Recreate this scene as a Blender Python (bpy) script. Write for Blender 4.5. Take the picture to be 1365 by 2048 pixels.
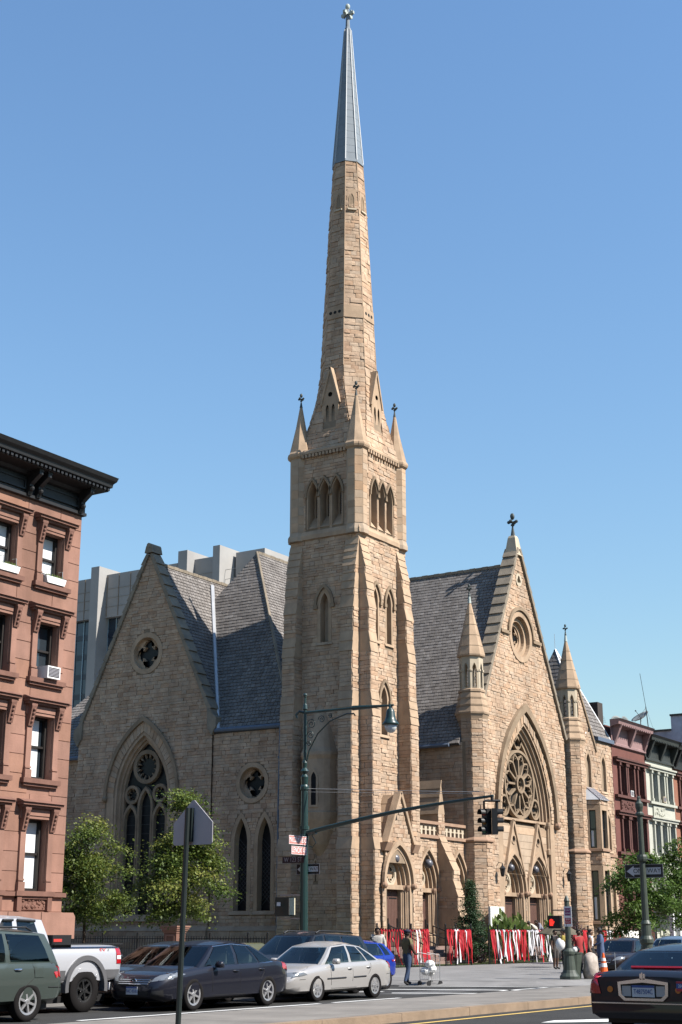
import bpy, bmesh, math, random
from mathutils import Vector, Matrix
from mathutils.geometry import tessellate_polygon
RD = math.radians
random.seed(11)
SC = bpy.context.scene
COL = SC.collection
for _o in list(bpy.data.objects):
    bpy.data.objects.remove(_o)

# ------------------------------------------------------------------ camera, sky, sun, exposure
YAW = RD(32.6); TILT = math.atan(844 / 2890); EYE = Vector((0, 0, 1.6))
vdir = Vector((math.cos(YAW), math.sin(YAW), 0)); RIGHT = Vector((math.sin(YAW), -math.cos(YAW), 0))
FWD = vdir * math.cos(TILT) + Vector((0, 0, math.sin(TILT))); UPV = RIGHT.cross(FWD)
cam_d = bpy.data.cameras.new('camera'); cam = bpy.data.objects.new('camera', cam_d); COL.objects.link(cam)
cam_d.sensor_fit = 'VERTICAL'; cam_d.sensor_height = 36; cam_d.lens = 36 * 2890 / 2048
cam_d.clip_start = 0.1; cam_d.clip_end = 3000
mw = Matrix((RIGHT, UPV, -FWD)).transposed().to_4x4(); mw.translation = EYE
cam.matrix_world = mw; SC.camera = cam
SUN_AZ = 10.0; SUN_EL = 46.0     # degrees from the avenue facades' normal towards the north, and height
sdir = Vector((math.sin(RD(SUN_AZ)) * math.cos(RD(SUN_EL)), -math.cos(RD(SUN_AZ)) * math.cos(RD(SUN_EL)), math.sin(RD(SUN_EL))))
W = bpy.data.worlds.new('World'); SC.world = W; W.use_nodes = True
wn = W.node_tree; sky = wn.nodes.new('ShaderNodeTexSky'); sky.sky_type = 'NISHITA'; sky.sun_disc = False
sky.sun_elevation = RD(SUN_EL); sky.sun_rotation = math.atan2(sdir.x, sdir.y)
sky.altitude = 20; sky.air_density = 1.9; sky.dust_density = 0.0; sky.ozone_density = 5.0
tint = wn.nodes.new('ShaderNodeMix'); tint.data_type = 'RGBA'; tint.blend_type = 'MULTIPLY'; tint.inputs[0].default_value = 1; tint.inputs[7].default_value = (.72, .83, .97, 1)
wn.links.new(sky.outputs[0], tint.inputs[6]); wn.links.new(tint.outputs[2], wn.nodes['Background'].inputs[0]); wn.nodes['Background'].inputs[1].default_value = 0.05
sun_d = bpy.data.lights.new('sun', 'SUN'); sun_d.energy = 3.1; sun_d.angle = RD(0.53); sun_d.color = (1.0, 0.94, 0.86)
sun = bpy.data.objects.new('sun', sun_d); COL.objects.link(sun); sun.rotation_euler = sdir.to_track_quat('Z', 'Y').to_euler(); sun.location = (0, 0, 120)
VS = SC.view_settings
SC.display_settings.display_device = 'sRGB'; VS.view_transform = 'Standard'; VS.look = 'None'; VS.gamma = 1.0; VS.use_curve_mapping = False
VS.exposure = 1.8

# ------------------------------------------------------------------ materials
MATS = {}
ALB = .78     # shared scale of the surface reflectances below
KEEP = dict(lime_leaves=1.25, plane_leaves=1.1, conifer_leaves=1.15, shrub_leaves=1.0, purple_leaves=1.1, asphalt=.29, red_ribbon=.62, church_glass=1, window_glass=1, window_lead=.5, alloy_rim=1, chrome=1)
def M(name, col, rough=.8, metal=0., var=0., vs=3., bump=0., bs=12., tones=None, spec=.4, coat=0., emis=None, es=1., trans=0., stretch=None, stain=0.):
    if name in MATS: return MATS[name]
    m = bpy.data.materials.new(name); m.use_nodes = True; MATS[name] = m
    nt = m.node_tree; N = nt.nodes; L = nt.links; b = N['Principled BSDF']
    b.inputs['Roughness'].default_value = rough; b.inputs['Metallic'].default_value = metal
    b.inputs['Specular IOR Level'].default_value = spec; b.inputs['Coat Weight'].default_value = coat
    b.inputs['Coat Roughness'].default_value = .04
    k = 1 if emis else KEEP.get(name, ALB); col = tuple(c * k for c in col); tones = [tuple(c * k for c in t_) for t_ in tones] if tones else None
    c4 = (*col, 1); b.inputs['Base Color'].default_value = c4
    if trans: b.inputs['Transmission Weight'].default_value = trans
    if emis: b.inputs['Emission Color'].default_value = (*emis, 1); b.inputs['Emission Strength'].default_value = es
    src = None
    if tones:
        a = N.new('ShaderNodeAttribute'); a.attribute_name = 'tone'
        r = N.new('ShaderNodeValToRGB'); cr = r.color_ramp
        while len(cr.elements) < len(tones): cr.elements.new(.5)
        for i, t in enumerate(tones): cr.elements[i].position = i / (len(tones) - 1); cr.elements[i].color = (*t, 1)
        L.new(a.outputs['Fac'], r.inputs[0]); src = r.outputs[0]
    tc = N.new('ShaderNodeTexCoord'); vec = tc.outputs['Object']
    if stretch:
        mp = N.new('ShaderNodeMapping'); mp.inputs['Scale'].default_value = stretch; L.new(vec, mp.inputs[0]); vec = mp.outputs[0]
    if var:
        n = N.new('ShaderNodeTexNoise'); n.inputs['Scale'].default_value = vs; n.inputs['Detail'].default_value = 5; n.inputs['Roughness'].default_value = .6
        L.new(vec, n.inputs['Vector'])
        mr = N.new('ShaderNodeMapRange'); mr.inputs['From Min'].default_value = .3; mr.inputs['From Max'].default_value = .7
        mr.inputs['To Min'].default_value = 1 - var; mr.inputs['To Max'].default_value = 1 + var * .8
        L.new(n.outputs['Fac'], mr.inputs[0])
        mx = N.new('ShaderNodeMix'); mx.data_type = 'RGBA'; mx.blend_type = 'MULTIPLY'; mx.inputs[0].default_value = 1
        if src: L.new(src, mx.inputs[6])
        else: mx.inputs[6].default_value = c4
        L.new(mr.outputs[0], mx.inputs[7]); src = mx.outputs[2]
    if stain:     # soot and rain wash: broad patches drawn out downwards
        mp2 = N.new('ShaderNodeMapping'); mp2.inputs['Scale'].default_value = (.7, .7, .16); L.new(tc.outputs['Object'], mp2.inputs[0])
        n3 = N.new('ShaderNodeTexNoise'); n3.inputs['Scale'].default_value = 1.1; n3.inputs['Detail'].default_value = 6; n3.inputs['Roughness'].default_value = .65; L.new(mp2.outputs[0], n3.inputs['Vector'])
        m3 = N.new('ShaderNodeMapRange'); m3.inputs['From Min'].default_value = .35; m3.inputs['From Max'].default_value = .62; m3.inputs['To Min'].default_value = 1 - stain; m3.inputs['To Max'].default_value = 1.06; L.new(n3.outputs['Fac'], m3.inputs[0])
        x3 = N.new('ShaderNodeMix'); x3.data_type = 'RGBA'; x3.blend_type = 'MULTIPLY'; x3.inputs[0].default_value = 1
        if src: L.new(src, x3.inputs[6])
        else: x3.inputs[6].default_value = c4
        L.new(m3.outputs[0], x3.inputs[7]); src = x3.outputs[2]
    if src: L.new(src, b.inputs['Base Color'])
    if bump:
        n2 = N.new('ShaderNodeTexNoise'); n2.inputs['Scale'].default_value = bs; n2.inputs['Detail'].default_value = 6
        L.new(vec, n2.inputs['Vector'])
        bp = N.new('ShaderNodeBump'); bp.inputs['Strength'].default_value = bump; bp.inputs['Distance'].default_value = .05
        L.new(n2.outputs['Fac'], bp.inputs['Height']); L.new(bp.outputs[0], b.inputs['Normal'])
    return m

STONE_T = [(.41, .27, .18), (.47, .335, .235), (.49, .36, .255), (.45, .345, .255), (.475, .335, .23), (.515, .385, .275), (.475, .315, .205), (.43, .30, .205)]
m_stone = M('sandstone_rockface', (.34, .24, .15), .95, var=.2, vs=2.2, bump=.3, bs=9, stain=.22, tones=STONE_T, spec=.15)
m_mortar = M('mortar', (.25, .185, .125), .95, var=.15, vs=3)
m_dress = M('dressed_sandstone', (.43, .31, .21), .9, stain=.2, var=.16, vs=1.6, bump=.15, bs=25, spec=.2)
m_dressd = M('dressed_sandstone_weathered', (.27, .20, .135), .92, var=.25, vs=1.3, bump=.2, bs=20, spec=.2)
m_ashl = M('ashlar_sandstone', (.36, .26, .16), .9, var=.15, vs=1.8, bump=.15, bs=22, tones=[(.34, .235, .155), (.45, .325, .22), (.41, .32, .235), (.50, .36, .245), (.46, .30, .185)], spec=.2)
m_redst = M('red_sandstone', (.33, .21, .14), .9, var=.15, vs=2)
m_pale = M('pale_limestone', (.50, .42, .31), .9, var=.15, vs=2)
m_cop = M('coping_stone', (.24, .20, .15), .92, var=.28, vs=1.2, bump=.25, bs=14)
m_slate = M('roof_slate', (.28, .25, .23), .8, var=.2, vs=1.2, tones=[(.145, .13, .12), (.175, .158, .145), (.20, .182, .168), (.18, .163, .15), (.235, .217, .203)], spec=.25)
m_slateb = M('slate_underlay', (.06, .06, .065), .9)
m_spmet = M('spire_lead_panel', (.17, .205, .235), .55, metal=.0, var=.14, vs=1.2, spec=.5)
m_sprib = M('spire_lead_roll', (.33, .36, .38), .5, var=.1, vs=2)
m_zinc = M('zinc_flashing', (.50, .51, .52), .45, metal=.3, var=.1, vs=2)
m_bluegutter = M('painted_gutter', (.10, .13, .18), .6)
m_verd = M('verdigris_iron', (.035, .05, .05), .6, var=.3, vs=9)
m_verdl = M('pale_verdigris', (.40, .45, .42), .7, var=.2, vs=6)
m_glassd = M('church_glass', (.012, .013, .014), .3, spec=.15, var=.3, vs=4)
m_glassw = M('window_glass', (.02, .026, .032), .06, spec=.6)
m_lead = M('window_lead', (.10, .10, .10), .7)
m_louv = M('louvre', (.17, .18, .18), .7, var=.1)
m_door = M('brown_door', (.115, .06, .045), .6, var=.12, vs=3)
m_iron = M('black_iron', (.012, .012, .013), .45, spec=.4)
m_dark = M('dark_void', (.01, .009, .008), .9)
m_brown = M('brownstone', (.31, .17, .125), .9, var=.16, vs=.9, bump=.12, bs=18, stain=.25, tones=[(.27, .15, .11), (.32, .175, .13), (.29, .165, .125), (.325, .175, .12)], spec=.15)
m_brownt = M('brownstone_trim', (.19, .10, .075), .88, var=.18, vs=2.5, bump=.15, bs=22, spec=.2)
m_corn = M('black_cornice_paint', (.014, .014, .015), .5, var=.25, vs=4, spec=.35)
m_blind = M('white_blind', (.72, .74, .74), .6)
m_white = M('white_paint', (.78, .78, .76), .5, var=.06)
m_sash = M('dark_sash', (.02, .016, .014), .5)
m_conc = M('office_concrete', (.34, .33, .315), .9, var=.12, vs=.15, bump=.05)
m_offgl = M('office_glass', (.03, .045, .065), .12, spec=.6, var=.15, vs=.2)
m_mull = M('office_mullion', (.30, .40, .46), .4, metal=.3)
m_asph = M('asphalt', (.105, .105, .102), .93, var=.22, vs=.55, bump=.35, bs=60, spec=.25)
m_walk = M('sidewalk_concrete', (.205, .20, .195), .92, var=.16, vs=.6, stain=.18, bump=.15, bs=30)
m_med = M('median_concrete', (.21, .195, .175), .92, stain=.25, var=.16, vs=.7, bump=.2, bs=35)
m_kerb = M('kerb_concrete', (.26, .19, .13), .9, var=.25, vs=1.5, bump=.2, bs=25)
m_paint = M('road_paint_white', (.72, .72, .70), .8, var=.18, vs=2.2)
m_yel = M('road_paint_yellow', (.62, .42, .12), .8, var=.15, vs=2)
m_green = M('green_post_paint', (.01, .035, .032), .4, var=.15, vs=4, spec=.45, coat=.2)
m_postb = M('black_green_post', (.006, .013, .013), .5)
m_greeng = M('grey_green_post_paint', (.055, .07, .055), .5, var=.2, vs=4)
m_steel = M('galvanised_steel', (.45, .45, .44), .45, metal=.6)
m_alum = M('sign_back_aluminium', (.40, .385, .41), .6, metal=.25, var=.08, vs=2)
m_lens = M('lamp_lens', (.55, .58, .58), .15, spec=.6)
m_black = M('black_plastic', (.012, .012, .012), .5)
m_red = M('red_ribbon', (.55, .012, .022), .6, tones=[(.40, .008, .02), (.60, .015, .025), (.52, .012, .03)])
m_wht = M('white_ribbon', (.74, .73, .75), .6, tones=[(.62, .61, .66), (.78, .77, .78), (.70, .69, .73)])
m_grass = M('lawn', (.07, .10, .03), .95, var=.4, vs=2, bump=.5, bs=40)
m_bark = M('bark', (.075, .055, .04), .95, var=.3, vs=6, bump=.5)
m_pink = M('pink_sign_red', (.52, .05, .04), .5)
m_orange = M('orange_cone', (.80, .13, .02), .5)

def glassmat(name, tint):      # thin pane: clear, tinted, mirror-like at grazing angles
    m = bpy.data.materials.new(name); m.use_nodes = True; N = m.node_tree.nodes; L = m.node_tree.links; N.remove(N['Principled BSDF'])
    t = N.new('ShaderNodeBsdfTransparent'); t.inputs[0].default_value = (*tint, 1); g = N.new('ShaderNodeBsdfGlossy'); g.inputs['Roughness'].default_value = .03; g.inputs[0].default_value = (.9, .95, .95, 1)
    f = N.new('ShaderNodeFresnel'); f.inputs[0].default_value = 1.55; x = N.new('ShaderNodeMixShader'); L.new(f.outputs[0], x.inputs[0]); L.new(t.outputs[0], x.inputs[1]); L.new(g.outputs[0], x.inputs[2]); L.new(x.outputs[0], N['Material Output'].inputs[0])
    return m
def leafmat(name, tones, tr=.35):
    m = M(name, tones[1], .55, tones=tones, spec=.35, var=.15, vs=2)
    nt = m.node_tree; N = nt.nodes; L = nt.links; b = N['Principled BSDF']; out = N['Material Output']
    t = N.new('ShaderNodeBsdfTranslucent'); ms = N.new('ShaderNodeMixShader'); ms.inputs[0].default_value = tr
    lk = b.inputs['Base Color'].links
    if lk: L.new(lk[0].from_socket, t.inputs[0])
    L.new(b.outputs[0], ms.inputs[1]); L.new(t.outputs[0], ms.inputs[2]); L.new(ms.outputs[0], out.inputs[0])
    return m
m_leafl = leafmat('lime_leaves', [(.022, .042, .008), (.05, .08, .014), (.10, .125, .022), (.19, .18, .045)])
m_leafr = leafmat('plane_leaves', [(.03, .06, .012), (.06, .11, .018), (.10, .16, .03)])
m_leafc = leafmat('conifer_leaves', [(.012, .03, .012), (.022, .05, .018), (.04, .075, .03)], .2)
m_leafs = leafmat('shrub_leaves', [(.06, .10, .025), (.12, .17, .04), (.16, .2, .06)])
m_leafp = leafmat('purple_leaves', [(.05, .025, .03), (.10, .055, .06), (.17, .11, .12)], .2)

# ------------------------------------------------------------------ mesh building
class MB:
    def __init__(s): s.v = []; s.f = []; s.m = []; s.t = []; s.tone = .5
    def add(s, vs, fs, mi=0):
        b = len(s.v); s.v.extend(tuple(p) for p in vs); s.t.extend([s.tone] * len(vs))
        for f in fs: s.f.append([i + b for i in f]); s.m.append(mi)
    def quad(s, a, b, c, d, mi=0): s.add([a, b, c, d], [[0, 1, 2, 3]], mi)
    def box(s, x0, x1, y0, y1, z0, z1, mi=0):
        s.add([(x0, y0, z0), (x1, y0, z0), (x1, y1, z0), (x0, y1, z0), (x0, y0, z1), (x1, y0, z1), (x1, y1, z1), (x0, y1, z1)],
              [[3, 2, 1, 0], [4, 5, 6, 7], [0, 1, 5, 4], [1, 2, 6, 5], [2, 3, 7, 6], [3, 0, 4, 7]], mi)
    def slab(s, fr, poly, n0, n1, mi=0):
        k = len(poly); vs = [fr.p(u, v, n0) for u, v in poly] + [fr.p(u, v, n1) for u, v in poly]
        fs = [list(range(k, 2 * k)), list(range(k - 1, -1, -1))] + [[i, (i + 1) % k, k + (i + 1) % k, k + i] for i in range(k)]
        s.add(vs, fs, mi)
    def rect(s, fr, u0, u1, v0, v1, n0, n1, mi=0): s.slab(fr, [(u0, v0), (u1, v0), (u1, v1), (u0, v1)], n0, n1, mi)
    def wedge(s, fr, u0, u1, v0, v1, n0, n1, nt, mi=0):   # block whose front leans from n1 at the bottom to nt at the top
        vs = [fr.p(u0, v0, n0), fr.p(u1, v0, n0), fr.p(u1, v1, n0), fr.p(u0, v1, n0), fr.p(u0, v0, n1), fr.p(u1, v0, n1), fr.p(u1, v1, nt), fr.p(u0, v1, nt)]
        s.add(vs, [[3, 2, 1, 0], [4, 5, 6, 7], [0, 1, 5, 4], [1, 2, 6, 5], [2, 3, 7, 6], [3, 0, 4, 7]], mi)
    def face(s, fr, outer, holes=(), n=0, mi=0):
        loops = [[Vector((u, v, 0)) for u, v in outer]] + [[Vector((u, v, 0)) for u, v in h] for h in holes]
        pts = [p for l in loops for p in l]; tr = tessellate_polygon(loops)
        out = []
        for t in tr:
            a, b, c = (pts[i] for i in t)
            out.append(list(t) if (b - a).cross(c - a).z > 0 else [t[0], t[2], t[1]])
        s.add([fr.p(p.x, p.y, n) for p in pts], out, mi)
    def ring(s, fr, inn, out, n0, n1, mi=0, closed=True, n1i=None):
        k = len(inn); ni = n1 if n1i is None else n1i
        vs = [fr.p(u, v, ni) for u, v in inn] + [fr.p(u, v, n1) for u, v in out] + [fr.p(u, v, n0) for u, v in inn] + [fr.p(u, v, n0) for u, v in out]
        fs = []
        for i in range(k if closed else k - 1):
            j = (i + 1) % k
            fs += [[i, k + i, k + j, j], [k + i, 3 * k + i, 3 * k + j, k + j], [2 * k + i, i, j, 2 * k + j]]
        if not closed: fs += [[0, 2 * k, 3 * k, k], [k - 1, 2 * k - 1, 4 * k - 1, 3 * k - 1]]
        s.add(vs, fs, mi)
    def tube(s, pts, r, n=8, mi=0, cap=True):
        pts = [Vector(p) for p in pts]; k = len(pts); rr = r if isinstance(r, (list, tuple)) else [r] * k
        vs = []; ref = None
        for i, p in enumerate(pts):
            d = (pts[min(i + 1, k - 1)] - pts[max(i - 1, 0)]).normalized()
            if ref is None:
                ref = Vector((0, 0, 1)) if abs(d.z) < .9 else Vector((1, 0, 0))
            a = d.cross(ref).normalized(); b = a.cross(d).normalized(); ref = b
            for j in range(n):
                t = 2 * math.pi * j / n; vs.append(p + a * (rr[i] * math.cos(t)) + b * (rr[i] * math.sin(t)))
        fs = [[i * n + j, (i + 1) * n + j, (i + 1) * n + (j + 1) % n, i * n + (j + 1) % n] for i in range(k - 1) for j in range(n)]
        if cap: fs += [list(range(n)), list(range((k - 1) * n + n - 1, (k - 1) * n - 1, -1))]
        s.add(vs, fs, mi)
    def lathe(s, c, prof, n=12, rot=0., mi=0, sx=1., sy=1.):
        c = Vector(c); k = len(prof); vs = []
        for r, z in prof:
            for j in range(n):
                t = 2 * math.pi * j / n + rot; vs.append((c.x + r * sx * math.cos(t), c.y + r * sy * math.sin(t), c.z + z))
        fs = [[i * n + j, i * n + (j + 1) % n, (i + 1) * n + (j + 1) % n, (i + 1) * n + j] for i in range(k - 1) for j in range(n)]
        fs += [list(range(n - 1, -1, -1)), list(range((k - 1) * n, k * n))]
        s.add(vs, fs, mi)
    def loft(s, rings, mi=0, closed=True, caps=True):
        n = len(rings[0]); vs = [p for r in rings for p in r]; fs = []
        for i in range(len(rings) - 1):
            for j in range(n if closed else n - 1):
                k = (j + 1) % n; fs.append([i * n + j, i * n + k, (i + 1) * n + k, (i + 1) * n + j])
        if caps: fs += [list(range(n - 1, -1, -1)), list(range((len(rings) - 1) * n, len(rings) * n))]
        s.add(vs, fs, mi)
    def sphere(s, c, r, n=10, mi=0, sz=1.):
        prof = [(r * math.sin(math.pi * i / n) + 1e-4, -r * sz * math.cos(math.pi * i / n)) for i in range(n + 1)]
        s.lathe(c, prof, n, 0, mi)
    def build(s, name, mats, parent=None, smooth=False, inv=True, kind=None):
        me = bpy.data.meshes.new(name); me.from_pydata(s.v, [], s.f)
        for m in (mats if isinstance(mats, (list, tuple)) else [mats]): me.materials.append(m)
        if any(s.m): me.polygons.foreach_set('material_index', s.m)
        at = me.attributes.new('tone', 'FLOAT', 'POINT'); at.data.foreach_set('value', s.t)
        if smooth: me.polygons.foreach_set('use_smooth', [True] * len(me.polygons))
        me.update(); me.validate()
        return link(name, me, parent, inv, kind)
def link(name, me, parent=None, inv=True, kind=None):
    o = bpy.data.objects.new(name, me); COL.objects.link(o)
    if parent is not None:
        o.parent = parent
        if inv and parent.get('_abs') is not None: o.matrix_parent_inverse = Matrix.Translation(-Vector(parent['_abs']))
    if kind: o['kind'] = kind
    return o
def thing(name, label, cat, loc=(0, 0, 0), group=None, absolute=True, rz=0.):
    o = bpy.data.objects.new(name, None); COL.objects.link(o); o.location = loc; o.rotation_euler = (0, 0, rz)
    o.empty_display_size = .3
    o['label'] = label; o['category'] = cat
    if group: o['group'] = group
    if absolute: o['_abs'] = list(loc)
    return o
def tag(o, label, cat, group=None):
    o['label'] = label; o['category'] = cat
    if group: o['group'] = group
    return o
def copy_tree(o, parent=None):
    c = o.copy(); COL.objects.link(c)
    if parent is not None: c.parent = parent
    for ch in o.children: copy_tree(ch, c)
    return c

class Fr:
    def __init__(s, o, u, v, n=None):
        s.o = Vector(o); s.u = Vector(u).normalized(); s.v = Vector(v).normalized(); s.n = Vector(n).normalized() if n else s.u.cross(s.v)
    def p(s, u, v, n=0): return s.o + s.u * u + s.v * v + s.n * n
def SF(X): return Fr((X, 0, 0), (0, -1, 0), (0, 0, 1))      # faces the side street; u = -Y
def EF(Y): return Fr((0, Y, 0), (1, 0, 0), (0, 0, 1))       # faces the avenue; u = X
def NF(X): return Fr((X, 0, 0), (0, 1, 0), (0, 0, 1))
def WF(Y): return Fr((0, Y, 0), (-1, 0, 0), (0, 0, 1))
def arc(cu, vs, a, h, n=10):
    r = (a * a + h * h) / (2 * a); t = math.atan2(h, r - a)
    rt = [(cu + a - r + r * math.cos(t * i / n), vs + r * math.sin(t * i / n)) for i in range(n + 1)]
    return rt + [(2 * cu - x, y) for x, y in rt[-2::-1]]      # right spring over the apex to the left spring
def arch(cu, vb, vs, a, h, n=10): return [(cu - a, vb), (cu + a, vb)] + arc(cu, vs, a, h, n)
def circ(cu, cv, r, n=24, r2=None): return [(cu + r * math.cos(2 * math.pi * i / n), cv + (r2 or r) * math.sin(2 * math.pi * i / n)) for i in range(n)]
def foil(cu, cv, r, k=4, n=8, depth=.42, rot=0.):
    out = []; rc = r * (1 - depth); d = r - rc
    for i in range(k):
        c = rot + 2 * math.pi * i / k; x, y = cu + d * 1.05 * math.cos(c), cv + d * 1.05 * math.sin(c); half = math.pi * (.5 + .5 - 1 / k) * .82
        for j in range(n + 1):
            t = c - half + 2 * half * j / n; out.append((x + rc * .95 * math.cos(t), y + rc * .95 * math.sin(t)))
    return out
def pxy(p):
    q = Vector(p) - EYE; z = q.dot(FWD); return (2890 * q.dot(RIGHT) / z, 2890 * q.dot(UPV) / z)

# ------------------------------------------------------------------ coursed stone / slate / block pieces
def spans(poly, holes, v):
    xs = []
    for lp in [poly] + list(holes):
        k = len(lp)
        for i in range(k):
            (x0, y0), (x1, y1) = lp[i], lp[(i + 1) % k]
            if (y0 <= v) != (y1 <= v): xs.append(x0 + (v - y0) / (y1 - y0) * (x1 - x0))
    xs.sort(); return [(xs[i], xs[i + 1]) for i in range(0, len(xs) - 1, 2)]
def isect(a, b):
    out = []
    for x0, x1 in a:
        for y0, y1 in b:
            l, h = max(x0, y0), min(x1, y1)
            if h > l: out.append((l, h))
    return out
class Bag:
    def __init__(s, piece, mat): s.items = []; s.piece = piece; s.mat = mat
    def cover(s, part, fr, poly, holes=(), rows=(.12, .26), lens=(.22, .66), bulge=.038, base=.0, joint=.007, jag=.012, mi=0, grid=True, stag=None):
        v0 = min(p[1] for p in poly); v1 = max(p[1] for p in poly); v = v0; odd = 0
        while v < v1 - .03:
            h = random.uniform(*rows) if rows[0] != rows[1] else rows[0]
            if v1 - (v + h) < rows[0] * .6: h = v1 - v
            e = h * .06
            sp = isect(isect(spans(poly, holes, v + e), spans(poly, holes, v + h - e)), spans(poly, holes, v + h * .5))
            for a, b in sp:
                u = a; first = True
                while u < b - .02:
                    l = random.uniform(*lens)
                    if stag and first and odd: l *= .5
                    if b - (u + l) < lens[0] * .6: l = b - u
                    first = False
                    s.piece_at(part, fr, u, u + l, v, v + h, bulge, base, joint, jag, grid); u += l
            v += h; odd ^= 1
    def piece_at(s, part, fr, u0, u1, v0, v1, bulge, base, joint, jag, grid=True):
        u0 += joint; u1 -= joint; v0 += joint; v1 -= joint
        if u1 - u0 < .03 or v1 - v0 < .03: return
        R = random.random
        if grid:
            nx = 3 if u1 - u0 > .3 else 2
            g = []; lift = base + .012 + R() ** 1.6 * bulge; tilt = (R() - .35) * bulge * .6
            for j in range(3):
                for i in range(nx + 1):
                    edge = i in (0, nx) or j in (0, 2)
                    n = lift - tilt * (j - 1) * .5 + ((R() - .5) * jag if edge else (R() - .2) * bulge * .45)
                    ju = 0 if i in (0, nx) else (R() - .5) * .3 * (u1 - u0) / nx; jv = 0 if j != 1 else (R() - .5) * .3 * (v1 - v0)
                    g.append((u0 + (u1 - u0) * i / nx + ju, v0 + (v1 - v0) * j / 2 + (jv if i not in (0, nx) else 0), n))
            w = nx + 1; fs = [[j * w + i, j * w + i + 1, (j + 1) * w + i + 1, (j + 1) * w + i] for j in range(2) for i in range(nx)]
            rim = list(range(w)) + [2 * w - 1] + [3 * w - 1 - i for i in range(w)] + [w]
            b = len(g); g += [(g[i][0], g[i][1], base - .03) for i in rim]; k = len(rim)
            fs += [[b + i, b + (i + 1) % k, rim[(i + 1) % k], rim[i]] for i in range(k)]
        else:
            d = bulge; c = min(.012, (v1 - v0) * .1)
            t = base + d * (.8 + .4 * R())
            g = [(u0, v0, base - .03), (u1, v0, base - .03), (u1, v1, base - .03), (u0, v1, base - .03), (u0 + c, v0 + c, t), (u1 - c, v0 + c, t), (u1 - c, v1 - c, t), (u0 + c, v1 - c, t)]
            fs = [[4, 5, 6, 7], [0, 1, 5, 4], [1, 2, 6, 5], [2, 3, 7, 6], [3, 0, 4, 7]]
        vs = [fr.p(*q) for q in g]
        s.put(part, vs, fs, R(), fr.n)
    def put(s, part, vs, fs, tone, nrm):
        c = sum(vs, Vector()) / len(vs); q = c - EYE
        area = 0.
        if q.dot(nrm) < 0 and q.dot(FWD) > 1:
            P = [pxy(p) for p in vs]; xs = [p[0] for p in P]; ys = [p[1] for p in P]
            if max(xs) > -700 and min(xs) < 700 and min(ys) > -900:
                area = min(max(xs) - min(xs), 60) * min(max(ys) - min(ys), 40)
        s.items.append((area, part, vs, fs, tone))
    def finish(s, root, rest, limit=300, minpx=60.):
        s.items.sort(key=lambda t: -t[0]); rb = MB()
        for i, (a, part, vs, fs, tone) in enumerate(s.items):
            if i < limit and a >= minpx:
                m = MB(); m.tone = tone; m.add(vs, fs); m.build(s.piece, s.mat, part, inv=(part is root))
            else: rb.tone = tone; rb.add(vs, fs)
        if rb.v: rb.build(rest, s.mat, root, kind='stuff')
def text_mesh(txt, size=1., extrude=.002, align='CENTER', sx=1.):
    c = bpy.data.curves.new('t', 'FONT'); c.body = txt; c.size = size; c.extrude = extrude; c.align_x = align; c.align_y = 'CENTER'
    o = bpy.data.objects.new('t', c); COL.objects.link(o); dg = bpy.context.evaluated_depsgraph_get(); dg.update()
    me = bpy.data.meshes.new_from_object(o.evaluated_get(dg)); bpy.data.objects.remove(o)
    for v in me.vertices: v.co.x *= sx
    return me
def lettering(txt, mat, parent, fr, u, v, size, n=.004, sx=1., name='lettering', align='CENTER', inv=True):
    me = text_mesh(txt, size, .0015, align, sx)
    for w in me.vertices: w.co = fr.p(u + w.co.x, v + w.co.y, n + w.co.z)
    me.materials.append(mat)
    return link(name, me, parent, inv)
# ------------------------------------------------------------------ the setting: ground, roads, pavements
def sheet(name, poly, z, mat, skirt=0.):
    m = MB(); fr = Fr((0, 0, 0), (1, 0, 0), (0, 1, 0))
    if skirt: m.slab(fr, poly, z - skirt, z)
    else: m.face(fr, poly, (), z)
    return m.build(name, mat, kind='structure')
sheet('ground', [(-300, -300), (900, -300), (900, 900), (-300, 900)], -.03, m_asph)
sheet('avenue', [(-120, -12), (400, -12), (400, 24.55), (-120, 24.55)], 0, m_asph)
sheet('side_street', [(38.6, 24.55), (43.2, 24.55), (43.2, 220), (38.6, 220)], 0, m_asph)
ne = [(43.2, 220), (43.2, 24.6), (43.35, 23.4), (43.8, 22.2), (44.6, 21.1), (45.6, 20.45), (46.8, 20.2), (48.8, 20.2), (50.2, 20.6), (52, 21.3), (54.5, 22.5), (56.2, 23.6), (57.5, 24.3), (400, 24.3), (400, 220)]
sheet('pavement', ne, .14, m_walk, .2)
sw = [(-120, 24.55), (36.6, 24.55)] + [(36.6 + 2 * math.sin(RD(t)), 26.55 - 2 * math.cos(RD(t))) for t in range(15, 91, 15)] + [(38.6, 220), (-120, 220)]
sheet('pavement', sw, .14, m_walk, .2)
sheet('pavement', [(-120, -12), (-120, -40), (400, -40), (400, -12)][::-1], .14, m_walk, .2)
med = sheet('median', [(-100, 14.85), (46, 14.85), (47.4, 15.6), (47.4, 17.2), (46, 18.0), (-100, 18.0)], .15, m_med, .2)
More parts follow.
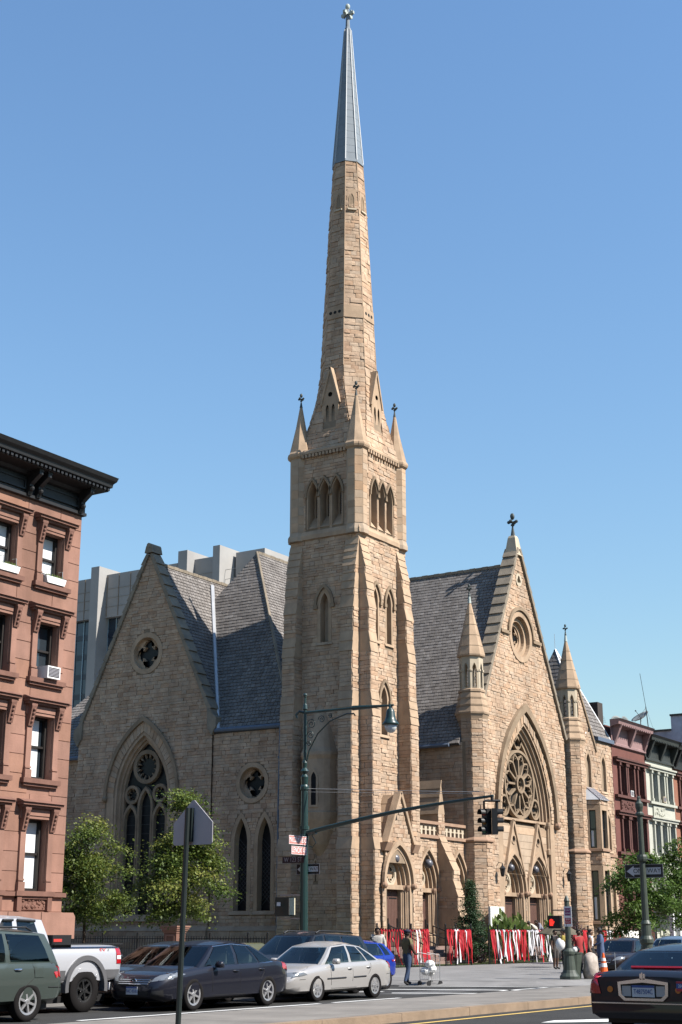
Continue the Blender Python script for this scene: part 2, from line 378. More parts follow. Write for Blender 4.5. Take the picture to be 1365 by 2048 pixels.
# kerb stones: separate lengths along the median and round the church corner
k = 0
for i in range(12):
    x0 = 14 + i * 2.75
    m = MB(); m.box(x0 + .006, x0 + 2.744, 14.62, 14.846, -.05, .155 + .004 * ((i * 7) % 3))
    o = m.build('kerb_stone', m_kerb, med)
path = [(43.2, 34)] + ne[1:-2] + [(66, 24.3)]
pv = bpy.data.objects['pavement']
for (x0, y0), (x1, y1) in zip(path, path[1:]):
    L = math.hypot(x1 - x0, y1 - y0); n = max(1, round(L / 2.2)); ux, uy = (x1 - x0) / L, (y1 - y0) / L; nx_, ny_ = uy, -ux
    for i in range(n):
        a, b = i * L / n + .004, (i + 1) * L / n - .004
        P = [(x0 + ux * a, y0 + uy * a), (x0 + ux * b, y0 + uy * b)]
        ring = [(P[0][0] - .01 * nx_, P[0][1] - .01 * ny_), (P[1][0] - .01 * nx_, P[1][1] - .01 * ny_), (P[1][0] - .17 * nx_, P[1][1] - .17 * ny_), (P[0][0] - .17 * nx_, P[0][1] - .17 * ny_)]
        ring2 = [(p[0] + .035 * nx_, p[1] + .035 * ny_) if j < 2 else p for j, p in enumerate(ring)]
        m = MB(); m.slab(Fr((0, 0, 0), (1, 0, 0), (0, 1, 0)), ring2, -.05, .148); m.build('kerb_stone', m_walk, pv)
for i in range(9):
    x0 = 12 + i * 2.7
    m = MB(); m.box(x0, x0 + 2.69, 24.40, 24.56, -.05, .147); m.build('kerb_stone', m_walk, bpy.data.objects['pavement.001'])
def marking(name, poly, mat=None, z=.006):
    return sheet(name, poly, z, mat or m_paint)
def strip(x0, y0, x1, y1, w):
    L = math.hypot(x1 - x0, y1 - y0); nx_, ny_ = -(y1 - y0) / L * w / 2, (x1 - x0) / L * w / 2
    return [(x0 - nx_, y0 - ny_), (x1 - nx_, y1 - ny_), (x1 + nx_, y1 + ny_), (x0 + nx_, y0 + ny_)]
marking('crosswalk_line', strip(38.9, 24.3, 41.4, 18.1, .32))
marking('crosswalk_line', strip(41.9, 24.6, 44.4, 18.3, .22))
marking('stop_line', strip(36.2, 24.0, 37.6, 22.6, .3))
marking('stop_line', strip(36.9, 21.9, 38.3, 19.0, .3))
for i in range(8): marking('lane_line', strip(4 + i * 9, 20.05, 7.2 + i * 9 if i != 2 else 30.4, 20.05, .16))
marking('lane_line', strip(14, 14.1, 150, 14.1, .14), m_yel)
marking('lane_arrow', [(27.6, 10.9), (31.6, 10.85), (31.6, 10.5), (33.6, 11.25), (31.6, 12.0), (31.6, 11.6), (28.3, 11.5), (27.0, 12.4), (26.2, 12.3)])
# low ramps round the corner, slab joints, tar seams, patches, covers
rp = [(43.2, 30)] + ne[1:9]; ro = []
for i, p in enumerate(rp):
    a_, b_ = rp[max(0, i - 1)], rp[min(len(rp) - 1, i + 1)]; dx, dy = b_[0] - a_[0], b_[1] - a_[1]; L = math.hypot(dx, dy); ro.append((dy / L, -dx / L))
m = MB(); V = []
for (x, y), (nx_, ny_) in zip(rp, ro):
    sg = 1 if nx_ * (x - 50) + ny_ * (y - 28) > 0 else -1
    V += [(x - .04 * nx_ * sg, y - .04 * ny_ * sg, .153), (x + .7 * nx_ * sg, y + .7 * ny_ * sg, .007)]
m.add(V, [[2 * i, 2 * i + 2, 2 * i + 3, 2 * i + 1] for i in range(len(rp) - 1)]); m.build('kerb_ramp', m_walk, None, kind='structure')
m_joint = M('joint_dark', (.09, .085, .08), .95); m_tar = M('tar_seam', (.02, .02, .02), .7); m_patch = M('asphalt_patch', (.075, .075, .075), .95, var=.25, vs=1.5, bump=.3, bs=60)
def joints(par, z, x0, x1, y0, y1, dx, dy, mat, w=.018):
    m = MB(); x = x0
    while x < x1: m.quad((x, y0, z), (x + w, y0, z), (x + w, y1, z), (x, y1, z)); x += dx
    y = y0
    while dy and y < y1: m.quad((x0, y, z), (x1, y, z), (x1, y + w, z), (x0, y + w, z)); y += dy
    m.build('slab_joints', mat, par, kind='stuff')
joints(med, .1545, 2, 47, 14.9, 17.9, 2.75, 3.2, m_joint)
joints(pv, .1445, 47.5, 100, 24.6, 34.4, 1.52, 1.52, m_joint)
rt = random.Random(4); m = MB()
for i in range(34):
    x, y = rt.uniform(10, 60), rt.uniform(5, 24); P = [(x, y)]
    for q in range(9): a = rt.uniform(-.5, .5) + (0 if i % 3 else 1.57); P.append((P[-1][0] + rt.uniform(.3, .9) * math.cos(a), P[-1][1] + rt.uniform(.2, .6) * math.sin(a)))
    for a_, b_ in zip(P, P[1:]):
        if not (14.4 < a_[1] < 18.3 or 14.4 < b_[1] < 18.3 or (a_[1] > 19.5 and a_[0] > 42)): m.slab(Fr((0, 0, 0), (1, 0, 0), (0, 1, 0)), strip(*a_, *b_, rt.uniform(.015, .04)), 0, .003)
m.build('tar_seams', m_tar, bpy.data.objects['avenue'], kind='stuff')
for x0, y0, x1, y1 in ((27, 18.6, 33, 19.9), (36, 20.6, 41.5, 21.9), (20, 9.5, 27, 11.2), (33, 12.2, 40, 13.1), (15, 19, 18, 20.4), (45, 18.6, 52, 19.4)): marking('asphalt_patch', [(x0, y0), (x1, y0 + .1), (x1 - .1, y1), (x0 + .1, y1 + .05)], m_patch, .0035)
for x, y in ((31.2, 19.3), (38.6, 19.6), (24.5, 12.6)): m = MB(); m.lathe((x, y, 0), [(.4, 0), (.4, .008), (.3, .0085)], 20); tag(m.build('manhole_cover', m_tar, None), {31.2: 'manhole cover in the road beside the median', 38.6: 'manhole cover in the road near the crosswalk', 24.5: 'manhole cover in the near roadway'}[x], 'manhole cover')
sheet('lawn', [(57.2, 34.6), (57.2, 70), (61.9, 70), (61.9, 38.4), (69.6, 38.4), (96, 38.4), (96, 34.6)][::-1], .17, m_grass)

# ------------------------------------------------------------------ church
church = thing('church', 'tan sandstone gothic church with tall corner spire and rose window', 'church', (64.4, 40.7, .14))
CS = Bag('stone', m_stone)
def wall(name, fr, outline, opens=(), cover=(), mat=None, stones=True, root=None, bag=None, **kw):
    m = MB(); m.face(fr, outline, opens, 0)
    o = m.build(name, mat or m_mortar, root or church)
    if stones: (bag or CS).cover(o, fr, outline, cover if cover else opens, **kw)
    return o
def lancet(fr, cu, vb, vs, a, h, sur=.14, depth=.34, hood=0., sill=.16, mat=None, root=None, name='lancet_window', pane=None, lead=False, proud=.03, frame_m=None, hoodm=None):
    """dressed surround with a recessed pane; returns (opening, area kept clear of stones)"""
    root = root or church; inn = arch(cu, vb, vs, a, h); out = arch(cu, vb, vs, a + sur, h + sur * 1.3)
    m = MB(); m.ring(fr, inn, out, -depth, proud)
    w = m.build(name, mat or m_dress, root)
    m = MB(); m.slab(fr, arch(cu, vb, vs, a + .02, h + .02), -depth - .04, -depth + .03); m.build('pane', pane or m_glassd, w)
    if lead:
        m = MB(); n = 0
        H = vs + h - vb; st = a * .55
        for kk in range(-2, int(H / st) + 3):
            for sg in (1, -1):
                p = [(cu - a, vb + kk * st), (cu + a, vb + kk * st + sg * 2 * a * 1.0)]
                if vb < p[0][1] < vs + h * .3 and vb < p[1][1] < vs + h * .3:
                    m.slab(fr, strip(p[0][0], p[0][1], p[1][0], p[1][1], .022), -depth + .03, -depth + .045)
        if m.v: m.build('leading', m_lead, w)
    if sill:
        m = MB(); m.wedge(fr, cu - a - sur - .05, cu + a + sur + .05, vb - sill, vb, -depth, .09, .02); m.build('sill', m_dress, w)
    if hood:
        i2 = arc(cu, vs, a + sur + .02, h + sur * 1.3 + .03); o2 = arc(cu, vs, a + sur + hood, h + sur * 1.3 + hood * 1.35)
        m = MB(); m.ring(fr, i2, o2, 0, .13, closed=False)
        for sg in (-1, 1): m.rect(fr, cu + sg * (a + sur + hood / 2) - hood * .75, cu + sg * (a + sur + hood / 2) + hood * .75, vs - hood * 1.3, vs, 0, .15)
        m.build('hood_mould', hoodm or m_dressd, w)
    keep = arch(cu, vb - sill, vs, a + sur, h + sur * 1.3)
    return inn, keep

# --- tower ---
TX0, TX1, TY0, TY1 = 62.0, 66.8, 38.55, 42.85
TCX, TCY = 64.4, 40.7
sf, ef = SF(TX0), EF(TY0)
ZB, ZC = 21.95, 26.75                        # belfry string and cornice heights
# south face of the tower shaft
op, cl = [], []
i1, k1 = lancet(sf, -40.67, 16.2, 18.2, .25, .62, sur=.2, depth=.45, hood=.16, pane=m_ashl); op.append(i1); cl.append(k1)
i1, k1 = lancet(sf, -41.15, 4.12, 5.0, .05, .16, sur=.1, depth=.3, sill=0, pane=m_dark, name='slit_window'); op.append(i1); cl.append(k1)
wS = wall('tower_wall', sf, [(-TY1, .1), (-TY0, .1), (-TY0, ZB), (-TY1, ZB)], op, cl)
# avenue face
op, cl = [], []
for u, vb, vs in ((63.6, 16.35, 18.45), (64.98, 16.35, 18.45)):
    i1, k1 = lancet(ef, u, vb, vs, .24, .66, sur=.16, depth=.4, hood=.15, pane=m_ashl); op.append(i1); cl.append(k1)
i1, k1 = lancet(ef, 64.42, 11.5, 13.3, .3, .7, sur=.16, depth=.42, hood=.15, pane=m_ashl); op.append(i1); cl.append(k1)
portal_keep = [(62.9, .1), (65.9, .1), (65.9, 5.2), (62.9, 5.2)]
wE = wall('tower_wall', ef, [(TX0, .1), (TX1, .1), (TX1, ZB), (TX0, ZB)], op, cl)
m = MB(); m.quad((TX1, TY0, 0), (TX1, TY1, 0), (TX1, TY1, ZC), (TX1, TY0, ZC)); m.quad((TX1, TY1, 0), (TX0, TY1, 0), (TX0, TY1, ZC), (TX1, TY1, ZC))
m.build('tower_wall', m_mortar, church)
# belfry faces with three tall louvred openings each
def belfry(fr, us, a, vs, h, vb, u0, u1):
    op, cl = [], []
    for u in us:
        inn = arch(u, vb, vs, a, h); op.append(inn); cl.append(arch(u, vb - .35, vs, a + .16, h + .24))
        m = MB(); m.ring(fr, inn, arch(u, vb, vs, a + .065, h + .1), -.62, .04)
        i2 = arch(u, vb + .35, vs, a * .62, h * .75)
        m.ring(fr, i2, arch(u, vb, vs, a, h), -.68, -.6, n1i=-.6)
        m.slab(fr, [(u - a, vb - .02), (u + a, vb - .02), (u + a, vb + .02), (u - a, vb + .02)], -.6, .02)
        w = m.build('belfry_opening', m_dress, church)
        m = MB(); m.wedge(fr, u - a, u + a, vb, vb + .75, -.6, .0, -.56); m.build('sloped_sill', m_dress, w)
        m = MB(); m.slab(fr, arch(u, vb, vs, a, h), -.86, -.8); m.build('pane', m_dark, w)
        for q in range(22):
            z = vb + .45 + q * .135
            if z < vs + h * .2:
                m = MB(); m.quad(fr.p(u - a * .62, z, -.62), fr.p(u + a * .62, z, -.62), fr.p(u + a * .62, z + .13, -.74), fr.p(u - a * .62, z + .13, -.74))
                m.build('louvre', m_louv, w)
        i3 = arc(u, vs, a + .065, h + .1); o3 = arc(u, vs, a + .16, h + .24)
        m = MB(); m.ring(fr, i3, o3, 0, .13, closed=False); m.build('hood_mould', m_dressd, w)
    return wall('belfry_wall', fr, [(u0, ZB), (u1, ZB), (u1, ZC), (u0, ZC)], op, cl)
belfry(Fr((TX0 + .05, 0, 0), (0, -1, 0), (0, 0, 1)), (-41.47, -40.7, -39.93), .31, 24.2, .85, 22.45, -TY1, -TY0)
belfry(Fr((0, TY0 + .05, 0), (1, 0, 0), (0, 0, 1)), (63.6, 64.4, 65.2), .33, 24.2, .88, 22.45, TX0, TX1)
# string, cornice, corner piers, pinnacles
def rectring(m, z0, z1, e0, e1):
    def r(z, e): return [(TX0 - e, TY0 - e, z), (TX1 + e, TY0 - e, z), (TX1 + e, TY1 + e, z), (TX0 - e, TY1 + e, z)]
    m.loft([r(z0, 0), r(z0, e0), r((z0 + z1) / 2, e0), r(z1, e1)])
m = MB(); rectring(m, ZB - .1, ZB + .36, .12, .02); m.build('string_course', m_dress, church)
m = MB(); rectring(m, ZC - .08, ZC + .18, .15, .06); m.build('cornice', m_dress, church)
for i in range(13):
    for fr, u0, u1 in ((sf, -TY1 + .7, -TY0 - .7), (ef, TX0 + .7, TX1 - .7)):
        u = u0 + (u1 - u0) * (i + .5) / 13
        m = MB(); m.rect(fr, u - .07, u + .07, ZC - .28, ZC - .1, 0, .15); m.build('corbel', m_dress, church)
OCT = math.pi / 8
def finial(c, s, root, mat=None):
    m = MB(); x, y, z = c
    m.lathe(c, [(.16 * s, -.1 * s), (.10 * s, .25 * s), (.06 * s, .5 * s), (.06 * s, .9 * s)], 8)
    m.lathe(c, [(.02 * s, .55 * s), (.13 * s, .62 * s), (.13 * s, .68 * s), (.02 * s, .75 * s)], 8)
    m.sphere((x, y, z + 1.22 * s), .15 * s, 8, sz=1.5)
    for kx, ky in ((1, 0), (-1, 0), (0, 1), (0, -1)):
        m.tube([(x, y, z + .82 * s), (x + kx * .2 * s, y + ky * .2 * s, z + .86 * s)], .06 * s, 6); m.sphere((x + kx * .27 * s, y + ky * .27 * s, z + .86 * s), .11 * s, 6)
    return m.build('finial', mat or m_verd, root)
for cx, cy in ((62.35, 38.9), (66.45, 38.9), (62.35, 42.5), (66.45, 42.5)):
    m = MB(); q = .575
    m.lathe((cx, cy, 0), [(q + .08, ZB - .13), (q + .08, ZB + .08), (q + .02, ZB + .3), (q, ZB + .36), (q, ZC)], 8, OCT)
    p = m.build('corner_pier', m_ashl, church)
    m = MB(); m.lathe((cx, cy, ZC - .26), [(q, 0), (q + .12, .1), (q + .16, .2), (q + .16, .3), (q + .08, .42)], 8, OCT); m.build('capital', m_dress, p)
    m = MB(); m.lathe((cx, cy, ZC + .14), [(q + .07, 0), (q * .5, 1.55), (.06, 2.85)], 8, OCT); pn = m.build('pinnacle', m_dress, church)
    finial((cx, cy, ZC + 2.95), .55, pn)
    for s_ in range(8):     # dressed blocks of the visible pier faces
        t0 = OCT + (s_ - 1) * math.pi / 4; t1 = t0 + math.pi / 4
        mid = Vector((math.cos((t0 + t1) / 2), math.sin((t0 + t1) / 2), 0))
        if mid.x > .5 or mid.y > .5: continue
        A = Vector((cx + q * math.cos(t0), cy + q * math.sin(t0), 0)); B = Vector((cx + q * math.cos(t1), cy + q * math.sin(t1), 0))
        f2 = Fr(A, B - A, (0, 0, 1)); Lq = (B - A).length
        v = ZB + .4
        while v < ZC - .3:
            h = random.choice((.36, .42, .5)); h = min(h, ZC - .27 - v)
            if h < .1: break
            mb = MB(); mb.tone = random.random(); mb.rect(f2, .008, Lq - .008, v + .008, v + h - .008, -.05, .012 + random.random() * .006); mb.build('ashlar_block', m_ashl, p); v += h
# angle buttresses with weathered offsets: (z of the foot of each slope, projection below it)
def buttress(fr, u0, u1, stages, base_w=0., hidden=False):
    """stages from the top: (z_top_of_slope, z_foot, projection, widening)"""
    o = None
    core = MB()
    prevp = 0.
    zt = None; out = []
    for i, (zs, zf, pj, wd) in enumerate(stages):
        zn = stages[i + 1][0] if i + 1 < len(stages) else .1
        a, b = u0 - wd, u1 + wd
        core.rect(fr, a + .01, b - .01, zn, zf, -.2, pj - .01)
        out.append((a, b, zn, zf, zs, pj, prevp)); prevp = pj
    o = core.build('buttress', m_mortar, church)
    for a, b, zn, zf, zs, pj, pp in out:
        ff = Fr(fr.p(0, 0, pj), fr.u, fr.v)
        CS.cover(o, ff, [(a, zn), (b, zn), (b, zf), (a, zf)], lens=(.3, .75))
        for sd, uu in ((-1, a), (1, b)):
            fs_ = Fr(fr.p(a, 0, 0), fr.n, fr.v) if sd < 0 else Fr(fr.p(b, 0, pj), -fr.n, fr.v)
            if pj > .12: CS.cover(o, fs_, [(0, zn), (pj, zn), (pj, zf), (0, zf)], lens=(.3, .7))
        # sloped weathering: two or three slabs
        kk = max(1, round((zs - zf) / .45))
        for q in range(kk):
            za, zb = zf + (zs - zf) * q / kk, zf + (zs - zf) * (q + 1) / kk
            pa, pb = pj + (pp - pj) * q / kk, pj + (pp - pj) * (q + 1) / kk
            m = MB(); m.wedge(fr, a - .03, b + .03, za, zb, -.1, pa + .055, pb + .02); m.build('weathering_slab', m_dress, o)
    return o
ST = [(21.6, 20.0, .36, 0), (19.6, 18.75, .47, 0), (18.4, 17.75, .57, .0), (16.5, 15.45, .68, .0), (13.4, 12.15, .78, .02), (6.2, 5.6, .86, .04)]
bw = .75
buttress(sf, -(TY0 + bw), -TY0, ST)                       # south-facing, avenue corner
buttress(sf, -TY1, -(TY1 - bw), ST)                       # south-facing, inner corner
buttress(ef, TX0, TX0 + .7, ST)                           # avenue-facing, south corner
buttress(ef, TX1 - .2 - bw, TX1 - .2, ST)                           # avenue-facing, north corner
for cx, cy in ((TX0, TY0), (TX1, TY0)):
    m = MB(); m.lathe((cx, cy, 0), [(.02, .1), (.02, ZB)], 4); m.build('corner_edge', m_dress, church)
# stair turret on the south face: half-round, conical cap, two lights
m = MB(); c0 = (TX0 + .25, 40.92, 0); n_ = 16
m.lathe(c0, [(.25, 5.3), (.6, 5.9), (1.05, 7.1), (1.12, 7.45), (1.05, 7.5), (1.05, 10.1), (1.14, 10.3), (1.14, 10.45), (1.02, 10.7), (.62, 12.1), (.12, 13.4)], 20)
tur = m.build('stair_turret', m_dress, church, smooth=False)
for th, wv in ((-3.0, 0), (2.66, 0)):
    nv = Vector((math.cos(th), math.sin(th), 0)); uv = Vector((0, 0, 1)).cross(nv)
    f3 = Fr((c0[0] + 1.03 * nv.x, c0[1] + 1.03 * nv.y, 0), uv, (0, 0, 1))
    m = MB(); m.ring(f3, arch(0, 7.8, 9.1, .14, .35), arch(0, 7.7, 9.1, .24, .5), -.1, .06); w = m.build('turret_light', m_dress, tur)
    m = MB(); m.slab(f3, arch(0, 7.8, 9.1, .16, .37), -.05, .035); m.build('pane', m_glassd, tur)
# tower portal with its steep gable
pf = EF(37.55); PU = 64.2
gab = [(62.75, .1), (65.62, .1), (65.62, 5.6), (65.3, 6.05), (PU - .02, 8.45), (62.95, 6.05), (62.75, 5.6)]
def portal(fr, cu, vb, vs, a, h, orders=3, depth=1.15, hood=.2, root=None, door=True, hoodm=None, lintel=.22, ndoor=2, cols=True, sides=(-1, 1), opened=None):
    """a deep pointed doorway: stepped orders with shafts, a lintel, a tympanum and doors"""
    st = .14; inn = arch(cu, vb, vs, a, h)
    m = MB()
    for q in range(orders):
        aa, hh = a - q * st, h - q * st * 1.25
        m.ring(fr, arch(cu, vb, vs, aa - st * .8, hh - st), arch(cu, vb, vs, aa + (0 if q else .06), hh + (0 if q else .08)), -(q + 1) * depth / orders - .04, .02 - q * depth / orders)
    w = m.build('portal', m_dress, root or church)
    ai, hi = a - (orders - 1) * st - st * .8, h - (orders - 1) * st * 1.25 - st
    if hood:
        m = MB(); m.ring(fr, arc(cu, vs, a + .06, h + .08), arc(cu, vs, a + .06 + hood, h + .08 + hood * 1.3), 0, .16, closed=False)
        m.build('hood_mould', hoodm or m_dress, w)
        for sg in (-1, 1): m = MB(); p = fr.p(cu + sg * (a + .06 + hood / 2), vs - .05, .1); m.sphere(p, .17, 8); m.build('label_stop', m_redst, w)
    if cols:
        for sg in sides:
            for q in range(orders - 1):
                u, nn = cu + sg * (a - q * st - .09), -.1 - q * depth / orders - .06
                c = fr.p(u, 0, nn)
                m = MB(); m.lathe((c.x, c.y, 0), [(.17, vb), (.17, vb + .45), (.13, vb + .5), (.16, vb + .56), (.1, vb + .64), (.095, vs - .3)], 10); cl_ = m.build('column', m_dress, w)
                m = MB(); m.lathe((c.x, c.y, vs - .3), [(.1, 0), (.13, .03), (.19, .17), (.2, .22), (.2, .3)], 10); m.build('capital', m_redst, w)
    m = MB(); m.slab(fr, arch(cu, vs - .1, vs, ai + .03, hi + .03), -depth - .05, -depth + .03); ty = m.build('tympanum', m_dress, w)
    m = MB(); m.ring(fr, circ(cu, vs + hi * .36, ai * .46), circ(cu, vs + hi * .36, ai * .62), -depth, -depth + .14)
    m.ring(fr, foil(cu, vs + hi * .36, ai * .42, 4), circ(cu, vs + hi * .36, ai * .47, 36), -depth, -depth + .1); m.build('roundel', m_pale, w)
    m = MB(); m.rect(fr, cu - ai - .12, cu + ai + .12, vs - lintel, vs, -depth - .02, -depth + .32); m.build('lintel', m_dress, w)
    if door:
        for q in range(ndoor):
            d0, d1 = cu - ai + 2 * ai * q / ndoor, cu - ai + 2 * ai * (q + 1) / ndoor
            if opened == q: m = MB(); m.rect(fr, d0, d1, vb, vs - lintel, -depth - .3, -depth - .25); m.build('dark_doorway', m_dark, w); continue
            m = MB(); m.rect(fr, d0 + .01, d1 - .01, vb, vs - lintel, -depth - .1, -depth - .02)
            nb = max(2, round((d1 - d0) / .16))
            dm = m.build('door', m_door, w)
            for b in range(nb):
                x0, x1 = d0 + (d1 - d0) * b / nb, d0 + (d1 - d0) * (b + 1) / nb
                mm = MB(); mm.rect(fr, x0 + .008, x1 - .008, vb + .03, vs - lintel - .03, -depth - .02, -depth + .006); mm.build('plank', m_door, w)
            for z in (vb + .35, vs - lintel - .45):
                mm = MB(); mm.rect(fr, d0 + .05, d1 - .1, z, z + .07, -depth, -depth + .016); mm.build('hinge', m_iron, w)
            mm = MB(); mm.rect(fr, d1 - .12, d1 - .07, vb + .9, vb + 1.35, -depth, -depth + .05); mm.build('door_handle', m_iron, w)
    else:
        m = MB(); m.slab(fr, arch(cu, vb, vs, ai + .02, hi), -depth - .06, -depth); m.build('pane', m_glassd, w)
    return inn
i1 = portal(pf, 63.95, 1.0, 3.95, 1.28, 1.85, root=church, depth=.55)
wall('portal_gable', pf, gab, [i1], [arch(63.95, 0, 3.95, 1.5, 2.15)], rows=(.16, .3))
m = MB()
for (a, b) in (((62.86, 5.95), (PU, 8.5)), ((PU, 8.5), (65.52, 5.95))):
    m.slab(pf, strip(a[0], a[1], b[0], b[1], .17), -.25, .14)
m.build('gable_coping', m_dress, church)
for sg, u in ((-1, 62.8), (1, 65.55)):
    m = MB(); m.wedge(pf, u - .28, u + .28, 5.55, 5.95, -.3, .12, .3); m.build('corbel', m_redst, church)
for q in range(5):      # stone slabs of the porch roof
    t0, t1 = q / 5, (q + 1) / 5
    for sg, ue in ((-1, 62.9), (1, 65.5)):
        A = (PU + (ue - PU) * (1 - t0), 6.0 + 2.4 * t0); B = (PU + (ue - PU) * (1 - t1), 6.0 + 2.4 * t1)
        m = MB(); P = [pf.p(A[0], A[1] + .03, -.2), pf.p(B[0], B[1] + .0, -.2), pf.p(B[0], B[1] + .0, -1.1), pf.p(A[0], A[1] + .03, -1.1)]
        if sg > 0: P = P[::-1]
        m.add(P + [p - Vector((0, 0, .12)) for p in P], [[0, 1, 2, 3], [7, 6, 5, 4], [0, 4, 5, 1], [1, 5, 6, 2], [2, 6, 7, 3], [3, 7, 4, 0]]); m.build('roof_slab', m_dress, church)
m = MB(); m.box(62.76, 65.6, 37.56, 38.5, 5.0, 5.9); m.box(62.76, 62.9, 37.56, 38.5, .1, 5.0); m.box(65.5, 65.6, 37.56, 38.5, .1, 5.0); m.build('porch_wall', m_mortar, church)
m = MB(); m.rect(pf, 63.75, 63.83, 7.1, 7.55, -.02, .07); m.build('slit_window', m_dark, church)

# --- spire: rings (z, apothem, half width of a cardinal face / apothem) ---
RINGS = [(26.9, 2.2, .80), (28.0, 1.98, .70), (29.3, 1.77, .58), (30.6, 1.6, .47), (31.9, 1.47, .414), (35.1, 1.32, .414), (42.0, .98, .414), (45.15, .80, .414)]
def oct_ring(z, a, k): h = a * k; return [(TCX - a, TCY + h, z), (TCX - a, TCY - h, z), (TCX - h, TCY - a, z), (TCX + h, TCY - a, z), (TCX + a, TCY - h, z), (TCX + a, TCY + h, z), (TCX + h, TCY + a, z), (TCX - h, TCY + a, z)]
def facet(p0, p1, q1, q0):
    """frame and outline of a planar facet given bottom-left, bottom-right, top-right, top-left"""
    p0, p1, q0, q1 = map(Vector, (p0, p1, q0, q1)); u = (p1 - p0).normalized(); mid = (q0 + q1) / 2 - (p0 + p1) / 2; v = mid - u * mid.dot(u)
    fr = Fr(p0, u, v); return fr, [((p - p0).dot(fr.u), (p - p0).dot(fr.v)) for p in (p0, p1, q1, q0)]
m = MB(); m.loft([oct_ring(z, a * .985, k) for z, a, k in RINGS]); spire = m.build('spire', m_mortar, church)
for (za, aa, ka), (zb, ab, kb) in zip(RINGS, RINGS[1:]):
    ra, rb = oct_ring(za, aa, ka), oct_ring(zb, ab, kb)
    for s_ in (7, 0, 1, 2, 3, 4):
        j = (s_ + 1) % 8
        fr, po = facet(ra[s_], ra[j], rb[j], rb[s_])
        hl = []
        if s_ in (0, 2):
            if za < 31.5 and zb > 28.5: hl = [[(po[1][0] / 2 - .42, -2), (po[1][0] / 2 + .42, -2), (po[1][0] / 2 + .42, 9), (po[1][0] / 2 - .42, 9)]] if zb < 31 and za > 27.5 else []
        CS.cover(spire, fr, po, hl, rows=(.17, .34), lens=(.3, .7), bulge=.04)
for s_ in (1, 2, 3, 0, 4):      # arris rolls and the plain pierced band
    for (za, aa, ka), (zb, ab, kb) in zip(RINGS[4:], RINGS[5:]):
        m = MB(); m.tube([oct_ring(za, aa * 1.005, ka)[s_], oct_ring(zb, ab * 1.005, kb)[s_]], .045, 6); m.build('arris', m_dress, spire)
for zb_, hb, nh in ((34.85, .75, 3),):
    a0 = 1.32 + .0545 * (35.1 - zb_); a1 = a0 - .0493 * hb
    r0, r1 = oct_ring(zb_, a0 + .035, .414), oct_ring(zb_ + hb, a1 + .035, .414)
    for s_ in (0, 1, 2, 3):
        fr, po = facet(r0[s_], r0[s_ + 1], r1[s_ + 1], r1[s_]); m = MB(); m.slab(fr, po, -.05, .03); b_ = m.build('plain_band', m_dress, spire)
        if s_ in (0, 2):
            for q in range(nh): m = MB(); m.slab(fr, circ(po[1][0] * (.24 + .26 * q), .38, .1, 12), -.02, .036); m.build('vent_hole', m_dark, b_)
for s_ in (0, 1, 2, 3):         # small blind niches high on the spire
    z0, z1 = 41.7, 43.1; r0, r1 = oct_ring(z0, 1.0, .414), oct_ring(z1, .93, .414)
    fr, po = facet(r0[s_], r0[s_ + 1], r1[s_ + 1], r1[s_]); w_ = po[1][0]
    m = MB(); m.slab(fr, [(w_ / 2 - .3, .1), (w_ / 2 + .3, .1), (w_ / 2 + .26, 1.4), (w_ / 2 - .26, 1.4)], -.02, .03); m.ring(fr, arch(w_ / 2, .2, .7, .13, .4), arch(w_ / 2, .2, .7, .17, .46), .03, .06); n0 = m.build('blind_niche', m_dress, spire)
    m = MB(); m.slab(fr, arch(w_ / 2, .2, .7, .13, .4), .0, .036); m.build('niche_panel', m_dressd, n0)
    m = MB(); m.rect(fr, w_ / 2 - .26, w_ / 2 + .26, 0, .1, -.05, .12); m.build('sill', m_pale, n0)
# metal clad top: panels between rolls
MR = [(45.1, .825), (50, .475), (54.35, .19)]
for s_ in range(8):
    for (za, aa), (zb, ab) in zip(MR, MR[1:]):
        nrow = 10
        for q in range(nrow):
            t0, t1 = q / nrow, (q + 1) / nrow
            z0, z1 = za + (zb - za) * t0, za + (zb - za) * t1; a0, a1 = aa + (ab - aa) * t0, aa + (ab - aa) * t1
            r0, r1 = oct_ring(z0, a0, .414), oct_ring(z1, a1 - .006, .414); j = (s_ + 1) % 8
            if s_ in (5, 6) and q: continue
            if s_ in (5, 6): r1 = oct_ring(zb, ab, .414)
            fr, po = facet(r0[s_], r0[j], r1[j], r1[s_]); m = MB(); m.slab(fr, po, -.03, .012); m.build('spire_panel', m_spmet, spire)
    m = MB(); m.tube([oct_ring(z, a + .012, .414)[s_] for z, a in MR], [.05, .04, .03], 6); m.build('spire_roll', m_sprib, spire)
m = MB(); m.loft([oct_ring(44.98, .88, .414), oct_ring(45.16, .86, .414)]); m.build('spire_drip', m_spmet, spire)
m = MB(); m.loft([oct_ring(54.35, .2, .414), oct_ring(54.5, .17, .414), oct_ring(54.55, .13, .414), oct_ring(55.85, .085, .414)]); cr = m.build('cross_post', m_spmet, church)
m = MB(); c = (TCX, TCY, 55.9)
for kx, ky in ((1, 0), (-1, 0), (0, 1), (0, -1)):
    f4 = Fr((TCX, TCY, 55.5), (kx, ky, 0), (0, 0, 1))
    m.slab(f4, [(.03, -.05), (.16, -.06), (.28, -.2), (.33, -.09), (.43, -.09), (.43, .09), (.33, .09), (.28, .2), (.16, .06), (.03, .05)], -.08, .08)
m.sphere((TCX, TCY, 56.03), .15, 10, sz=1.4); m.build('cross', m_verdl, church)
